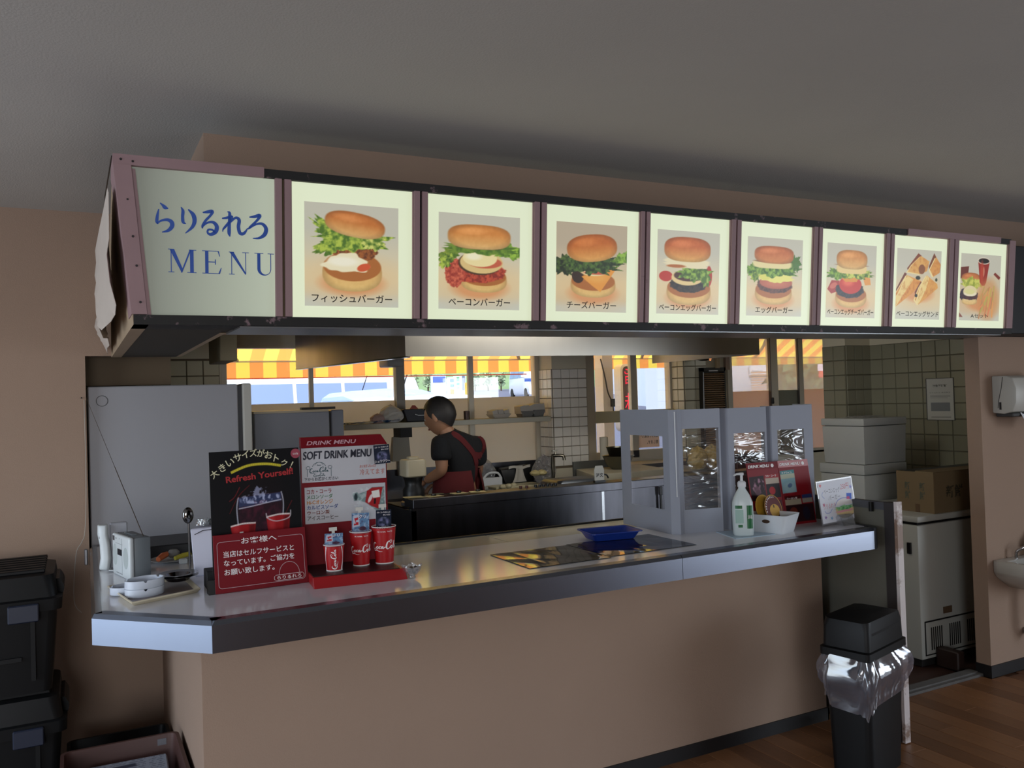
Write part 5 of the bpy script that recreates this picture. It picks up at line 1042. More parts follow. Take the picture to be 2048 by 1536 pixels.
b = MB(); b.ell((.335, 3.62, CT+.026), .024, .02, .020, 7, 5); tag(rebase(b.build('crumpled_paper', mat('crumpled_grey', (.45, .44, .43), .8))), 'crumpled grey paper between the two wrappers', 'paper')
tag(rebase(MB().box((.345, 3.505, CT), (.375, 3.53, CT+.018)).build('white_cube', RW, bevel=.003)), 'tiny white box in front of the plate', 'box')
tag(rebase(MB().box((.20, 3.70, CT), (.46, 4.0, CT+.05)).build('dark_tray', mat('dark_tray_mat', (.10, .10, .11), .5), bevel=.004)), 'dark low tray behind the plate of wrappers', 'tray')
# wall switch, cord and hook on the opening edge
hk = thing('wall_hook_cord', 'thin white cord and key hanging on the wall edge', 'cord', (.02, 4.19, 1.2))
MB().tube([at(168, 800, 'y', 4.196), at(172, 960, 'y', 4.196), at(170, 1060, 'y', 4.192), at(163, 1085, 'y', 4.19), at(152, 1110, 'y', 4.19), at(148, 1200, 'y', 4.19), at(163, 1225, 'y', 4.19)], .0014, 5, sm=5).build('cord', mat('cord_white', (.7, .68, .64), .5), hk); c = at(172, 1105, 'y', 4.185)
MB().box((c.x-.007, c.y-.006, c.z-.055), (c.x+.006, c.y+.004, c.z+.015)).build('tag', mat('metal_tag', (.55, .56, .58), .3, .8), hk, bevel=.003)
b = MB(); c = at(163, 797, 'y', 4.196); b.lathe([(.004, 0), (.002, .006)], 10, c=(c.x, c.y-.003, c.z)); b.build('nail', BLACK, hk)
# ------------------------------------------------------------------ kitchen: tall fridges
FRG = mat('fridge_grey', (.58, .58, .60), .35, var=.02, vscale=2); FRD = mat('fridge_slate', (.54, .56, .61), .35, var=.05, vscale=1)
fr = thing('refrigerator', 'tall pale grey fridge side with a ring mark, behind the counter left end', 'fridge', (.4, 4.6, .0))
MB().box((.052, 4.25, .03), (.70, 4.86, 1.609)).build('body', FRG, fr, bevel=.004)
MB().box((.722, 4.25, .05), (.765, 4.86, 1.612)).build('door', mat('fridge_door', (.70, .69, .66), .35), fr, bevel=.008, seg=2)
MB().box((.70, 4.262, .05), (.722, 4.85, 1.60)).build('door_gasket', mat('gasket_grey', (.28, .28, .29), .7), fr)
c = at(204, 802, 'y', 4.25); b = MB(F((c.x, 4.2485, c.z), (1, 0, 0), (0, 0, 1))); b.tube([(.0235*math.cos(k*math.pi/16), .0235*math.sin(k*math.pi/16), 0) for k in range(33)], .0010, 6); b.build('ring_mark', BLACK, fr)
MB().box((.08, 4.3, 0), (.14, 4.36, .03)).box((.6, 4.3, 0), (.66, 4.36, .03)).box((.08, 4.75, 0), (.14, 4.81, .03)).box((.6, 4.75, 0), (.66, 4.81, .03)).build('feet', BLACK, fr)
f2 = thing('refrigerator', 'lower slate grey fridge behind the tall one, next to the drink menu stand', 'fridge', (1.1, 5.0, 0))
Y2 = 4.75; xa2 = at(508, 825, 'y', Y2).x; xb2 = at(658, 820, 'y', Y2).x; xc2 = at(687, 820, 'y', Y2).x; z2 = at(600, 822, 'y', Y2).z
MB().box((xa2, Y2, .03), (xb2, 5.38, z2-.008)).build('body', FRD, f2, bevel=.004); MB().box((xb2+.012, Y2, .05), (xc2, 5.38, z2)).build('door', mat('fridge2_door', (.46, .48, .53), .4), f2, bevel=.005); MB().box((xb2, Y2+.01, .05), (xb2+.012, 5.37, z2-.02)).build('door_gasket', BLACK, f2)
MB().box((xa2, Y2+.01, z2-.008), (xb2, 5.38, z2+.004)).build('top_panel', mat('cream_top', (.72, .68, .60), .5), f2); MB().box((xa2+.05, Y2+.05, 0), (xb2-.05, 5.3, .03)).build('plinth', BLACK, f2)
tag(rebase(MB().box((xa2+.32, Y2+.25, z2+.004), (xa2+.52, Y2+.30, z2+.018)).build('dark_tool', mat('dark_bronze', (.25, .23, .22), .5))), 'dark flat bar lying on the slate fridge top', 'tool')
# ------------------------------------------------------------------ stainless cooking island
isl = thing('cooking_island', 'long stained stainless steel cooking counter in front of the cook', 'counter', (2.7, 4.3, 0))
IX0, IX1, IY, IZ = 1.512, 3.95, 4.06, 1.0
MB().box((IX0, IY+.012, .0), (2.655, IY+.03, IZ-.045)).build('front_panel', STEELD, isl); MB().box((2.668, IY+.012, .0), (IX1, IY+.03, IZ-.045)).build('front_panel', STEELD, isl); MB().box((2.653, IY+.010, .0), (2.670, IY+.02, IZ-.045)).build('joint_cover', STEEL, isl)
MB().box((IX0, IY, IZ-.047), (IX1, IY+.13, IZ)).build('top_ledge', STEELD, isl, bevel=.003)
MB().box((IX0+.002, IY+.13, .88), (IX1, IY+.47, .94)).build('cooktop', STEELD, isl); MB().box((IX0, IY+.012, 0), (IX0+.02, IY+.47, .94)).build('end_panel', STEELD, isl); MB().box((IX1-.02, IY+.03, 0), (IX1, IY+.47, .94)).build('end_panel', STEELD, isl)
MB().box((IX0+.02, IY+.45, 0), (IX1-.02, IY+.47, .88)).build('rear_panel', DARK, isl)
PN = mat('yellowed_note', (.80, .74, .55), .7); MAG = mat('black_magnet', (.05, .05, .06), .3)
for k, (px, py, w, a) in enumerate(((826, 994, .10, -8), (868, 992, .085, 6), (918, 986, .085, 3), (955, 983, .085, -14))):
    c = at(px, py, 'z', IZ+.001); M = RZ((c.x, max(c.y, IY+.05), IZ+.0008), a); t = thing('paper_note', ['leftmost paper note on the island edge, no magnet on it', 'paper note with magnet, second from the island left end', 'paper note with magnet right below the cook', 'rightmost paper note with magnet on the island edge'][k], 'note', (c.x, max(c.y, IY+.05), IZ), 'notes along the island edge')
    MB(M).box((-w/2, -.035, 0), (w/2, .035, .0006)).build('paper', PN, t)
    if k: MB(M).lathe([(.013, .0006), (.014, .004), (.013, .011)], 16, c=(.005, .012, 0)).build('magnet', MAG, t, smooth_=True)
# jug blender at the left end
def on_island(px, y, z): c = at(px, 800, 'y', y); return Vector((c.x, y, z))
p = on_island(822, 4.40, .94); bl = thing('food_jug', 'big white plastic jug upside down on a black base left of the cook', 'jug', p)
M = Matrix.Translation(p); b = MB(M); b.lathe([(.055, 0), (.06, .01), (.06, .075), (.045, .10), (.05, .13), (.058, .145)], 20, cap1=True); b.build('base', BLACK, bl, smooth_=True)
b = MB(M); b.rings([rr(w, w, .018, z) for w, z in ((.052, .145), (.060, .152), (.060, .232), (.056, .240), (.030, .243), (.030, .254))]); b.build('jug', mat('milky_jug', (.72, .68, .58), .4), bl, smooth_=True)
MB(M).box((.02, -.063, .01), (.045, -.058, .03)).build('dial', mat('dial_red', (.35, .12, .10), .4), bl)
# grill clutter around the cook
c = on_island(800, 4.36, .94); gt = thing('steel_food_tray', 'shallow steel tray beside the white jug', 'tray', (1.62, 4.26, .94))
MB(RZ((1.63, 4.26, .94), 8)).box((-.09, -.05, 0), (.14, .06, .03)).build('tray', STEEL, gt, bevel=.006)
MB().tube([(1.60, 4.22, .985), (1.72, 4.24, .99), (1.85, 4.30, .985)], .007, 8).build('tongs', BLACK, gt)
for k, (px, y, r) in enumerate(((848, 4.30, .035), (838, 4.36, .03))):
    c = on_island(px, y, .94); t = thing('burger_bun', ['toasted bun on the griddle left of the cook', 'second bun nearer the jug'][k], 'bun', c, 'buns on the griddle'); MB(Matrix.Translation(c)).lathe([(r*.9, 0), (r, .008), (r*.98, .02), (r*.7, .033), (r*.3, .038)], 18).build('bun', mat('toasted_bun', (.62, .42, .24), .6), t, smooth_=True)
bw = thing('griddle_bowl', 'dark shallow bowl of shredded filling in front of the hands', 'bowl', (1.80, 4.42, .94)); M = Matrix.Translation((1.80, 4.42, .94))
MB(M).lathe([(.04, 0), (.08, .03), (.082, .03), (.04, .006)], 22).build('bowl', STEELD, bw, smooth_=True); b = MB(M); b.ell((0, 0, .024), .06, .06, .016, 14, 6); b.build('filling', mat('grey_green_filling', (.45, .45, .38), .8, bump=.8, bscale=90), bw, kind='stuff')
# stand-up ticket holder with dark characters and bottle caps
c = at(1199, 968, 'z', IZ); tk = thing('order_clip_stand', 'white rounded order stand with dark characters on the island edge', 'stand', c)
c.y = IY+.06; c = at(1199, 971, 'y', c.y); c.z = IZ; b = MB(Matrix.Translation(c)); b.prism([(-.035, -.012), (.035, -.012), (.035, .012), (-.035, .012)], 0, .012)
M = F((c.x, c.y, c.z), (1, 0, 0), (0, 0, 1)); b2 = MB(M @ Matrix.Identity(4)); P = [(-.032, .0), (.032, 0), (.034, .07), (.024, .095), (-.024, .095), (-.034, .07)]
b2.prism(P, -.004, .004); b2.build('plate', mat('dull_white_plate', (.62, .62, .60), .5), tk, bevel=.002); b.build('foot', BLACK, tk); text('lettering', '注文', M @ Matrix.Translation((0, .03, .004)), h=.024, w=.05, m=INK, parent=tk, ax='c', off=.03)
for k in range(8):
    px = 1036+12*k if k < 2 else 1066+8*(k-2); c = on_island(px, IY+.09, IZ); t = thing('bottle_cap', ['left one of two dark red-brown caps on the island ledge', 'right one of two dark red-brown caps on the island ledge', 'first small black cap from the left in the row', 'second small black cap from the left in the row', 'third small black cap from the left in the row', 'fourth small black cap from the left in the row', 'fifth small black cap from the left in the row', 'last small black cap at the right end of the row'][k], 'cap', c, 'red-brown caps on the ledge' if k < 2 else 'row of black caps on the ledge')
    MB(Matrix.Translation(c)).lathe([(.0085, 0), (.0085, .012), (.007, .014)], 12).build('cap', mat('cap_red', (.25, .08, .06), .4) if k < 2 else MAG, t)
lid = thing('griddle_cover', 'low grey steel griddle cover right of the cook', 'lid', (2.64, 4.36, .94))
b = MB(RZ((2.62, 4.33, .94), 0)); b.rings([rr(.17, .12, .02, 0), rr(.165, .115, .02, .055), rr(.15, .10, .03, .072)]); b.build('cover_body', mat('dull_steel_lid', (.38, .40, .43), .35, .9), lid, smooth_=True); MB().tube([(2.72, 4.22, 1.01), (2.74, 4.21, 1.03), (2.78, 4.21, 1.03), (2.80, 4.22, 1.01)], .005, 6, sm=3).build('handle', BLACK, lid)
# ------------------------------------------------------------------ worktable, sink, slab and bowl behind
wt = thing('worktable', 'stainless back worktable below the kitchen window', 'table', (2.6, 5.2, 0)); MB().box((1.50, 5.0, .86), (3.05, 5.31, .90)).build('top', STEELS, wt); MB().box((1.50, 5.31, .86), (3.05, 5.495, .90)).build('top_rear', STEELS, wt)
MB().box((1.50, 5.47, .90), (3.05, 5.497, 1.04)).build('splashback', STEELD, wt)
for x in (1.55, 3.0): MB().cyl((x, 5.05, 0), (x, 5.05, .86), .02).cyl((x, 5.42, 0), (x, 5.42, .86), .02).build('leg', STEELS, wt)
sk = thing('sink_unit', 'deep steel sink unit with upstand, under the old tap', 'sink', (3.3, 5.0, 0))
MB().box((3.06, 5.045, .0), (3.41, 5.30, .86)).build('cabinet', STEELD, sk); MB().box((3.055, 5.03, .0), (3.42, 5.044, 1.045)).build('upstand', mat('grey_upstand', (.40, .40, .38), .5, .5), sk)
wd = thing('drain_ledge', 'cream tiled ledge under the glazed door carrying bowl and roll', 'ledge', (3.8, 5.3, 0))
MB().box((3.425, 5.06, 0), (4.28, 5.485, .975)).build('ledge', mat('cream_ledge', (.74, .70, .60), .6, var=.1), wd); MB().box((3.425, 5.03, .93), (4.28, 5.06, .99)).build('ledge_edge', mat('dark_ledge_edge', (.24, .23, .22), .6), wd)
tp = thing('water_tap', 'old brass wall tap on a pipe by the tiled pier', 'tap', (3.08, 5.1, .90)); c = at(1110, 945, 'y', 5.02); t_ = at(1112, 915, 'y', 5.02); s_ = at(1123, 915, 'y', 5.02)
BR = mat('old_chrome', (.45, .43, .38), .25, 1.0); MB().tube([(c.x, 5.045, .90), (c.x, 5.045, t_.z), (c.x+.01, 5.03, t_.z+.012), (s_.x, 5.0, t_.z+.01), (s_.x+.006, 4.995, t_.z-.02)], [.012, .012, .013, .012, .011], 10, sm=3).build('body', BR, tp, smooth_=True); MB().cyl((c.x+.012, 5.03, t_.z+.01), (c.x+.012, 5.03, t_.z+.04), .007).box((c.x-.012, 5.024, t_.z+.04), (c.x+.036, 5.036, t_.z+.05)).build('handle', BR, tp)
cb = thing('cutting_slab', 'thick worn white cutting slab with the bowls on it', 'board', (3.15, 4.65, .9)); SL = mat('worn_slab', (.68, .65, .56), .6, var=.12, vscale=10)
pA = at(1128, 930, 'z', 1.0); MB().hexa([(2.93, 4.58, .945), (3.52, 4.58, .945), (3.60, 5.0, .945), (3.07, 5.02, .945), (2.93, 4.58, .995), (3.52, 4.58, .995), (3.60, 5.0, .995), (3.07, 5.02, .995)]).build('slab', SL, cb, bevel=.004); MB().box((2.96, 4.6, .0), (3.5, 4.70, .945)).build('stand', STEELD, cb)
c = at(1218, 940, 'z', .997)
for k, (r, z, lab) in enumerate(((.105, .995, 'larger steel mixing bowl on the cutting slab'), (.078, 1.055, 'smaller steel bowl nested in the mixing bowl'))):
    t = thing('mixing_bowl', lab, 'bowl', (3.27, 4.80, z), 'nested bowls on the slab'); MB(Matrix.Translation((3.27, 4.80, z))).lathe([(r*.4, 0), (r*.75, .03), (r, .088), (r*1.06, .092), (r*1.0, .090), (r*.74, .034), (r*.38, .006)], 28).build('bowl', mat('dull_bowl_steel', (.50, .50, .46), .3, 1.0), t, smooth_=True)
c = at(1207, 865, 'y', 5.2); c0 = at(1207, 907, 'y', 5.2); kr_ = thing('kitchen_roll', 'white kitchen paper roll standing on the ledge by the door', 'paper roll', (c.x, 5.2, .975))
MB(Matrix.Translation((c.x, 5.2, .975))).lathe([(.012, 0), (.031, 0), (.031, .22), (.012, .22)], 24).build('roll', mat('paper_roll_white', (.80, .77, .70), .9), kr_, smooth_=True)
tag(rebase(MB(Matrix.Translation((4.07, 5.15, .975))).lathe([(.02, 0), (.022, .01), (.022, .13), (.018, .14)], 18).build('beaker', mat('beaker_grey', (.70, .70, .72), .4), smooth_=True)), 'pale ribbed beaker seen through the partition window', 'beaker')
tag(rebase(MB(RZ((4.18, 5.12, .975), 20)).box((-.07, -.03, 0), (.07, .03, .035)).build('dark_dish', BLACK, bevel=.01)), 'dark dish beside the ribbed beaker', 'dish')
# food and goods on the back worktable
def on_tab(px, y, z=.90): c = at(px, 800, 'y', y); return Vector((c.x, y, z))
bd = thing('chopping_board', 'pale chopping board on the back table right of the cook', 'board', on_tab(1035, 5.08)); MB().box((2.45, 5.02, .90), (2.80, 5.18, .915)).build('board', mat('pale_board', (.78, .74, .60), .5), bd, bevel=.003)
ft = thing('meat_tray', 'plastic tray of bacon and patties on the back table', 'tray', (2.28, 5.12, .90)); MB().box((2.10, 5.03, .90), (2.40, 5.24, .925)).build('tray', mat('tray_pale', (.62, .62, .58), .3), ft, bevel=.006)
for k in range(5):
    tag(rebase(MB().ell((2.14+.055*k, 5.10+.02*(k % 2), .933), .028, .03, .008, 10, 5).build('meat_slice', mat('pink_meat', (.62, .34, .26), .5) if k % 2 else mat('pale_meat', (.72, .62, .50), .5), smooth_=True)), ['pale slice at the left end of the meat tray', 'pinkish slice, second from the left in the meat tray', 'pale slice in the middle of the meat tray', 'pinkish slice, second from the right in the meat tray', 'pale slice at the right end of the meat tray'][k], 'meat', 'slices in the meat tray')
for k, px in enumerate((1000, 1012, 1022)):
    c = on_tab(px, 5.0+.02*k); tag(rebase(MB().ell((c.x, c.y-.03*0, .918), .022, .02, .018, 12, 8).build('egg', mat('egg_shell', (.80, .76, .62), .5), smooth_=True)), ['leftmost pale egg by the chopping board', 'middle pale egg by the chopping board', 'rightmost pale egg, nearest the chopping board'][k], 'egg', 'eggs by the chopping board')
hb = thing('arched_tray_handle', 'white tray with a rounded handle right of the cook', 'tray', on_tab(985, 5.2)); c = on_tab(985, 5.2); MB().tube([(c.x-.05, 5.28, .95), (c.x-.01, 5.28, .985), (c.x+.06, 5.28, .985), (c.x+.085, 5.28, .95)], .008, 8, sm=4).build('handle', WHITE, hb); MB().box((c.x-.12, 5.27, .90), (c.x+.09, 5.30, .955)).build('tray', WHITE, hb)
bg_ = thing('black_bag', 'black bag with a white towel draped over it on the back table', 'bag', on_tab(1038, 5.35)); x0, x1 = at(1006, 900, 'y', 5.35).x, at(1065, 900, 'y', 5.35).x
b = MB(); b.hexa([(x0, 5.33, .90), (x1, 5.33, .90), (x1, 5.45, .90), (x0, 5.45, .90), (x0-.03, 5.34, 1.00), (x1-.01, 5.34, 1.02), (x1-.02, 5.44, 1.02), (x0, 5.44, 1.01)]); b.build('bag', BLACK, bg_, bevel=.012, seg=2, smooth_=True); xm = (x0+x1)/2
b = MB(); b.grid(lambda u, v: (xm-.03+.05*u+.03*(1-v)**2*(1-2*u)*-1, 5.325-.004*math.sin(9*u), .905+.115*v), 5, 6); b.grid(lambda u, v: (xm-.09+.17*u, 5.322, 1.0+.018*v+.006*math.sin(8*u)), 8, 2); b.build('towel', mat('white_towel', (.76, .74, .70), .9), bg_, solid=.004)
PLB = glassy('thin_plastic_bag', (.95, .95, .95), .25, .15, haze=.30, bump=1, bscale=20)
def blob(name, lab, cat, c, rx, ry, rz, m, seed, group=None):
    rs = np.random.RandomState(seed); n, k = 16, 9; b = MB(); R = []
    for j in range(k):
        t = j/(k-1); rr_ = math.sin(math.pi*min(1, .12+t*.88))**.6; R.append([(c[0]+rx*rr_*(1+.22*rs.rand()-.1)*math.cos(2*math.pi*i/n), c[1]+ry*rr_*(1+.22*rs.rand()-.1)*math.sin(2*math.pi*i/n), c[2]+rz*t*(1+.12*rs.rand()*(t > .5))) for i in range(n)])
    b.rings(R); return tag(rebase(b.build(name, m)), lab, cat, group)
c = at(1085, 905, 'y', 5.25); blob('plastic_bag', 'clear crumpled plastic bag on the sink edge by the tap', 'bag', (c.x-.02, 5.2, .90), .09, .07, .18, PLB, 3)
c = at(1000, 900, 'y', 5.40); blob('plastic_bag', 'hazy plastic bag against the lower window film', 'bag', (2.50, 5.40, .90), .13, .05, .19, PLB, 5)
for k, px in enumerate((1070, 1084)): c = at(px, 947, 'y', 4.95); blob('bread_roll', ['left pale roll beside the tap', 'right pale roll wrapped in film beside the tap'][k], 'bread', (c.x, 4.95, .90 if False else .98), .035, .03, .035, mat('pale_roll', (.72, .66, .46), .6), 8+k)
# shelf across the window
shf = thing('window_shelf', 'grey shelf across the kitchen window carrying bags and boxes', 'shelf', (2.3, 5.35, 1.33))
SHM = mat('grey_shelf', (.70, .68, .61), .5, .2, var=.05); x0 = at(690, 853, 'y', 5.24).x; x1 = at(1102, 834, 'y', 5.24).x; zt_ = at(900, 841, 'y', 5.24).z
MB().box((x0, 5.24, zt_-.035), (x1, 5.47, zt_)).build('shelf_board', SHM, shf, bevel=.002); MB().box((1.93, 5.44, 1.0), (1.99, 5.478, 1.88)).build('post', mat('grey_post', (.50, .48, .44), .5), shf); MB().box((1.90, 5.30, zt_-.10), (1.98, 5.44, zt_-.035)).build('bracket', DARK, shf)
c = at(782, 724, 'y', 5.40); tag(rebase(MB().box((c.x-.06, 5.30, c.z-.035), (c.x+.05, 5.478, c.z+.03)).build('wall_speaker', mat('grey_fixture', (.52, .51, .50), .5), bevel=.012, seg=2, smooth_=True)), 'small grey rounded fixture at the top of the window post', 'fixture')
PB = mat('white_bag_paper', (.74, .72, .68), .7)
b = MB(); rs = np.random.RandomState(3); xa_ = x0+.01; b.grid(lambda u, v: (xa_+.36*u, 5.245+.09*v, zt_+.003+.022*abs(math.sin(7*u+4*v))*(.4+.6*u)), 14, 4); tag(rebase(b.build('folded_cloth', mat('blue_white_cloth', (.72, .73, .74), .8, dirt=(.10, .26, .42), dscale=14, dth=.55), solid=.003)), 'blue and white crumpled cloth at the shelf left end', 'cloth')
c = at(785, 845, 'y', 5.33); blob('plastic_bag', 'white knotted plastic bag on the shelf left of the black case', 'bag', (c.x-.01, 5.33, zt_), .085, .06, .11, PB, 12); c = at(770, 845, 'y', 5.28); blob('plastic_bag', 'small pinkish bag beside the white knotted bag', 'bag', (c.x-.05, 5.28, zt_), .05, .035, .06, mat('pinkish_bag', (.66, .55, .52), .6), 14)
x0b, x1b = at(806, 830, 'y', 5.30).x, at(872, 830, 'y', 5.30).x; cs = thing('black_case', 'black plastic carry case with pale handle on the shelf', 'case', ((x0b+x1b)/2, 5.36, zt_))
MB().hexa([(x0b+.03, 5.30, zt_), (x1b, 5.30, zt_), (x1b, 5.43, zt_), (x0b+.03, 5.43, zt_), (x0b, 5.29, zt_+.085), (x1b, 5.29, zt_+.085), (x1b, 5.44, zt_+.085), (x0b, 5.44, zt_+.085)]).build('case', mat('indigo_black', (.10, .10, .13), .5), cs, bevel=.004); MB().tube([(x0b+.08, 5.288, zt_+.05), (x0b+.10, 5.278, zt_+.042), (x0b+.17, 5.278, zt_+.042), (x0b+.19, 5.288, zt_+.05)], .003, 6).build('handle', WHITE, cs)
tag(rebase(MB().hexa([(x0b+.07, 5.33, zt_+.086), (x0b+.12, 5.33, zt_+.086), (x0b+.12, 5.36, zt_+.086), (x0b+.07, 5.36, zt_+.086), (x0b+.085, 5.34, zt_+.11), (x0b+.10, 5.34, zt_+.11), (x0b+.10, 5.35, zt_+.11), (x0b+.085, 5.35, zt_+.11)]).build('red_packet', mat('faded_red', (.62, .30, .28), .6))), 'tiny faded red packet on the black case', 'packet')
c = at(935, 838, 'y', 5.30); tag(rebase(MB(Matrix.Translation((c.x-.005, 5.30, zt_))).lathe([(.021, 0), (.021, .058), (.019, .06)], 18).build('tin_can', mat('brown_can', (.26, .20, .18), .35, .6), smooth_=True)), 'small dark can on the shelf right of the cook', 'can')
for k, (px, w, h) in enumerate(((1000, .15, .05), (1052, .11, .075), (1075, .10, .085))):
    c = at(px, 835, 'y', 5.34); t = thing('paper_liner_basket', ['left white paper-lined basket on the shelf', 'middle paper packets in a grey tub on the shelf', 'right paper packets at the shelf end'][k], 'basket', (c.x, 5.36, zt_), 'paper goods on the shelf right end')
    M = Matrix.Translation((c.x, 5.36, zt_)); MB(M).rings([rr(w*.36, .045, .01, 0), rr(w*.5, .06, .012, h*.55)], True, False).build('tub', mat('grey_tub', (.48, .48, .47), .5) if k else PB, t, solid=.002)
    b = MB(M); [b.hexa([(x-.02, -.05, h*.3), (x+.02, -.05, h*.3), (x+.02, .05, h*.3), (x-.02, .05, h*.3), (x-.026, -.045, h+.006*(i % 2)), (x+.014, -.045, h+.01), (x+.014, .045, h+.01), (x-.026, .045, h)]) for i, x in enumerate(np.linspace(-w*.3, w*.3, 3))]; b.build('paper_packets', PB, t)
c = at(798, 895, 'y', 5.44); pbg = tag(rebase(MB().hexa([(c.x-.06, 5.40, c.z-.09), (c.x+.07, 5.40, c.z-.09), (c.x+.07, 5.47, c.z-.09), (c.x-.06, 5.47, c.z-.09), (c.x-.04, 5.44, c.z+.07), (c.x+.07, 5.44, c.z+.10), (c.x+.07, 5.47, c.z+.10), (c.x-.04, 5.47, c.z+.07)]).build('hanging_paper_bag', mat('grey_paper_bag', (.58, .56, .52), .8))), 'grey-white paper bag hanging under the shelf post', 'bag')
# ------------------------------------------------------------------ extractor hood
hd = thing('extractor_hood', 'long stainless extractor hood over the cooking counter', 'hood', (2.8, 4.8, 1.735)); HZ = 1.737
MB().box((1.56, 4.24, HZ), (4.043, 4.252, 2.199)).build('front_panel', mat('hood_steel', (.74, .72, .68), .34, 1.0, var=.10, vscale=2.2, stretch=(2.5, 1, .3)), hd)
MB().hexa([(1.25, 5.40, HZ-.01), (1.56, 4.24, HZ), (1.575, 4.245, HZ), (1.262, 5.405, HZ-.01), (1.25, 5.40, 2.199), (1.56, 4.24, 2.199), (1.575, 4.245, 2.199), (1.262, 5.405, 2.199)]).build('side_panel', mat('hood_side_steel', (.72, .70, .68), .36, 1.0, var=.2, vscale=4, stretch=(3, 3, .6)), hd)
MB().box((4.03, 4.252, HZ), (4.043, 5.40, 2.199)).build('side_panel', STEELS, hd); MB().box((1.575, 4.252, 1.97), (4.03, 5.40, 1.98)).build('baffle', STEELD, hd)
MB().hexa([(1.247, 5.395, HZ-.016), (1.557, 4.232, HZ-.006), (1.59, 4.25, HZ-.006), (1.28, 5.40, HZ-.016), (1.247, 5.395, HZ-.008), (1.557, 4.232, HZ+.002), (1.59, 4.25, HZ+.002), (1.28, 5.40, HZ-.008)]).build('rim', STEEL, hd)
# louvred panel, dark canister and post right of the narrow pier
lv = thing('louvred_panel', 'dark-framed panel of brown horizontal slats between pier and window', 'panel', (4.6, 5.3, .9)); xa_ = at(1409, 780, 'y', 5.30).x; xb_ = at(1452, 780, 'y', 5.30).x; zt2 = at(1430, 735, 'y', 5.3).z; LVF = mat('louvre_frame', (.15, .13, .10), .5); LVS = mat('louvre_slat', (.66, .52, .36), .45, var=.3, vscale=30)
MB().box((xa_-.02, 5.30, .9), (xa_, 5.34, zt2)).box((xb_-.012, 5.30, .9), (xb_, 5.34, zt2)).box((xa_-.02, 5.30, zt2-.03), (xb_, 5.34, zt2)).box((xa_, 5.335, .9), (xb_-.012, 5.34, zt2-.03)).build('frame', LVF, lv)
zz = zt2-.045
while zz > 1.0:
    MB().hexa([(xa_, 5.300, zz-.010), (xb_-.012, 5.300, zz-.010), (xb_-.012, 5.333, zz-.001), (xa_, 5.333, zz-.001), (xa_, 5.300, zz-.006), (xb_-.012, 5.300, zz-.006), (xb_-.012, 5.333, zz+.003), (xa_, 5.333, zz+.003)]).build('slat', LVS, lv); zz -= .0175
MB().box((xa_+.05, 5.296, zt2-.030), (xa_+.14, 5.30, zt2-.022)).build('pull', WHITE, lv); MB().tube([at(1407, 745, 'y', 5.29), at(1408, 815, 'y', 5.29), at(1410, 860, 'y', 5.29)], .0035, 6).build('cord', WHITE, lv)  # white strip stands for the bright glare on the louvre
c = at(1405, 715, 'y', 5.22); cn = thing('dark_canister', 'dark hanging canister with an added orange highlight above the louvres', 'lamp', (c.x, 5.22, c.z)); MB().ell((c.x+.01, 5.22, c.z+.03), .075, .07, .06, 18, 10).build('shade', mat('black_shade', (.06, .055, .05), .3), cn, smooth_=True); MB().cyl((c.x+.01, 5.22, c.z+.08), (c.x+.01, 5.22, KC), .006).build('hanger', BLACK, cn)
c2_ = at(1421, 717, 'y', 5.15); b = MB(); [b.box((c2_.x-.018+.003*k, 5.148, c2_.z+.016-.011*k), (c2_.x+.018-.005*k, 5.152, c2_.z+.022-.011*k)) for k in range(4)]; b.build('glowing_element', mat('orange_highlight', (1, .62, .38), .5, emit=1.3), cn)  # glowing bars imitate an orange highlight on the canister
xp = at(1437, 715, 'y', 5.28).x; MB().box((xp-.02, 5.28, at(1437, 736, 'y', 5.28).z), (xp+.012, 5.30, KC)).build('post', mat('cream_post', (.66, .58, .44), .5), lv); MB().box((at(1452, 700, 'y', 5.3).x-.005, 5.30, zt2-.02), (at(1452, 700, 'y', 5.3).x+.035, 5.33, KC)).build('post', mat('tan_post', (.60, .50, .42), .5), lv)
# ------------------------------------------------------------------ the cook
SKIN = mat('skin', (.62, .45, .34), .55); HAIR = mat('dark_hair', (.13, .115, .11), .6, var=.3, vscale=40); SHIRT = mat('black_tshirt', (.055, .06, .075), .9, bump=.3, bscale=30); APR = mat('dark_red_apron', (.33, .05, .065), .85, bump=.25, bscale=25); TRS = mat('dark_trousers', (.08, .08, .09), .9)
def skin(name, verts, edges, m, parent, sub=2):
    me = bpy.data.meshes.new(name); bm = bmesh.new(); off = parent.matrix_basis_total
    sl = bm.verts.layers.skin.verify(); vs = []
    for i, (p, r) in enumerate(verts):
        v = bm.verts.new(Vector(p)-off); r = r if isinstance(r, tuple) else (r, r); v[sl].radius = r; v[sl].use_root = (i == 0); vs.append(v)
    for a, b_ in edges: bm.edges.new((vs[a], vs[b_]))
    bm.to_mesh(me); bm.free(); o = bpy.data.objects.new(name, me); COL.objects.link(o)
    md = o.modifiers.new('skin', 'SKIN'); md.use_smooth_shade = True; md.branch_smoothing = .6
    s = o.modifiers.new('sub', 'SUBSURF'); s.levels = sub; s.render_levels = sub
    dg = bpy.context.evaluated_depsgraph_get(); me2 = bpy.data.meshes.new_from_object(o.evaluated_get(dg)); o.modifiers.clear(); o.data = me2; me2.name = name
    me2.polygons.foreach_set('use_smooth', [True]*len(me2.polygons)); me2.materials.clear(); me2.materials.append(m); o.parent = parent.o; return P_(o, off)
pe = thing('person', 'cook in black t-shirt and red cross-strap apron, bent over the griddle with back turned', 'person', (2.02, 4.72, 0))
V = Vector; Fd = V((-.42, .908, 0)); Rt = V((.908, .42, 0))
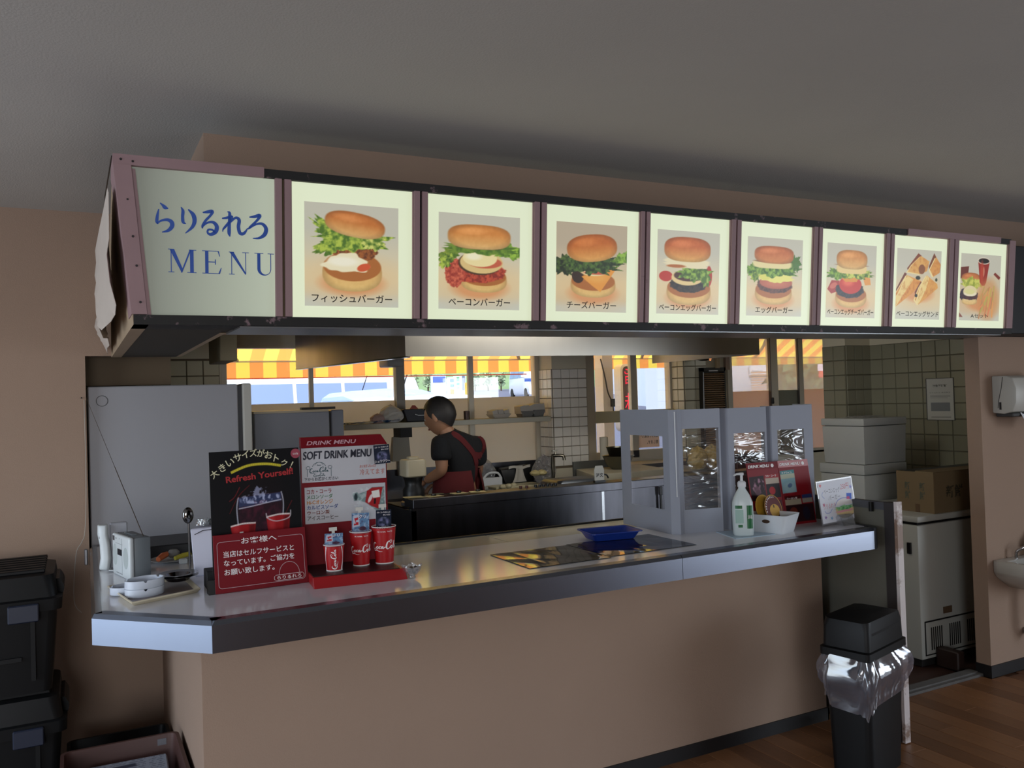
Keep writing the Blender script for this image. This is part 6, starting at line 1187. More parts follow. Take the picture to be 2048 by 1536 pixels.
hip = V((2.06, 4.74, .93)); wst = hip+V((-.005, 0, .14)); chs_ = V((2.055, 4.70, 1.20)); nck = V((1.985, 4.72, 1.325)); hd_c = V((1.950, 4.745, 1.405))
shL = chs_-Rt*.150+V((-.01, 0, .055)); shR = chs_+Rt*.165+V((0, 0, .03))
elL = V((1.905, 4.62, 1.085)); wrL = V((1.855, 4.76, 1.02)); elR = V((2.245, 4.86, 1.02)); wrR = V((2.06, 4.98, 1.0))
# feet and legs
vb = [(hip, (.13, .10)), (wst, (.12, .095)), (chs_, (.125, .09)), (nck-V((0, 0, .03)), .050), (nck+V((-.02, .01, .03)), .048), (hd_c+V((-.01, .005, -.02)), .07),
      (shL, .048), ((shL+elL)/2, .043), (elL, .037), ((elL+wrL)/2, .033), (wrL, .024), (shR, .048), ((shR+elR)/2, .043), (elR, .037), (wrR, .024),
      (hip-Rt*.085-V((0, 0, .07)), .085), (hip-Rt*.10+Fd*.03-V((0, 0, .45)), .058), (hip-Rt*.10-V((0, 0, .84)), .04), (hip-Rt*.11+Fd*.12-V((0, 0, .89)), .032),
      (hip+Rt*.085-V((0, 0, .07)), .085), (hip+Rt*.10+Fd*.03-V((0, 0, .45)), .058), (hip+Rt*.10-V((0, 0, .84)), .04), (hip+Rt*.11+Fd*.12-V((0, 0, .89)), .032)]
eb = [(0, 1), (1, 2), (2, 3), (3, 4), (4, 5), (2, 6), (6, 7), (7, 8), (8, 9), (9, 10), (2, 11), (11, 12), (12, 13), (13, 14), (0, 15), (15, 16), (16, 17), (17, 18), (0, 19), (19, 20), (20, 21), (21, 22)]
def hand(w, d, s):
    k = len(vb); d = d.normalized(); side = d.cross(V((0, 0, 1))).normalized()*s
    palm = w+d*.05+V((0, 0, -.01)); vb.append((palm, (.030, .016))); src = 10 if s > 0 else 14; eb.append((src, k))
body = skin('body', vb, eb, SKIN, pe)
def fingers(w, d, s, nm):
    d = d.normalized(); side = d.cross(V((0, 0, 1))).normalized()*s; palm = w+d*.045
    verts = [(w, (.024, .018)), (w+d*.035, (.034, .016)), (w+d*.075+V((0, 0, -.006)), (.036, .013))]; ed = [(0, 1), (1, 2)]
    hb_ = skin('hand', verts, ed, SKIN, pe, 2)
    for i, (o_, l) in enumerate(((-.027, .058), (-.009, .068), (.009, .064), (.027, .050))):
        r0 = w+d*.07+side*o_+V((0, 0, -.006)); skin('finger', [(r0, .010), (r0+d*l*.5+V((0, 0, -.010)), .009), (r0+d*l*.8+V((0, 0, -.028)), .0075), (r0+d*l*.85+V((0, 0, -.045)), .006)], [(0, 1), (1, 2), (2, 3)], SKIN, hb_, 1)
    r0 = w+d*.03-side*.022; skin('thumb', [(r0, .012), (r0-side*.022+d*.022+V((0, 0, -.01)), .010), (r0-side*.020+d*.048+V((0, 0, -.026)), .008)], [(0, 1), (1, 2)], SKIN, hb_, 1)
fingers(wrL, V((-.42, .30, -.45)), 1, 'l'); fingers(wrR, V((-.8, .25, -.30)), -1, 'r')
# head with face, ear and hair
HF = V((-.62, .76, -.30)).normalized(); HR = HF.cross(V((0, 0, 1))).normalized(); HU = HR.cross(HF)
MH_ = Matrix(((HR.x, HF.x, HU.x, hd_c.x), (HR.y, HF.y, HU.y, hd_c.y), (HR.z, HF.z, HU.z, hd_c.z), (0, 0, 0, 1)))
def head_pt(th, ph_, k=1.0):
    x = math.cos(ph_)*math.cos(th); y = math.cos(ph_)*math.sin(th); z = math.sin(ph_)
    w = .074*(1-.22*max(0, -z)); f = .094 if y > 0 else .098
    yy = y*f*(1-.05*max(0, -z)); zz_ = z*(.105 if z > 0 else .118)
    if z < -.2 and y < 0: yy *= 1+.55*(z+.2)
    if z < -.3 and y > 0: yy += .012*(-z-.3)
    nose = math.exp(-((x/.16)**2+((z+.12)/.22)**2))*(y > 0)*.020*(1-.5*(z > .05)); brow = math.exp(-((z-.13)/.08)**2)*(y > .5)*.004; mouth = math.exp(-((z+.45)/.08)**2-(x/.35)**2)*(y > 0)*.006
    eyes = -math.exp(-((abs(x)-.38)/.14)**2-((z-.02)/.09)**2)*(y > 0)*.008
    return (x*w*k, (yy+nose+brow+mouth+eyes)*k, zz_*k)
b = MB(MH_); n, mm = 40, 28
b.rings([[head_pt(2*math.pi*i/n, math.pi*(j/mm-.5)*.985) for i in range(n)] for j in range(mm+1)]); hdo = b.build('head', SKIN, pe, smooth_=True)
for s in (-1, 1):
    b = MB(MH_ @ Matrix.Translation((s*.075, -.008, -.008)) @ Matrix.Rotation(s*-.35, 4, 'Z')); b.ell((0, 0, 0), .009, .018, .031, 12, 8); b.build('ear', SKIN, hdo, smooth_=True)
    b = MB(MH_ @ Matrix.Translation((s*.030, .079, .003))); b.ell((0, 0, 0), .013, .010, .008, 12, 8); b.build('eye', mat('eye_white', (.75, .72, .68), .3), hdo, smooth_=True)
    b = MB(MH_ @ Matrix.Translation((s*.030, .0885, .003))); b.ell((0, 0, 0), .0055, .002, .0055, 10, 6); b.build('iris', HAIR, hdo)
b = MB(MH_ @ Matrix.Translation((0, .088, -.058))); b.ell((0, 0, 0), .022, .006, .006, 12, 6); b.build('lips', mat('lips', (.55, .32, .28), .5), hdo, smooth_=True)
b = MB(MH_)
def hair_pt(th, ph_):
    x, y, z = head_pt(th, ph_, 1.0); k = 1.11+.015*math.sin(23*th)+.01*math.sin(31*th+9*ph_); return (x*k, y*k-.002, z*k+.004)
R = []
for j in range(15):
    ring_ = []
    for i in range(40):
        th = 2*math.pi*i/40; y = math.sin(th); low = .55 if y > .55 else (-.12-.62*max(0, -y) if y < .25 else -.05+ (y-.25)*2.0)
        ph_ = low+(1.55-low)*j/14; ring_.append(hair_pt(th, ph_))
    R.append(ring_)
b.rings(R, False, True); b.build('hair', HAIR, pe, smooth_=True)
# shirt
vs_ = [(hip+V((0, 0, -.02)), (.150, .118)), (wst, (.142, .112)), (chs_, (.156, .118)), (nck-V((0, 0, .040)), (.086, .08)), (shL, .086), ((shL+elL)/2+V((0, 0, .005)), .068), (shL*.32+elL*.68, .060), (shR, .082), ((shR+elR)/2, .068), (shR*.36+elR*.64, .062)]
shirt = skin('tshirt', vs_, [(0, 1), (1, 2), (2, 3), (2, 4), (4, 5), (5, 6), (2, 7), (7, 8), (8, 9)], SHIRT, pe)
skin('trousers', [(hip-V((0, 0, .03)), (.145, .115)), (hip-Rt*.09-V((0, 0, .10)), .10), (hip-Rt*.10+Fd*.03-V((0, 0, .45)), .078), (hip-Rt*.10-V((0, 0, .82)), .062), (hip+Rt*.09-V((0, 0, .10)), .10), (hip+Rt*.10+Fd*.03-V((0, 0, .45)), .078), (hip+Rt*.10-V((0, 0, .82)), .062)], [(0, 1), (1, 2), (2, 3), (0, 4), (4, 5), (5, 6)], TRS, pe)
for s in (-1, 1):
    c = hip+Rt*.105*s; b = MB(Matrix(((Rt.x, Fd.x, 0, c.x), (Rt.y, Fd.y, 0, c.y), (0, 0, 1, 0), (0, 0, 0, 1)))); b.rings([rr(.045, .115, .04, 0), rr(.048, .118, .042, .02), rr(.044, .110, .04, .05), rr(.035, .055, .03, .10)]); b.v = [v for v in b.v]; b.build('shoe', BLACK, pe, smooth_=True)
# apron: lower wrap, straps on the back
sv = [v.co+pe.matrix_basis_total for v in shirt.o.data.vertices]; bvh = BVHTree.FromPolygons(sv, [tuple(p.vertices) for p in shirt.o.data.polygons])
def on_back(u, z, lift=.006):
    o_ = chs_*1.0; o_ = V((chs_.x, chs_.y, 0))+Rt*u-Fd*.6+V((0, 0, z)); h_ = bvh.ray_cast(o_, Fd)[0]
    return (h_-Fd*lift) if h_ else None
def strap(P, w, nm='strap'):
    pts = [V((a, z, 0)) for a, z in P]; pts = smooth(pts, 8); C = [on_back(p.x, p.y) for p in pts]; C = [c for c in C if c]
    if len(C) < 2: return
    b = MB(); v = []
    for i, c in enumerate(C):
        d = (C[min(i+1, len(C)-1)]-C[max(i-1, 0)]).normalized(); s_ = d.cross(Fd).normalized()*w/2; v += [tuple(c+s_), tuple(c-s_)]
    b.add(v, [(2*i, 2*i+1, 2*i+3, 2*i+2) for i in range(len(C)-1)]); b.build(nm, APR, pe, solid=.004, smooth_=True)
strap([(-.10, 1.31), (-.055, 1.27), (.0, 1.21), (.035, 1.165), (.06, 1.10), (.085, 1.02), (.09, .95)], .036); strap([(.155, 1.27), (.16, 1.22), (.155, 1.165), (.145, 1.10), (.13, 1.02), (.10, .95)], .030); strap([(.03, 1.170), (.09, 1.160), (.155, 1.172)], .034); strap([(.04, 1.165), (.10, 1.142), (.150, 1.150)], .020)
b = MB(); nn_ = 40; R = []
for j, (z, kx, ky) in enumerate(((1.075, .152, .122), (1.00, .165, .135), (.85, .185, .155), (.60, .20, .175), (.45, .205, .18))):
    cc = V((wst.x, wst.y, 0)) if z > 1 else V((hip.x, hip.y, 0)); R.append([tuple(cc+Rt*kx*math.cos(a)+Fd*ky*math.sin(a)+V((0, 0, z))) for a in [math.radians(-62+ (360-34)*i/nn_) for i in range(nn_+1)]])
b.rings(R, False, False, closed=False); b.build('apron', APR, pe, solid=.004, smooth_=True)
b = MB(); c = on_back(.11, 1.06) or chs_; b.ell(c, .03, .022, .02, 10, 6); b.tube([c, c+V((.02, -.02, -.06)), c+V((.01, -.02, -.13))], [.012, .016, .008], 6).tube([c, c+V((-.02, -.02, -.05)), c+V((-.03, -.02, -.12))], [.012, .014, .008], 6); b.build('apron_bow', APR, pe, smooth_=True)

# things seen through the partition's windows
for k, px in enumerate((1396, 1430)):
    c = at(px, 935, 'y', 4.62); blob('bread_bag', ['left bag of bread behind the crinkled film', 'right yellowish bag of bread behind the crinkled film'][k], 'bag', (c.x, 4.62+.03*k, .97), .075, .06, .15, mat('bread_bag_yellow', (.72, .62, .38), .35, var=.35, vscale=18), 21+k)
pw = thing('rear_worktop', 'steel worktop behind the partition carrying bread bags', 'table', (4.0, 4.7, 0)); MB().box((3.61, 4.55, .93), (3.96, 4.98, .968)).build('top', STEELS, pw); [MB().cyl((x, y, 0), (x, y, .93), .018).build('leg', STEELS, pw) for x in (3.64, 3.93) for y in (4.6, 4.93)]
x0_, x1_ = at(1474, 925, 'y', 4.62).x, at(1534, 925, 'y', 4.62).x
dx_ = thing('dark_appliance', 'dark rectangular appliance behind the middle film window', 'appliance', ((x0_+x1_)/2, 4.7, .0)); zt_d = at(1500, 906, 'y', 4.62).z; MB().box((x0_, 4.62, .80), (x1_, 4.9, zt_d)).build('case', mat('appliance_dark', (.10, .11, .13), .35), dx_, bevel=.008); MB().box((x0_+.01, 4.64, 0), (x1_-.01, 4.88, .80)).build('cabinet', STEELD, dx_)
c = at(1322, 990, 'y', IY-.01); tm = thing('black_rod', 'black slim handle hanging on the island front', 'tool', (c.x, IY, c.z)); MB().box((c.x-.008, IY-.012, c.z-.10), (c.x+.008, IY-.002, c.z+.03)).box((c.x-.012, IY-.014, c.z-.0), (c.x+.012, IY-.002, c.z+.05)).build('grip', BLACK, tm, bevel=.003)
# ------------------------------------------------------------------ doorway side: gate, bin, freezer, boxes, notice, towel dispenser, basin
gt_ = thing('swing_gate', 'low grey kitchen gate standing open with a pale worn edge strip', 'gate', (3.07, 2.8, 0))
GX0, GX1 = 3.056, 3.088; gtop = 1.013
MB().box((GX0+.004, 2.47, .03), (GX1-.004, 3.15, gtop-.02)).build('gate_panel', mat('gate_grey', (.36, .35, .31), .6, var=.06), gt_)
MB().box((GX0, 2.437, .005), (GX1, 2.452, gtop)).build('edge_strip', mat('worn_pale_strip', (.80, .76, .75), .45, dirt=(.52, .42, .36), dscale=5, dth=.52, stretch=(1, 1, 1)), gt_, label='pale stained edge strip')
MB().box((GX0-.002, 2.452, .005), (GX1+.002, 2.50, gtop-.006)).build('stile', mat('dark_gate_stile', (.17, .15, .15), .5), gt_); MB().box((GX0, 2.50, gtop-.04), (GX1, 3.15, gtop-.008)).build('top_rail', mat('dark_gate_rail', (.26, .26, .28), .4), gt_)
MB().cyl((GX0-.008, 2.56, gtop-.05), (GX0-.008, 2.56, gtop-.01), .010).build('hinge', mat('dark_metal_bit', (.12, .12, .12), .4, .8), gt_)
# waste bin
zr = .50; Nn = at(1738, 1310, 'z', zr); La = at(1636, 1289, 'z', zr); Lb = at(1806, 1270, 'z', zr)
ea = (La-Nn).normalized(); eb_ = Vector((-ea.y*-1, ea.x*-1, 0)); eb_ = Vector((ea.y, -ea.x, 0)); wa = (La-Nn).length; wb = (Lb-Nn).dot(eb_)
cx_ = Nn+ea*wa/2+eb_*wb/2
bn = thing('waste_bin', 'black lidded waste bin with clear liner bag folded over its rim', 'bin', (cx_.x, cx_.y, 0))
MBn = Matrix(((eb_.x, ea.x, 0, cx_.x), (eb_.y, ea.y, 0, cx_.y), (0, 0, 1, 0), (0, 0, 0, 1))); BB = mat('black_bin', (.04, .042, .048), .5, spec=.3)
hx, hy = wb/2, wa/2
MB(MBn).rings([rr(hx*.80, hy*.80, .03, 0), rr(hx*.93, hy*.93, .03, zr-.01)]).build('bin_body', BB, bn, smooth_=True)
MB(MBn).rings([rr(hx*.96, hy*.96, .02, zr-.035), rr(hx*1.0, hy*1.0, .02, zr-.033), rr(hx*1.0, hy*1.0, .02, zr-.004), rr(hx*.93, hy*.94, .02, zr)]).build('lid_rim', BB, bn, smooth_=True)
b = MB(MBn); R = [rr(hx*.92, hy*.93, .02, zr), rr(hx*.90, hy*.91, .02, zr+.075)]
top = rr(hx*.86, hy*.88, .03, zr+.10); R.append([(x, y, z+.018*(1-(x/hx)**2)) for x, y, z in top]); top = rr(hx*.5, hy*.6, .03, zr+.118); R.append([(x, y, z+.004) for x, y, z in top]); b.rings(R); b.build('lid', BB, bn, smooth_=True)
MB(MBn).box((-hx*.75, -hy*.80, zr+.02), (hx*.75, -hy*.915, zr+.07)).build('flap_panel', BB, bn, bevel=.004)
LIN = glassy('liner_film', (.88, .89, .92), .14, .14, haze=.20, bump=.7, bscale=3.2, stretch=(1.6, 1.6, .8), hazecol=(.75, .77, .85), gmax=.8)
b = MB(MBn); n = 64; R = []; rs = np.random.RandomState(11); ph1 = rs.rand(8)*6.28
for j in range(15):
    t = j/14; ring_ = []
    base = rr(hx, hy, .05, 0, 15); base = base[:64]
    for i in range(n):
        x, y, _ = base[i]; a = 2*math.pi*i/n; fold = sum(math.sin(a*k_+ph1[q])*w for q, (k_, w) in enumerate(((3, .3), (7, .25), (13, .22), (19, .15))))
        out = 1.0+.22*math.sin(math.pi*min(1, t*1.25))*(.6+.5*(x/hx > .3)+.35*fold)+.02*math.sin(9*a+12*t)
        zz_ = zr-.030-(.185+.035*math.sin(a*2+.7)+.02*fold)*t
        ring_.append((x*out, y*out, zz_+.004*math.sin(17*a+9*t)))
    R.append(ring_)
b.rings(R, False, False); b.build('liner_bag', LIN, bn, smooth_=True)
# chest freezer
cf = thing('chest_freezer', 'white chest freezer with dark lid seam and vent grille, in the doorway', 'freezer', (4.4, 3.35, 0)); FW = mat('freezer_white', (.66, .66, .63), .4, var=.04, vscale=3, dirt=(.45, .42, .36), dscale=6, dth=.70)
fx, fy = 3.962, 3.036
MB().box((fx, fy, .04), (4.92, 3.60, .755)).build('cabinet', FW, cf, bevel=.012, seg=2, smooth_=True); MB().box((fx+.01, fy+.01, .755), (4.91, 3.59, .768)).build('lid_seal', BLACK, cf); MB().box((fx-.004, fy-.006, .768), (4.925, 3.605, .803)).build('lid', FW, cf, bevel=.010, seg=2, smooth_=True)
MB().box((fx+.02, fy+.02, 0), (4.9, 3.58, .04)).build('plinth', DARK, cf)
g0, g1 = at(1850, 1275, 'y', fy), at(1950, 1250, 'y', fy); b = MB(); b.box((g0.x, fy-.002, .235), (4.42, fy, .243)).box((g0.x, fy-.002, .06), (g0.x+.008, fy, .243)).box((g0.x, fy-.002, .06), (4.42, fy, .066)); b.build('grille_frame', BLACK, cf)
for q in range(3):
    b = MB(); [b.box((g0.x+.05+.15*q+.0165*k, fy-.002, .085), (g0.x+.057+.15*q+.0165*k, fy, .205)) for k in range(6)]; b.build('vent_slots', BLACK, cf)
MB().box((fx-.012, fy+.04, .60), (fx, fy+.06, .66)).build('latch', BLACK, cf); MB().box((at(1888, 1262, 'y', fy).x, fy-.003, .265), (at(1905, 1262, 'y', fy).x, fy, .300)).build('brown_sticker', mat('brown_sticker', (.36, .28, .20), .6), cf)
bc = thing('brown_tub', 'dark brown low tub on the floor before the freezer', 'tub', (4.0, 2.95, 0)); MB().box((4.06, 2.90, 0), (4.115, 3.03, .10)).build('tub', mat('dark_brown_tub', (.15, .09, .07), .5), bc, bevel=.006)
# cardboard carton on the freezer
ccn = at(1876, 1029, 'z', .803); kx, ky = ccn.x, max(ccn.y, 3.04); kd = at(1795, 1012, 'x', kx).y-ky; print('carton', kx, ky, kd); KB = mat('carton_brown', (.46, .39, .28), .85, var=.05, vscale=5)
cbx = thing('cardboard_carton', 'brown cardboard carton with green characters on top of the freezer', 'carton', (kx+.25, ky+.15, .803)); kt = at(1876, 945, 'y', ky).z
MB().box((kx, ky, .803), (4.85, ky+kd, kt)).build('box', KB, cbx); MB().hexa([(kx, ky, kt), (4.85, ky, kt), (4.85, ky+kd*.48, kt), (kx, ky+kd*.48, kt), (kx, ky-.004, kt+.003), (4.85, ky-.004, kt+.006), (4.85, ky+kd*.47, kt+.006), (kx, ky+kd*.47, kt+.006)]).build('flap', KB, cbx); MB().box((kx+.003, ky+.005, kt), (4.84, ky+kd-.01, kt+.0015)).build('flap_gap', BLACK, cbx)
GI = mat('green_carton_ink', (.22, .36, .20), .7); Mk_ = F((kx-.0003, ky+kd, .803), (0, -1, 0), (0, 0, 1))
for u in (kd*.30, kd*.70): text('lettering', '新', Mk_ @ Matrix.Translation((u, .120, 0)), h=.045, m=GI if u > .2 else mat('grey_green_ink', (.32, .34, .28), .7), parent=cbx, ax='c', off=.02, sx=.8); text('lettering', '鮮', Mk_ @ Matrix.Translation((u, .070, 0)), h=.045, m=GI if u > .2 else mat('grey_green_ink', (.32, .34, .28), .7), parent=cbx, ax='c', off=.02, sx=.8)
MB(Mk_).box((kd*.50, .0, 0), (kd*.62, .045, .0008)).build('label_patch', mat('brown_sticker', (.36, .28, .20), .6), cbx); text('lettering', '新鮮', F((kx+.10, ky-.0006, .88), (1, 0, 0), (0, 0, 1)), h=.07, m=mat('dark_carton_ink', (.24, .22, .16), .7), parent=cbx, off=.02)
# foam boxes
SF = mat('foam_white', (.68, .69, .68), .7, var=.03, vscale=20, bump=.15, bscale=300)
def foam(x0, x1, y0, y1, z0, z1, lab, lidz=.045):
    t = thing('foam_box', lab, 'box', ((x0+x1)/2, (y0+y1)/2, z0), 'stacked white foam boxes')
    MB().hexa([(x0+.006, y0+.006, z0), (x1-.006, y0+.006, z0), (x1-.006, y1-.006, z0), (x0+.006, y1-.006, z0), (x0, y0, z1-lidz-.003), (x1, y0, z1-lidz-.003), (x1, y1, z1-lidz-.003), (x0, y1, z1-lidz-.003)]).build('box', SF, t, bevel=.006, seg=2, smooth_=True)
    MB().box((x0-.004, y0-.004, z1-lidz), (x1+.004, y1+.004, z1)).build('lid', SF, t, bevel=.006, seg=2, smooth_=True); return t
foam(4.272, 4.655, 3.62, 3.945, 1.024, 1.306, 'topmost white foam box of the stack left of the tiled wall')
foam(4.262, 4.64, 3.62, 3.96, .55, 1.022, 'second white foam box under the topmost one', .06); foam(4.262, 4.66, 3.62, 3.96, .06, .548, 'lowest white foam box of the stack'); tag(rebase(MB().box((4.25, 3.62, 0), (4.68, 3.98, .059)).build('pallet', DARK)), 'low dark pallet under the foam boxes', 'pallet')
tag(rebase(MB().grid(lambda u, v: (4.31+.22*u, 3.66+.16*v, 1.308+.012*abs(math.sin(5*u+3*v))), 8, 6).build('crumpled_film', glassy('crumpled_clear', gloss=.2, haze=.3, bump=1, bscale=12), smooth_=True)), 'crumpled film lying on the topmost foam box', 'film')
# framed notice on the tiled side wall
nt_ = thing('framed_notice', 'framed printed notice with photo on the tiled side wall', 'notice', (5.04, 3.655, 1.265)); Mn_ = F((5.0405, 3.756, 1.266), (0, -1, 0), (0, 0, 1)); nw, nh = .202, .278
b = MB(Mn_); b.box((0, 0, -.002), (nw, .004, .003)).box((0, nh-.004, -.002), (nw, nh, .003)).box((0, 0, -.002), (.004, nh, .003)).box((nw-.004, 0, -.002), (nw, nh, .003)); b.build('frame', mat('grey_frame', (.30, .30, .29), .5), nt_)
p = MB(Mn_).box((.004, .004, -.002), (nw-.004, nh-.004, 0)).build('sheet', mat('notice_paper', (.74, .74, .71), .6), nt_)
GK = mat('grey_ink', (.35, .35, .34), .6); text('lettering', '衛生管理証', Mn_ @ Matrix.Translation((nw/2, nh*.79, 0)), h=.016, w=nw*.52, m=INK, parent=p, ax='c', off=.03); text('lettering', 'らりるれろ 食品衛生', Mn_ @ Matrix.Translation((nw/2, nh*.64, 0)), h=.009, w=nw*.74, m=GK, parent=p, ax='c')
b = MB(Mn_); [b.box((nw*.14, nh*(.58-.025*k), 0), (nw*(.86-.1*(k == 2)), nh*(.586-.025*k), .0006)) for k in range(3)]; b.box((nw*.16, nh*.07, 0), (nw*.86, nh*.085, .0006)); b.build('text_lines', GK, p); MB(Mn_).box((nw*.16, nh*.22, 0), (nw*.84, nh*.42, .0006)).build('photo_block', mat('notice_photo', (.48, .49, .50), .6), p)
# paper towel dispenser
td = thing('towel_dispenser', 'grey-white paper towel dispenser with a towel hanging out on the right wall', 'dispenser', (4.36, 2.70, 1.33)); TDM = mat('dispenser_white', (.70, .69, .66), .4)
tx = at(1984, 790, 'y', 2.76).x
prof = [(2.76, 1.345), (2.70, 1.34), (2.655, 1.352), (2.635, 1.40), (2.632, 1.47), (2.650, 1.523), (2.68, 1.535), (2.76, 1.536)]
b = MB(); b.rings([[(tx, y, z) for y, z in prof], [(tx+.28, y, z) for y, z in prof]]); b.build('case', TDM, td, bevel=.006, seg=2, smooth_=True); b = MB(); b.tube([(tx-.0008, 2.70, 1.53), (tx-.0008, 2.71, 1.47), (tx-.0008, 2.725, 1.41), (tx-.0008, 2.73, 1.37)], .0015, 5, sm=4); b.build('cover_seam', DARK, td)
MB().box((tx-.002, 2.712, 1.362), (tx, 2.722, 1.40)).build('latch_slot', BLACK, td); MB().box((tx+.01, 2.66, 1.325), (tx+.27, 2.75, 1.345)).build('outlet', mat('outlet_dark', (.20, .20, .20), .5), td, bevel=.004)
b = MB(); b.grid(lambda u, v: (tx+.07+.17*u, 2.66-.03*v+.006*math.sin(7*u), 1.345-.055*v-.012*u), 8, 5); b.build('towel', mat('paper_towel', (.86, .87, .90), .8), td, solid=.0015, smooth_=True)
# wash basin
wb_ = thing('wash_basin', 'small white wall basin with chrome tap at the right edge', 'basin', (4.45, 2.58, .5)); BAS = mat('basin_white', (.76, .75, .72), .25)
bx0 = 4.165; b = MB()
def rb_(x0, x1, y0, y1, z): return [(x1, y1, z), (x0, y1, z), (x0, y0+.05, z), (x0+.04, y0, z), (x1-.04, y0, z), (x1, y0+.05, z)]
b.rings([rb_(bx0+.12, 4.55, 2.60, 2.758, .44), rb_(bx0+.02, 4.66, 2.47, 2.758, .505), rb_(bx0, 4.68, 2.44, 2.758, .53), rb_(bx0, 4.68, 2.44, 2.758, .592), rb_(bx0+.025, 4.655, 2.465, 2.70, .594), rb_(bx0+.07, 4.60, 2.50, 2.67, .50)]); b.build('basin', BAS, wb_, bevel=.004, smooth_=True)
CH = mat('chrome', (.75, .75, .76), .12, 1.0); MB().tube([(4.30, 2.72, .592), (4.30, 2.715, .63), (4.33, 2.68, .655), (4.40, 2.64, .655), (4.41, 2.63, .64)], .008, 10, sm=5).build('tap', CH, wb_, smooth_=True); MB().tube([(4.40, 2.62, .44), (4.40, 2.62, .25), (4.40, 2.66, .20), (4.40, 2.752, .20)], .018, 12).build('drain_pipe', CH, wb_, smooth_=True)
MB().lathe([(.05, 0), (.05, .09), (.02, .10), (.012, .12)], 18, c=(4.47, 2.70, .594)).build('cup', mat('soap_grey', (.5, .56, .54), .4), wb_, smooth_=True)
# ------------------------------------------------------------------ left side: storage boxes and crates
BX = mat('black_storage', (.05, .054, .06), .5, spec=.25); BXL = mat('ink_blue_latch', (.10, .13, .20), .35)
def storage(z0, z1, dx, lab):
    x0, x1, y0, y1 = -.72+dx, -.062+dx, 3.60, 4.02; zl = z1-.135; t = thing('storage_box', lab, 'container', ((x0+x1)/2, 3.8, z0), 'black lidded storage boxes stacked at the left')
    cxx, cyy = (x0+x1)/2, (y0+y1)/2; M = Matrix.Translation((cxx, cyy, 0)); wx, wy = (x1-x0)/2, (y1-y0)/2
    MB(M).rings([rr(wx-.035, wy-.03, .03, z0), rr(wx-.012, wy-.012, .03, zl)]).build('tub', BX, t, smooth_=True); MB(M).rings([rr(wx+.004, wy+.004, .03, zl-.012), rr(wx+.006, wy+.006, .03, zl+.03), rr(wx-.01, wy-.005, .03, zl+.036), rr(wx-.02, wy-.02, .04, z1-.02), rr(wx-.045, wy-.05, .03, z1-.012)]).build('lid', BX, t, smooth_=True)
    b = MB(M); [b.box((-wx+.05, -wy+.05+.055*k, z1-.014), (wx-.05, -wy+.08+.055*k, z1)) for k in range(7)]; b.build('lid_ribs', BX, t, bevel=.003)
    MB().rings([[(x1+.016*math.sin(math.pi*s)-.004, cyy+.11*math.cos(a), zl+.01+.075*s+.0*a) for a in np.linspace(0, math.pi, 8)]+[(x1-.03, cyy-.11, zl+.01+.075*s), (x1-.03, cyy+.11, zl+.01+.075*s)] for s in np.linspace(0, 1, 7)]).build('end_handle', BX, t, smooth_=True)
    xl0, xl1 = at(15, 1230, 'y', 3.59).x+dx, at(78, 1225, 'y', 3.59).x+dx; MB().box((xl0, y0-.020, zl-.045), (xl1, y0+.004, zl+.02)).build('latch', BXL, t, bevel=.004)
    MB().box((x0+.08, y0+.012, zl-.19), (x1-.13, y0+.022, zl-.175)).box((x1-.10, y0+.006, z0+.05), (x1-.085, y0+.02, zl-.02)).build('mould_ribs', BX, t)
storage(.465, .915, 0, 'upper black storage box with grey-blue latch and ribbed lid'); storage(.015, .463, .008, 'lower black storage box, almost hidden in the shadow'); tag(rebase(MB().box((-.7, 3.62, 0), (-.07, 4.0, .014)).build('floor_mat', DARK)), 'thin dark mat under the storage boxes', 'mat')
BRN = mat('brown_crate_plastic', (.30, .20, .18), .45, var=.12, vscale=12)
def crate(x0, x1, y0, y1, z0, z1, m, lab, cat='crate'):
    t = thing('crate', lab, cat, ((x0+x1)/2, (y0+y1)/2, z0)); cxx, cyy, wx, wy = (x0+x1)/2, (y0+y1)/2, (x1-x0)/2, (y1-y0)/2; M = Matrix.Translation((cxx, cyy, 0))
    MB(M).rings([rr(wx-.03, wy-.03, .02, z0), rr(wx-.008, wy-.008, .025, z1-.02), rr(wx, wy, .03, z1-.018), rr(wx, wy, .03, z1), rr(wx-.012, wy-.012, .025, z1), rr(wx-.035, wy-.035, .02, z0+.01)]).build('shell', m, t, smooth_=True); return t
bcx = crate(-.07, .318, 2.86, 3.42, .0, .30, BRN, 'brown plastic crate of folded newspapers on the floor by the half wall')
MB().box((.245, 3.405, .262), (.275, 3.4085, .285)).build('grip_slot', mat('slot_grey', (.42, .42, .44), .5), bcx)
for k in range(3):
    t = thing('newspaper', ['bottom folded newspaper in the brown crate', 'middle folded newspaper in the brown crate', 'top folded newspaper in the brown crate, printing in view'][k], 'newspaper', (.13, 3.12, .012+.082*k), 'newspapers in the brown crate'); M = RZ((.125+.004*k, 3.12, .012+.082*k), 1-1.5*k)
    p = MB(M).box((-.13, -.21, 0), (.13, .22, .080)).build('folded_sheets', mat('newsprint', (.60, .62, .66), .85), t, bevel=.006)
    if k == 2:
        cv = Cv(70, 100, (.60, .63, .68)); nn = cv.noise(60, 4, 2); rows = (np.sin(cv.Y*150) > .1)*(nn > .42)*(np.abs((cv.X*4) % 1-.5) < .42); cv.mix(rows*.55, (.30, .32, .36)); cv.poly([(.1, .1), (.6, .08), (.62, .15), (.1, .17)], (.25, .27, .33)); cv.poly([(.62, .3), (.94, .3), (.94, .5), (.62, .5)], (.42, .48, .58))
        picture('print', cv, M @ Matrix.Translation((-.125, -.205, .080)), .25, .42, PRN, p)
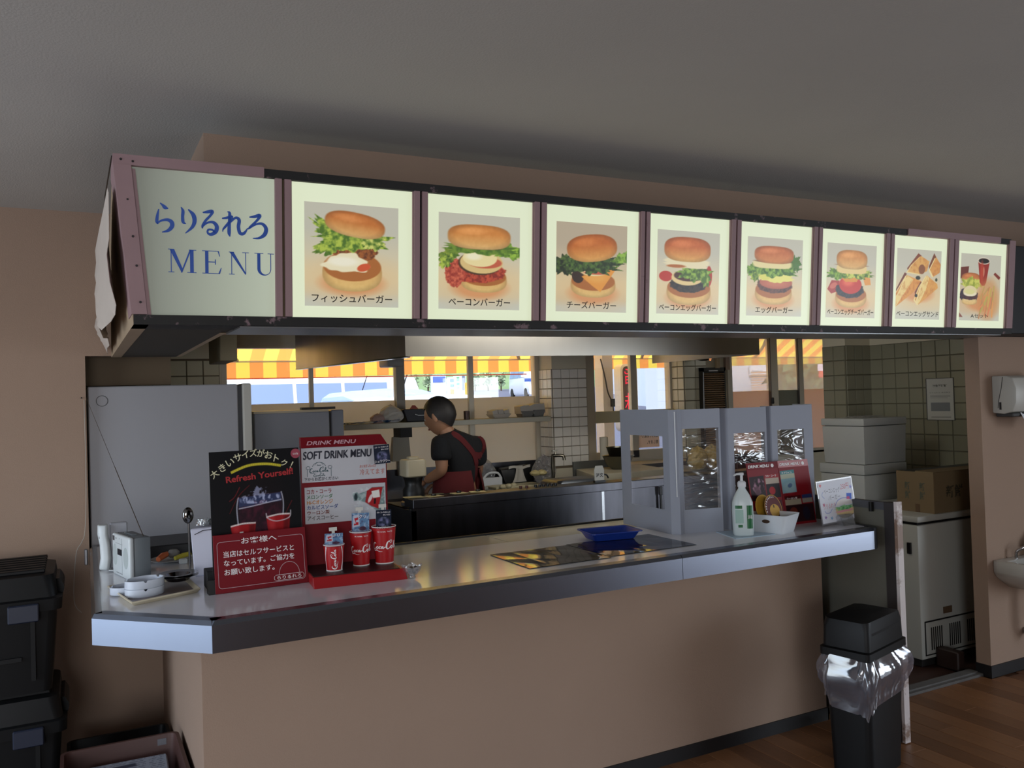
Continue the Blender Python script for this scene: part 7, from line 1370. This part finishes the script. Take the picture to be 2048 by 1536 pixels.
crate(-.055, .320, 3.53, 3.88, 0, .18, BX, 'black open crate behind the brown newspaper crate')
# ------------------------------------------------------------------ outside
ASP = mat('asphalt', (.31, .32, .39), .9, var=.08, vscale=1.5)
gr = MB(); gr.grid(lambda u, v: (-30+110*u, 5.6+75*v, -.2+.0 if v < .1 else -.2+2.6*max(0, min(1, (v*75-8)/50))), 20, 40); struct(gr.build('ground_parking', ASP), 'sloping grey car park and road outside', 'ground')
YEL = translucent('awning_yellow', (.99, .86, .36), .70); ORA = translucent('awning_orange', (.98, .62, .31), .70)
aw = thing('striped_awning', 'yellow and orange striped awning outside the kitchen windows', 'awning', (4.0, 6.1, 1.7)); x = -.02; k = 0; sw_ = .0985
while x < 7.6:
    zb_ = 1.703+.0105*max(0, x-1.2); b = MB(); b.add([(x, 6.5, zb_), (x+sw_, 6.5, zb_+.001), (x+sw_, 6.5, 1.835), (x, 6.5, 1.835), (x+sw_, 5.62, 2.38), (x, 5.62, 2.38)], [(0, 1, 2, 3), (3, 2, 4, 5)]); b.build('stripe', YEL if k % 2 else ORA, aw); x += sw_; k += 1
MB().tube([(-.02, 6.495, 1.832), (7.6, 6.495, 1.832)], .007, 6).build('front_bar', ALU, aw); MB().box((-.02, 6.497, 1.700), (3.5, 6.503, 1.708)).build('hem', mat('red_hem', (.80, .30, .22), .7), aw)
for x in (.55, 1.15, 2.9, 4.2, 5.6):
    MB().tube([(x, 5.63, 2.22), (x+.16, 5.95, 1.97), (x+.34, 6.2, 1.90), (x+.52, 6.48, 1.84)], .014, 8, sm=5).build('arm', mat('arm_grey', (.55, .53, .52), .5), aw, smooth_=True)
# cars
CW = mat('car_white', (.90, .91, .93), .15, spec=.7); CS = mat('car_silver_blue', (.70, .76, .86), .2, .3); CG_ = mat('car_window', (.48, .56, .74), .08, spec=.9); TY = mat('tyre', (.05, .05, .05), .8)  # pale blue window colour stands in for glare on the glass
def car(lab, loc, rot, L, Wd, H, zb_, m, kind, win=CG_, name='car'):
    """body lofted along its length; the greenhouse narrower than the hull"""
    t = thing(name, lab, 'car', loc); M = RZ(loc, rot); b = MB(M); hw = Wd/2; x0 = 0
    if kind == 'van': S = [(-L/2, .55, .98, .93), (-L/2+.06, .9, 1.0, 1.0), (L/2-.95, .95, 1.0, 1.0), (L/2-.35, .95, .99, .93), (L/2-.05, .72, .52, .50), (L/2, .6, .45, .42)]
    else: S = [(-L/2, .5, .50, .50), (-L/2+.1, .62, .62, .60), (-L/2+.5, .64, .88, .94), (-L/2+1.1, .64, 1.0, 1.0), (L/2-1.7, .64, 1.0, .99), (L/2-1.0, .62, .66, .68), (L/2-.1, .55, .55, .52), (L/2, .45, .42, .40)]
    R = []
    for x, belt, top, tp in S:
        zt_ = zb_+(H-zb_)*tp if kind != 'van' else zb_+(H-zb_)*top; be = zb_+(H-zb_)*min(belt*.62, tp*.92)
        R.append([(x, -hw*.94, zb_), (x, -hw, zb_+.15), (x, -hw, be), (x, -hw*.86, zt_-.07), (x, -hw*.72, zt_), (x, 0, zt_+.03), (x, hw*.72, zt_), (x, hw*.86, zt_-.07), (x, hw, be), (x, hw, zb_+.15), (x, hw*.94, zb_)])
    b.rings(R); b.build('body', m, t, smooth_=True)
    bz = zb_+(H-zb_)*.60; tz_ = H-.13
    x0, x1 = (-L/2+.15, L/2-1.05) if kind == 'van' else (-L/2+.75, L/2-1.75)
    nwin = 3 if kind == 'van' else 2
    for s in (-1, 1):
        for i in range(nwin):
            a = x0+(x1-x0)*i/nwin+.04; c = x0+(x1-x0)*(i+1)/nwin-.04
            MB(M).add([(a, s*hw*1.004, bz), (c, s*hw*1.004, bz), (c, s*hw*.895, tz_), (a, s*hw*.895, tz_)], [(0, 1, 2, 3)]).build('side_window', win, t)
        MB(M).box((L/2-1.0, s*hw, bz+.02), (L/2-.88, s*(hw+.17), bz+.16)).build('mirror', m, t, bevel=.02)
    if kind == 'van':
        MB(M).add([(-L/2-.004, -hw*.82, bz), (-L/2-.004, hw*.82, bz), (-L/2+.045, hw*.75, tz_), (-L/2+.045, -hw*.75, tz_)], [(0, 1, 2, 3)]).build('rear_window', win, t); MB(M).add([(L/2-.10, -hw*.86, zb_+(H-zb_)*.55), (L/2-.10, hw*.86, zb_+(H-zb_)*.55), (L/2-.42, hw*.78, tz_), (L/2-.42, -hw*.78, tz_)], [(0, 1, 2, 3)]).build('windscreen', win, t)
    for x in (-L/2+.6, L/2-.65):
        for s in (-1, 1): MB(M).cyl((x, s*(hw-.12), .30+loc[2]*0), (x, s*(hw+.01), .30), .30, n=20).build('wheel', TY, t)
    MB(M).tube([(.2, 0, H+.02), (-.05, 0, H+.30)], .008, 5).build('aerial', BLACK, t); MB(M).box((-L/2-.02, -hw*.9, zb_+.1), (-L/2+.02, -hw*.72, zb_+.4)).box((-L/2-.02, hw*.72, zb_+.1), (-L/2+.02, hw*.9, zb_+.4)).build('tail_light', mat('tail_red', (.6, .1, .1), .3), t)
    return t
def gz(y): return -.2+2.6*max(0, min(1, (y-5.6-8)/50))
def parked(px, ytop, Y, rot, L, Wd, kind, m, lab):
    c = at(px, ytop, 'y', Y); g_ = gz(Y); car(lab, (c.x, Y, g_), rot, L, Wd, c.z-g_, .2, m, kind)
parked(655, 757, 19.5, 3, 4.5, 1.7, 'van', CW, 'tall white minivan, the largest car in view, parked across from the kitchen')
parked(735, 783, 12.6, 96, 3.6, 1.6, 'car', CS, 'low silver-blue car with an aerial in front of the white minivan')
parked(815, 796, 8.4, 92, 3.6, 1.55, 'car', CW, 'pale car roof just above the window film, right of the minivan')
parked(455, 761, 25.0, 8, 4.4, 1.7, 'van', CW, 'white car at the far left behind the tall fridge')
# far van with blue stripe
yv = 46; c = at(1062, 775, 'y', yv); tv = car('small white delivery van with a blue stripe on the far road', (c.x, yv, gz(yv)), -100, 4.0, 1.6, 1.9, .2, CW, 'van')
c0, c1 = at(1046, 770, 'y', yv-2.2), at(1075, 760, 'y', yv-2.2); MB().box((c0.x+.2, yv-2.06, gz(yv)+.95), (c1.x, yv-2.03, gz(yv)+1.15)).build('blue_stripe', mat('van_blue', (.18, .34, .66), .4), tv)
# roadside sign posts
def panel_sign(px0, px1, y0, y1, Y, cols, lab, cat='sign', nm='roadside_sign'):
    a = at(px0, y0, 'y', Y); c = at(px1, y1, 'y', Y); zt_, zb_ = a.z, c.z; t = thing(nm, lab, cat, ((a.x+c.x)/2, Y, gz(Y))); n = len(cols)
    MB().box((a.x, Y, gz(Y)), (c.x, Y+.3, zt_)).build('panel_body', mat('sign_white', (.88, .90, .95), .5), t)
    for i, (col, f0, f1) in enumerate(cols): MB().box((a.x+.05, Y-.03, zt_-(zt_-zb_)*f1), (c.x-.05, Y, zt_-(zt_-zb_)*f0)).build('colour_band', mat('band_%s' % '_'.join(str(int(v*100)) for v in col), col, .5), t)
    return t
panel_sign(898, 910, 754, 788, 40, [((.30, .48, .72), .1, .3), ((.35, .55, .75), .42, .58), ((.96, .55, .22), .72, 1)], 'narrow white roadside sign with blue marks and orange foot')
panel_sign(911, 921, 752, 787, 41, [((.40, .68, .48), .05, .28), ((.25, .62, .80), .40, .50), ((.60, .78, .92), .62, .72)], 'white roadside sign with green and blue bands')
panel_sign(922, 932, 752, 787, 42, [((.42, .46, .55), .0, .8)], 'dark blue-grey roadside post board')
panel_sign(864, 892, 750, 766, 52, [((.35, .45, .75), .2, .9)], 'blue and white far hoarding behind the greenery')
tag(rebase(MB().box((at(934, 770, 'y', 39).x, 39, gz(39)), (at(938, 770, 'y', 39).x, 39.3, at(934, 765, 'y', 39).z)).build('yellow_bollard', mat('bollard_yellow', (.85, .72, .30), .6))), 'yellow bollard beside the roadside signs', 'bollard')
GRS = mat('bank_green', (.42, .52, .36), .9, var=.5, vscale=.8, bump=1, bscale=2)
bk_ = MB(); bk_.grid(lambda u, v: (-30+110*u, 60+10*v, 2.2+5.5*v+.6*math.sin(20*u)*v), 60, 8); tag(rebase(bk_.build('grass_bank', GRS)), 'green grassy bank beyond the road', 'bank', kind='stuff')
rs = np.random.RandomState(6)
for k in range(10):
    px = [800, 828, 856, 884, 950, 976, 1002, 1028, 1054, 1080][k]; Y = 57+rs.rand()*1.2; c = at(px, 765, 'y', Y); lab_ = ['first', 'second', 'third', 'fourth', 'fifth', 'sixth', 'seventh', 'eighth', 'ninth', 'tenth', 'eleventh', 'twelfth', 'thirteenth', 'fourteenth', 'fifteenth', 'last'][k]+' pale shrub from the left on the far bank'
    nb = 160; q = np.clip(rs.randn(nb, 3), -1.6, 1.6)*np.array([.17, .17, .28]); b = MB(Matrix.Translation((c.x, Y, gz(Y)+.9)))
    for i in range(nb):
        p = q[i]; d = rs.randn(3)*.07; e = rs.randn(3)*.07; b.add([tuple(p-d), tuple(p+e), tuple(p+d), tuple(p-e)], [(0, 1, 2, 3)])
    t = thing('shrub', lab_, 'shrub', (c.x, Y, gz(Y)), 'shrubs on the far bank'); b.build('leaves', mat('shrub_green', (.62, .70, .56), .8, var=.3, vscale=2), t, kind='stuff'); MB(Matrix.Translation((c.x, Y, gz(Y)))).cyl((0, 0, 0), (0, 0, .9), .06).build('stem', mat('bark', (.35, .28, .22), .9), t)
# porch post, cable and neon box outside the glazed door
pp_ = thing('porch_post', 'pale post with a drooping dark cable outside the glazed door', 'post', (3.75, 5.9, gz(6))); x0 = at(1201, 780, 'y', 5.9).x; x1 = at(1221, 780, 'y', 5.9).x
MB().box((x0, 5.86, -.2), (x1, 5.98, 2.3)).build('post', mat('post_greige', (.84, .83, .84), .7), pp_); MB().tube([at(1201, 718, 'y', 5.84), at(1210, 755, 'y', 5.84), at(1216, 785, 'y', 5.84), at(1225, 805, 'y', 5.84), at(1227, 823, 'y', 5.84)], .006, 6, sm=5).build('cable', mat('cable_dark', (.2, .2, .22), .6), pp_); c = at(1226, 806, 'y', 5.83); MB().box((c.x-.012, 5.82, c.z-.03), (c.x+.014, 5.85, c.z+.035)).build('plug', BLACK, pp_)
nb_ = thing('neon_sign_box', 'tall rounded sign box with red neon characters seen from behind', 'sign', (4.1, 6.2, 1.2)); YN = 6.15; a = at(1240, 728, 'y', YN); c = at(1278, 862, 'y', YN); wN = c.x-a.x; hN = a.z-c.z; MN = F((a.x, YN, c.z), (1, 0, 0), (0, 0, 1))
cx2, cy2 = wN/2, hN/2; b = MB(MN @ Matrix.Translation((cx2, cy2, 0))); b.rings([rr(cx2, cy2, .05, -.10), rr(cx2, cy2, .05, 0), rr(cx2-.02, cy2-.02, .04, .006), rr(cx2-.02, cy2-.02, .04, -.002)]); b.build('box', mat('sign_box_cream', (.84, .83, .82), .5), nb_, smooth_=True)
b = MB(MN @ Matrix.Translation((cx2, cy2, .001))); b.rings([rr(cx2-.022, cy2-.022, .04, -.001), rr(cx2-.022, cy2-.022, .04, 0)]); b.build('dark_face', mat('neon_back', (.34, .28, .32), .5), nb_)
NEON = mat('neon_red', (.95, .12, .28), .4, emit=.9); text('lettering', '旨', MN @ Matrix.Translation((cx2*1.02, hN*.70, .002)), h=hN*.24, w=wN*.55, m=NEON, parent=nb_, ax='c', mirror=True, off=-.005); text('lettering', '味', MN @ Matrix.Translation((cx2*1.02, hN*.33, .002)), h=hN*.24, w=wN*.58, m=NEON, parent=nb_, ax='c', mirror=True, off=-.005)
MB().cyl((a.x+cx2, YN+.05, -.2), (a.x+cx2, YN+.05, c.z), .03).build('stand_pole', ALU, nb_)
# mirrored notice taped to the door glass, read from outside
nn_ = thing('window_notice', 'paper notice on the door glass, its writing seen reversed', 'notice', (4.0, KY+.012, 1.1)); a = at(1275, 850, 'y', KY+.012); c = at(1319, 893, 'y', KY+.012); NW, NH = c.x-a.x, a.z-c.z; Mq = F((a.x, KY+.012, c.z), (1, 0, 0), (0, 0, 1))
p = MB(Mq).box((0, 0, -.0008), (NW, NH, 0)).build('paper', translucent('lit_paper', (.90, .84, .78), .6), nn_)
for s, yy, m_ in (('ご注文は', .72, mat('red_back_ink', (.72, .25, .22), .6)), ('店内でお願い', .42, INK), ('致します。', .14, INK)): text('lettering', s, Mq @ Matrix.Translation((NW*.94, NH*yy, 0)), h=NH*.17, w=NW*(.50 if 'ご' in s else .80 if '店' in s else .52), m=m_, parent=p, mirror=True, off=.02)
# buildings far to the right
def house(px0, px1, ytop, Y, col, lab, extra=None):
    a = at(px0, ytop, 'y', Y); c = at(px1, ytop, 'y', Y); t = thing('building', lab, 'building', ((a.x+c.x)/2, Y, gz(Y))); MB().box((a.x, Y, gz(Y)), (c.x, Y+5, a.z+3)).build('wall', mat('bw_%d' % px0, col, .8), t); return t, a, c
h1, a, c = house(1282, 1352, 700, 44, (.78, .80, .84), 'pale shopfront with a green door across the car park')
for px, w, col in ((1301, 7, (.45, .48, .56)), (1312, 9, (.52, .74, .66)), (1323, 9, (.48, .52, .60)), (1289, 5, (.60, .70, .82))):
    p0, p1 = at(px-w/2, 725, 'y', 43.9), at(px+w/2, 725, 'y', 43.9); MB().box((p0.x, 43.86, gz(44)+.05), (p1.x, 43.99, gz(44)+2.5)).build('door_panel', mat('dp_%d' % px, col, .4), h1)
b = MB(); b.box((at(1300, 760, 'y', 34).x, 34, gz(34)), (at(1310, 760, 'y', 34).x, 36, gz(34)+1.9)); tag(rebase(b.build('vending_machine', mat('vending_white', (.82, .85, .90), .4))), 'pale vending machine beside the shopfront', 'machine')
LN = mat('road_line', (.92, .93, .95), .7)
for k, (P, w) in enumerate(([((1284, 786), (1328, 778)), .14], [((1284, 802), (1330, 792)), .12])):
    q = [at(x, y, 'y', 30) for x, y in P]; pts = []
    for x, y in P:
        d = CR*((x-1024)/CAM_F)-CU*((y-768)/CAM_F)+CF; best = None
        for s in range(60, 700): 
            pnt = CO+d*(s/10)
            if pnt.z <= gz(pnt.y)+.02: best = pnt; break
        pts.append(best or CO+d*50)
    b = MB(); d = (pts[1]-pts[0]).normalized(); s_ = Vector((-d.y, d.x, 0))*w; b.add([pts[0]-s_, pts[0]+s_, pts[1]+s_, pts[1]-s_], [(0, 1, 2, 3)]); b.v = [(x, y, gz(y)+.03) for x, y, z in b.v]; tag(rebase(b.build('painted_line', LN)), ['nearer painted white line on the car park', 'farther painted white line on the car park'][1-k], 'marking')
h2, a, c = house(1440, 1560, 715, 26, (.80, .82, .86), 'pale low building with a white banner sign, seen through the hazy window')
p0, p1 = at(1500, 732, 'y', 25.9), at(1546, 750, 'y', 25.9); bn_ = MB().box((p0.x, 25.86, p1.z), (p1.x, 25.95, p0.z)).build('banner', mat('banner_white', (.90, .91, .93), .6), h2); Mb2 = F((p0.x, 25.85, p1.z), (1, 0, 0), (0, 0, 1)); text('lettering', '営業中 10時', Mb2 @ Matrix.Translation((.06, (p0.z-p1.z)*.2, 0)), h=(p0.z-p1.z)*.34, w=(p1.x-p0.x)*.85, m=mat('banner_ink', (.55, .60, .66), .6), parent=bn_)
fn = thing('slatted_fence', 'tan horizontal slatted fence below the banner', 'fence', (p0.x+.5, 25, gz(25)))
for k in range(9): MB().box((at(1504, 760, 'y', 25).x, 25, 1.35+.1*k+.02), (at(1600, 760, 'y', 25).x, 25.05, 1.43+.1*k)).build('slat', mat('fence_tan', (.78, .62, .52), .7), fn)
MB().box((at(1540, 760, 'y', 25.1).x, 25.05, gz(25)), (at(1542, 760, 'y', 25.1).x+.08, 25.15, 2.3)).build('post', mat('fence_tan', (.78, .62, .52), .7), fn)
hg = MB(); rs = np.random.RandomState(9); c0, c1 = at(1560, 750, 'y', 20), at(1700, 750, 'y', 20)
for i in range(1500):
    p = np.array([c0.x+rs.rand()*(c1.x-c0.x), 20+rs.randn()*.4, .4+2.6*rs.rand()]); d = rs.randn(3)*.11; e = rs.randn(3)*.11; hg.add([tuple(p-d), tuple(p+e), tuple(p+d), tuple(p-e)], [(0, 1, 2, 3)])
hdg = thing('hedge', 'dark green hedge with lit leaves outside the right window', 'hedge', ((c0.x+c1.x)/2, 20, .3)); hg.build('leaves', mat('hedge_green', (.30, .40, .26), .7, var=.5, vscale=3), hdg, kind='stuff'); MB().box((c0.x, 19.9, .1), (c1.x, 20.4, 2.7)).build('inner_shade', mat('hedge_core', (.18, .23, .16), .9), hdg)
t = thing('red_white_banner', 'red and white upright banner at the far right of the window view', 'banner', (at(1641, 745, 'y', 16).x, 16, 1)); a, c = at(1636, 728, 'y', 16), at(1650, 755, 'y', 16); MB().box((a.x, 16, (a.z+c.z)/2), (c.x, 16.02, a.z)).build('cloth', mat('banner_pink', (.93, .86, .90), .7), t); MB().box((a.x+.03, 16, c.z), (c.x, 16.02, (a.z+c.z)/2)).build('cloth', mat('banner_red', (.86, .20, .22), .7), t, label='red lower half'); MB().cyl((c.x, 16.01, gz(16)), (c.x, 16.01, a.z), .015).build('pole', ALU, t)
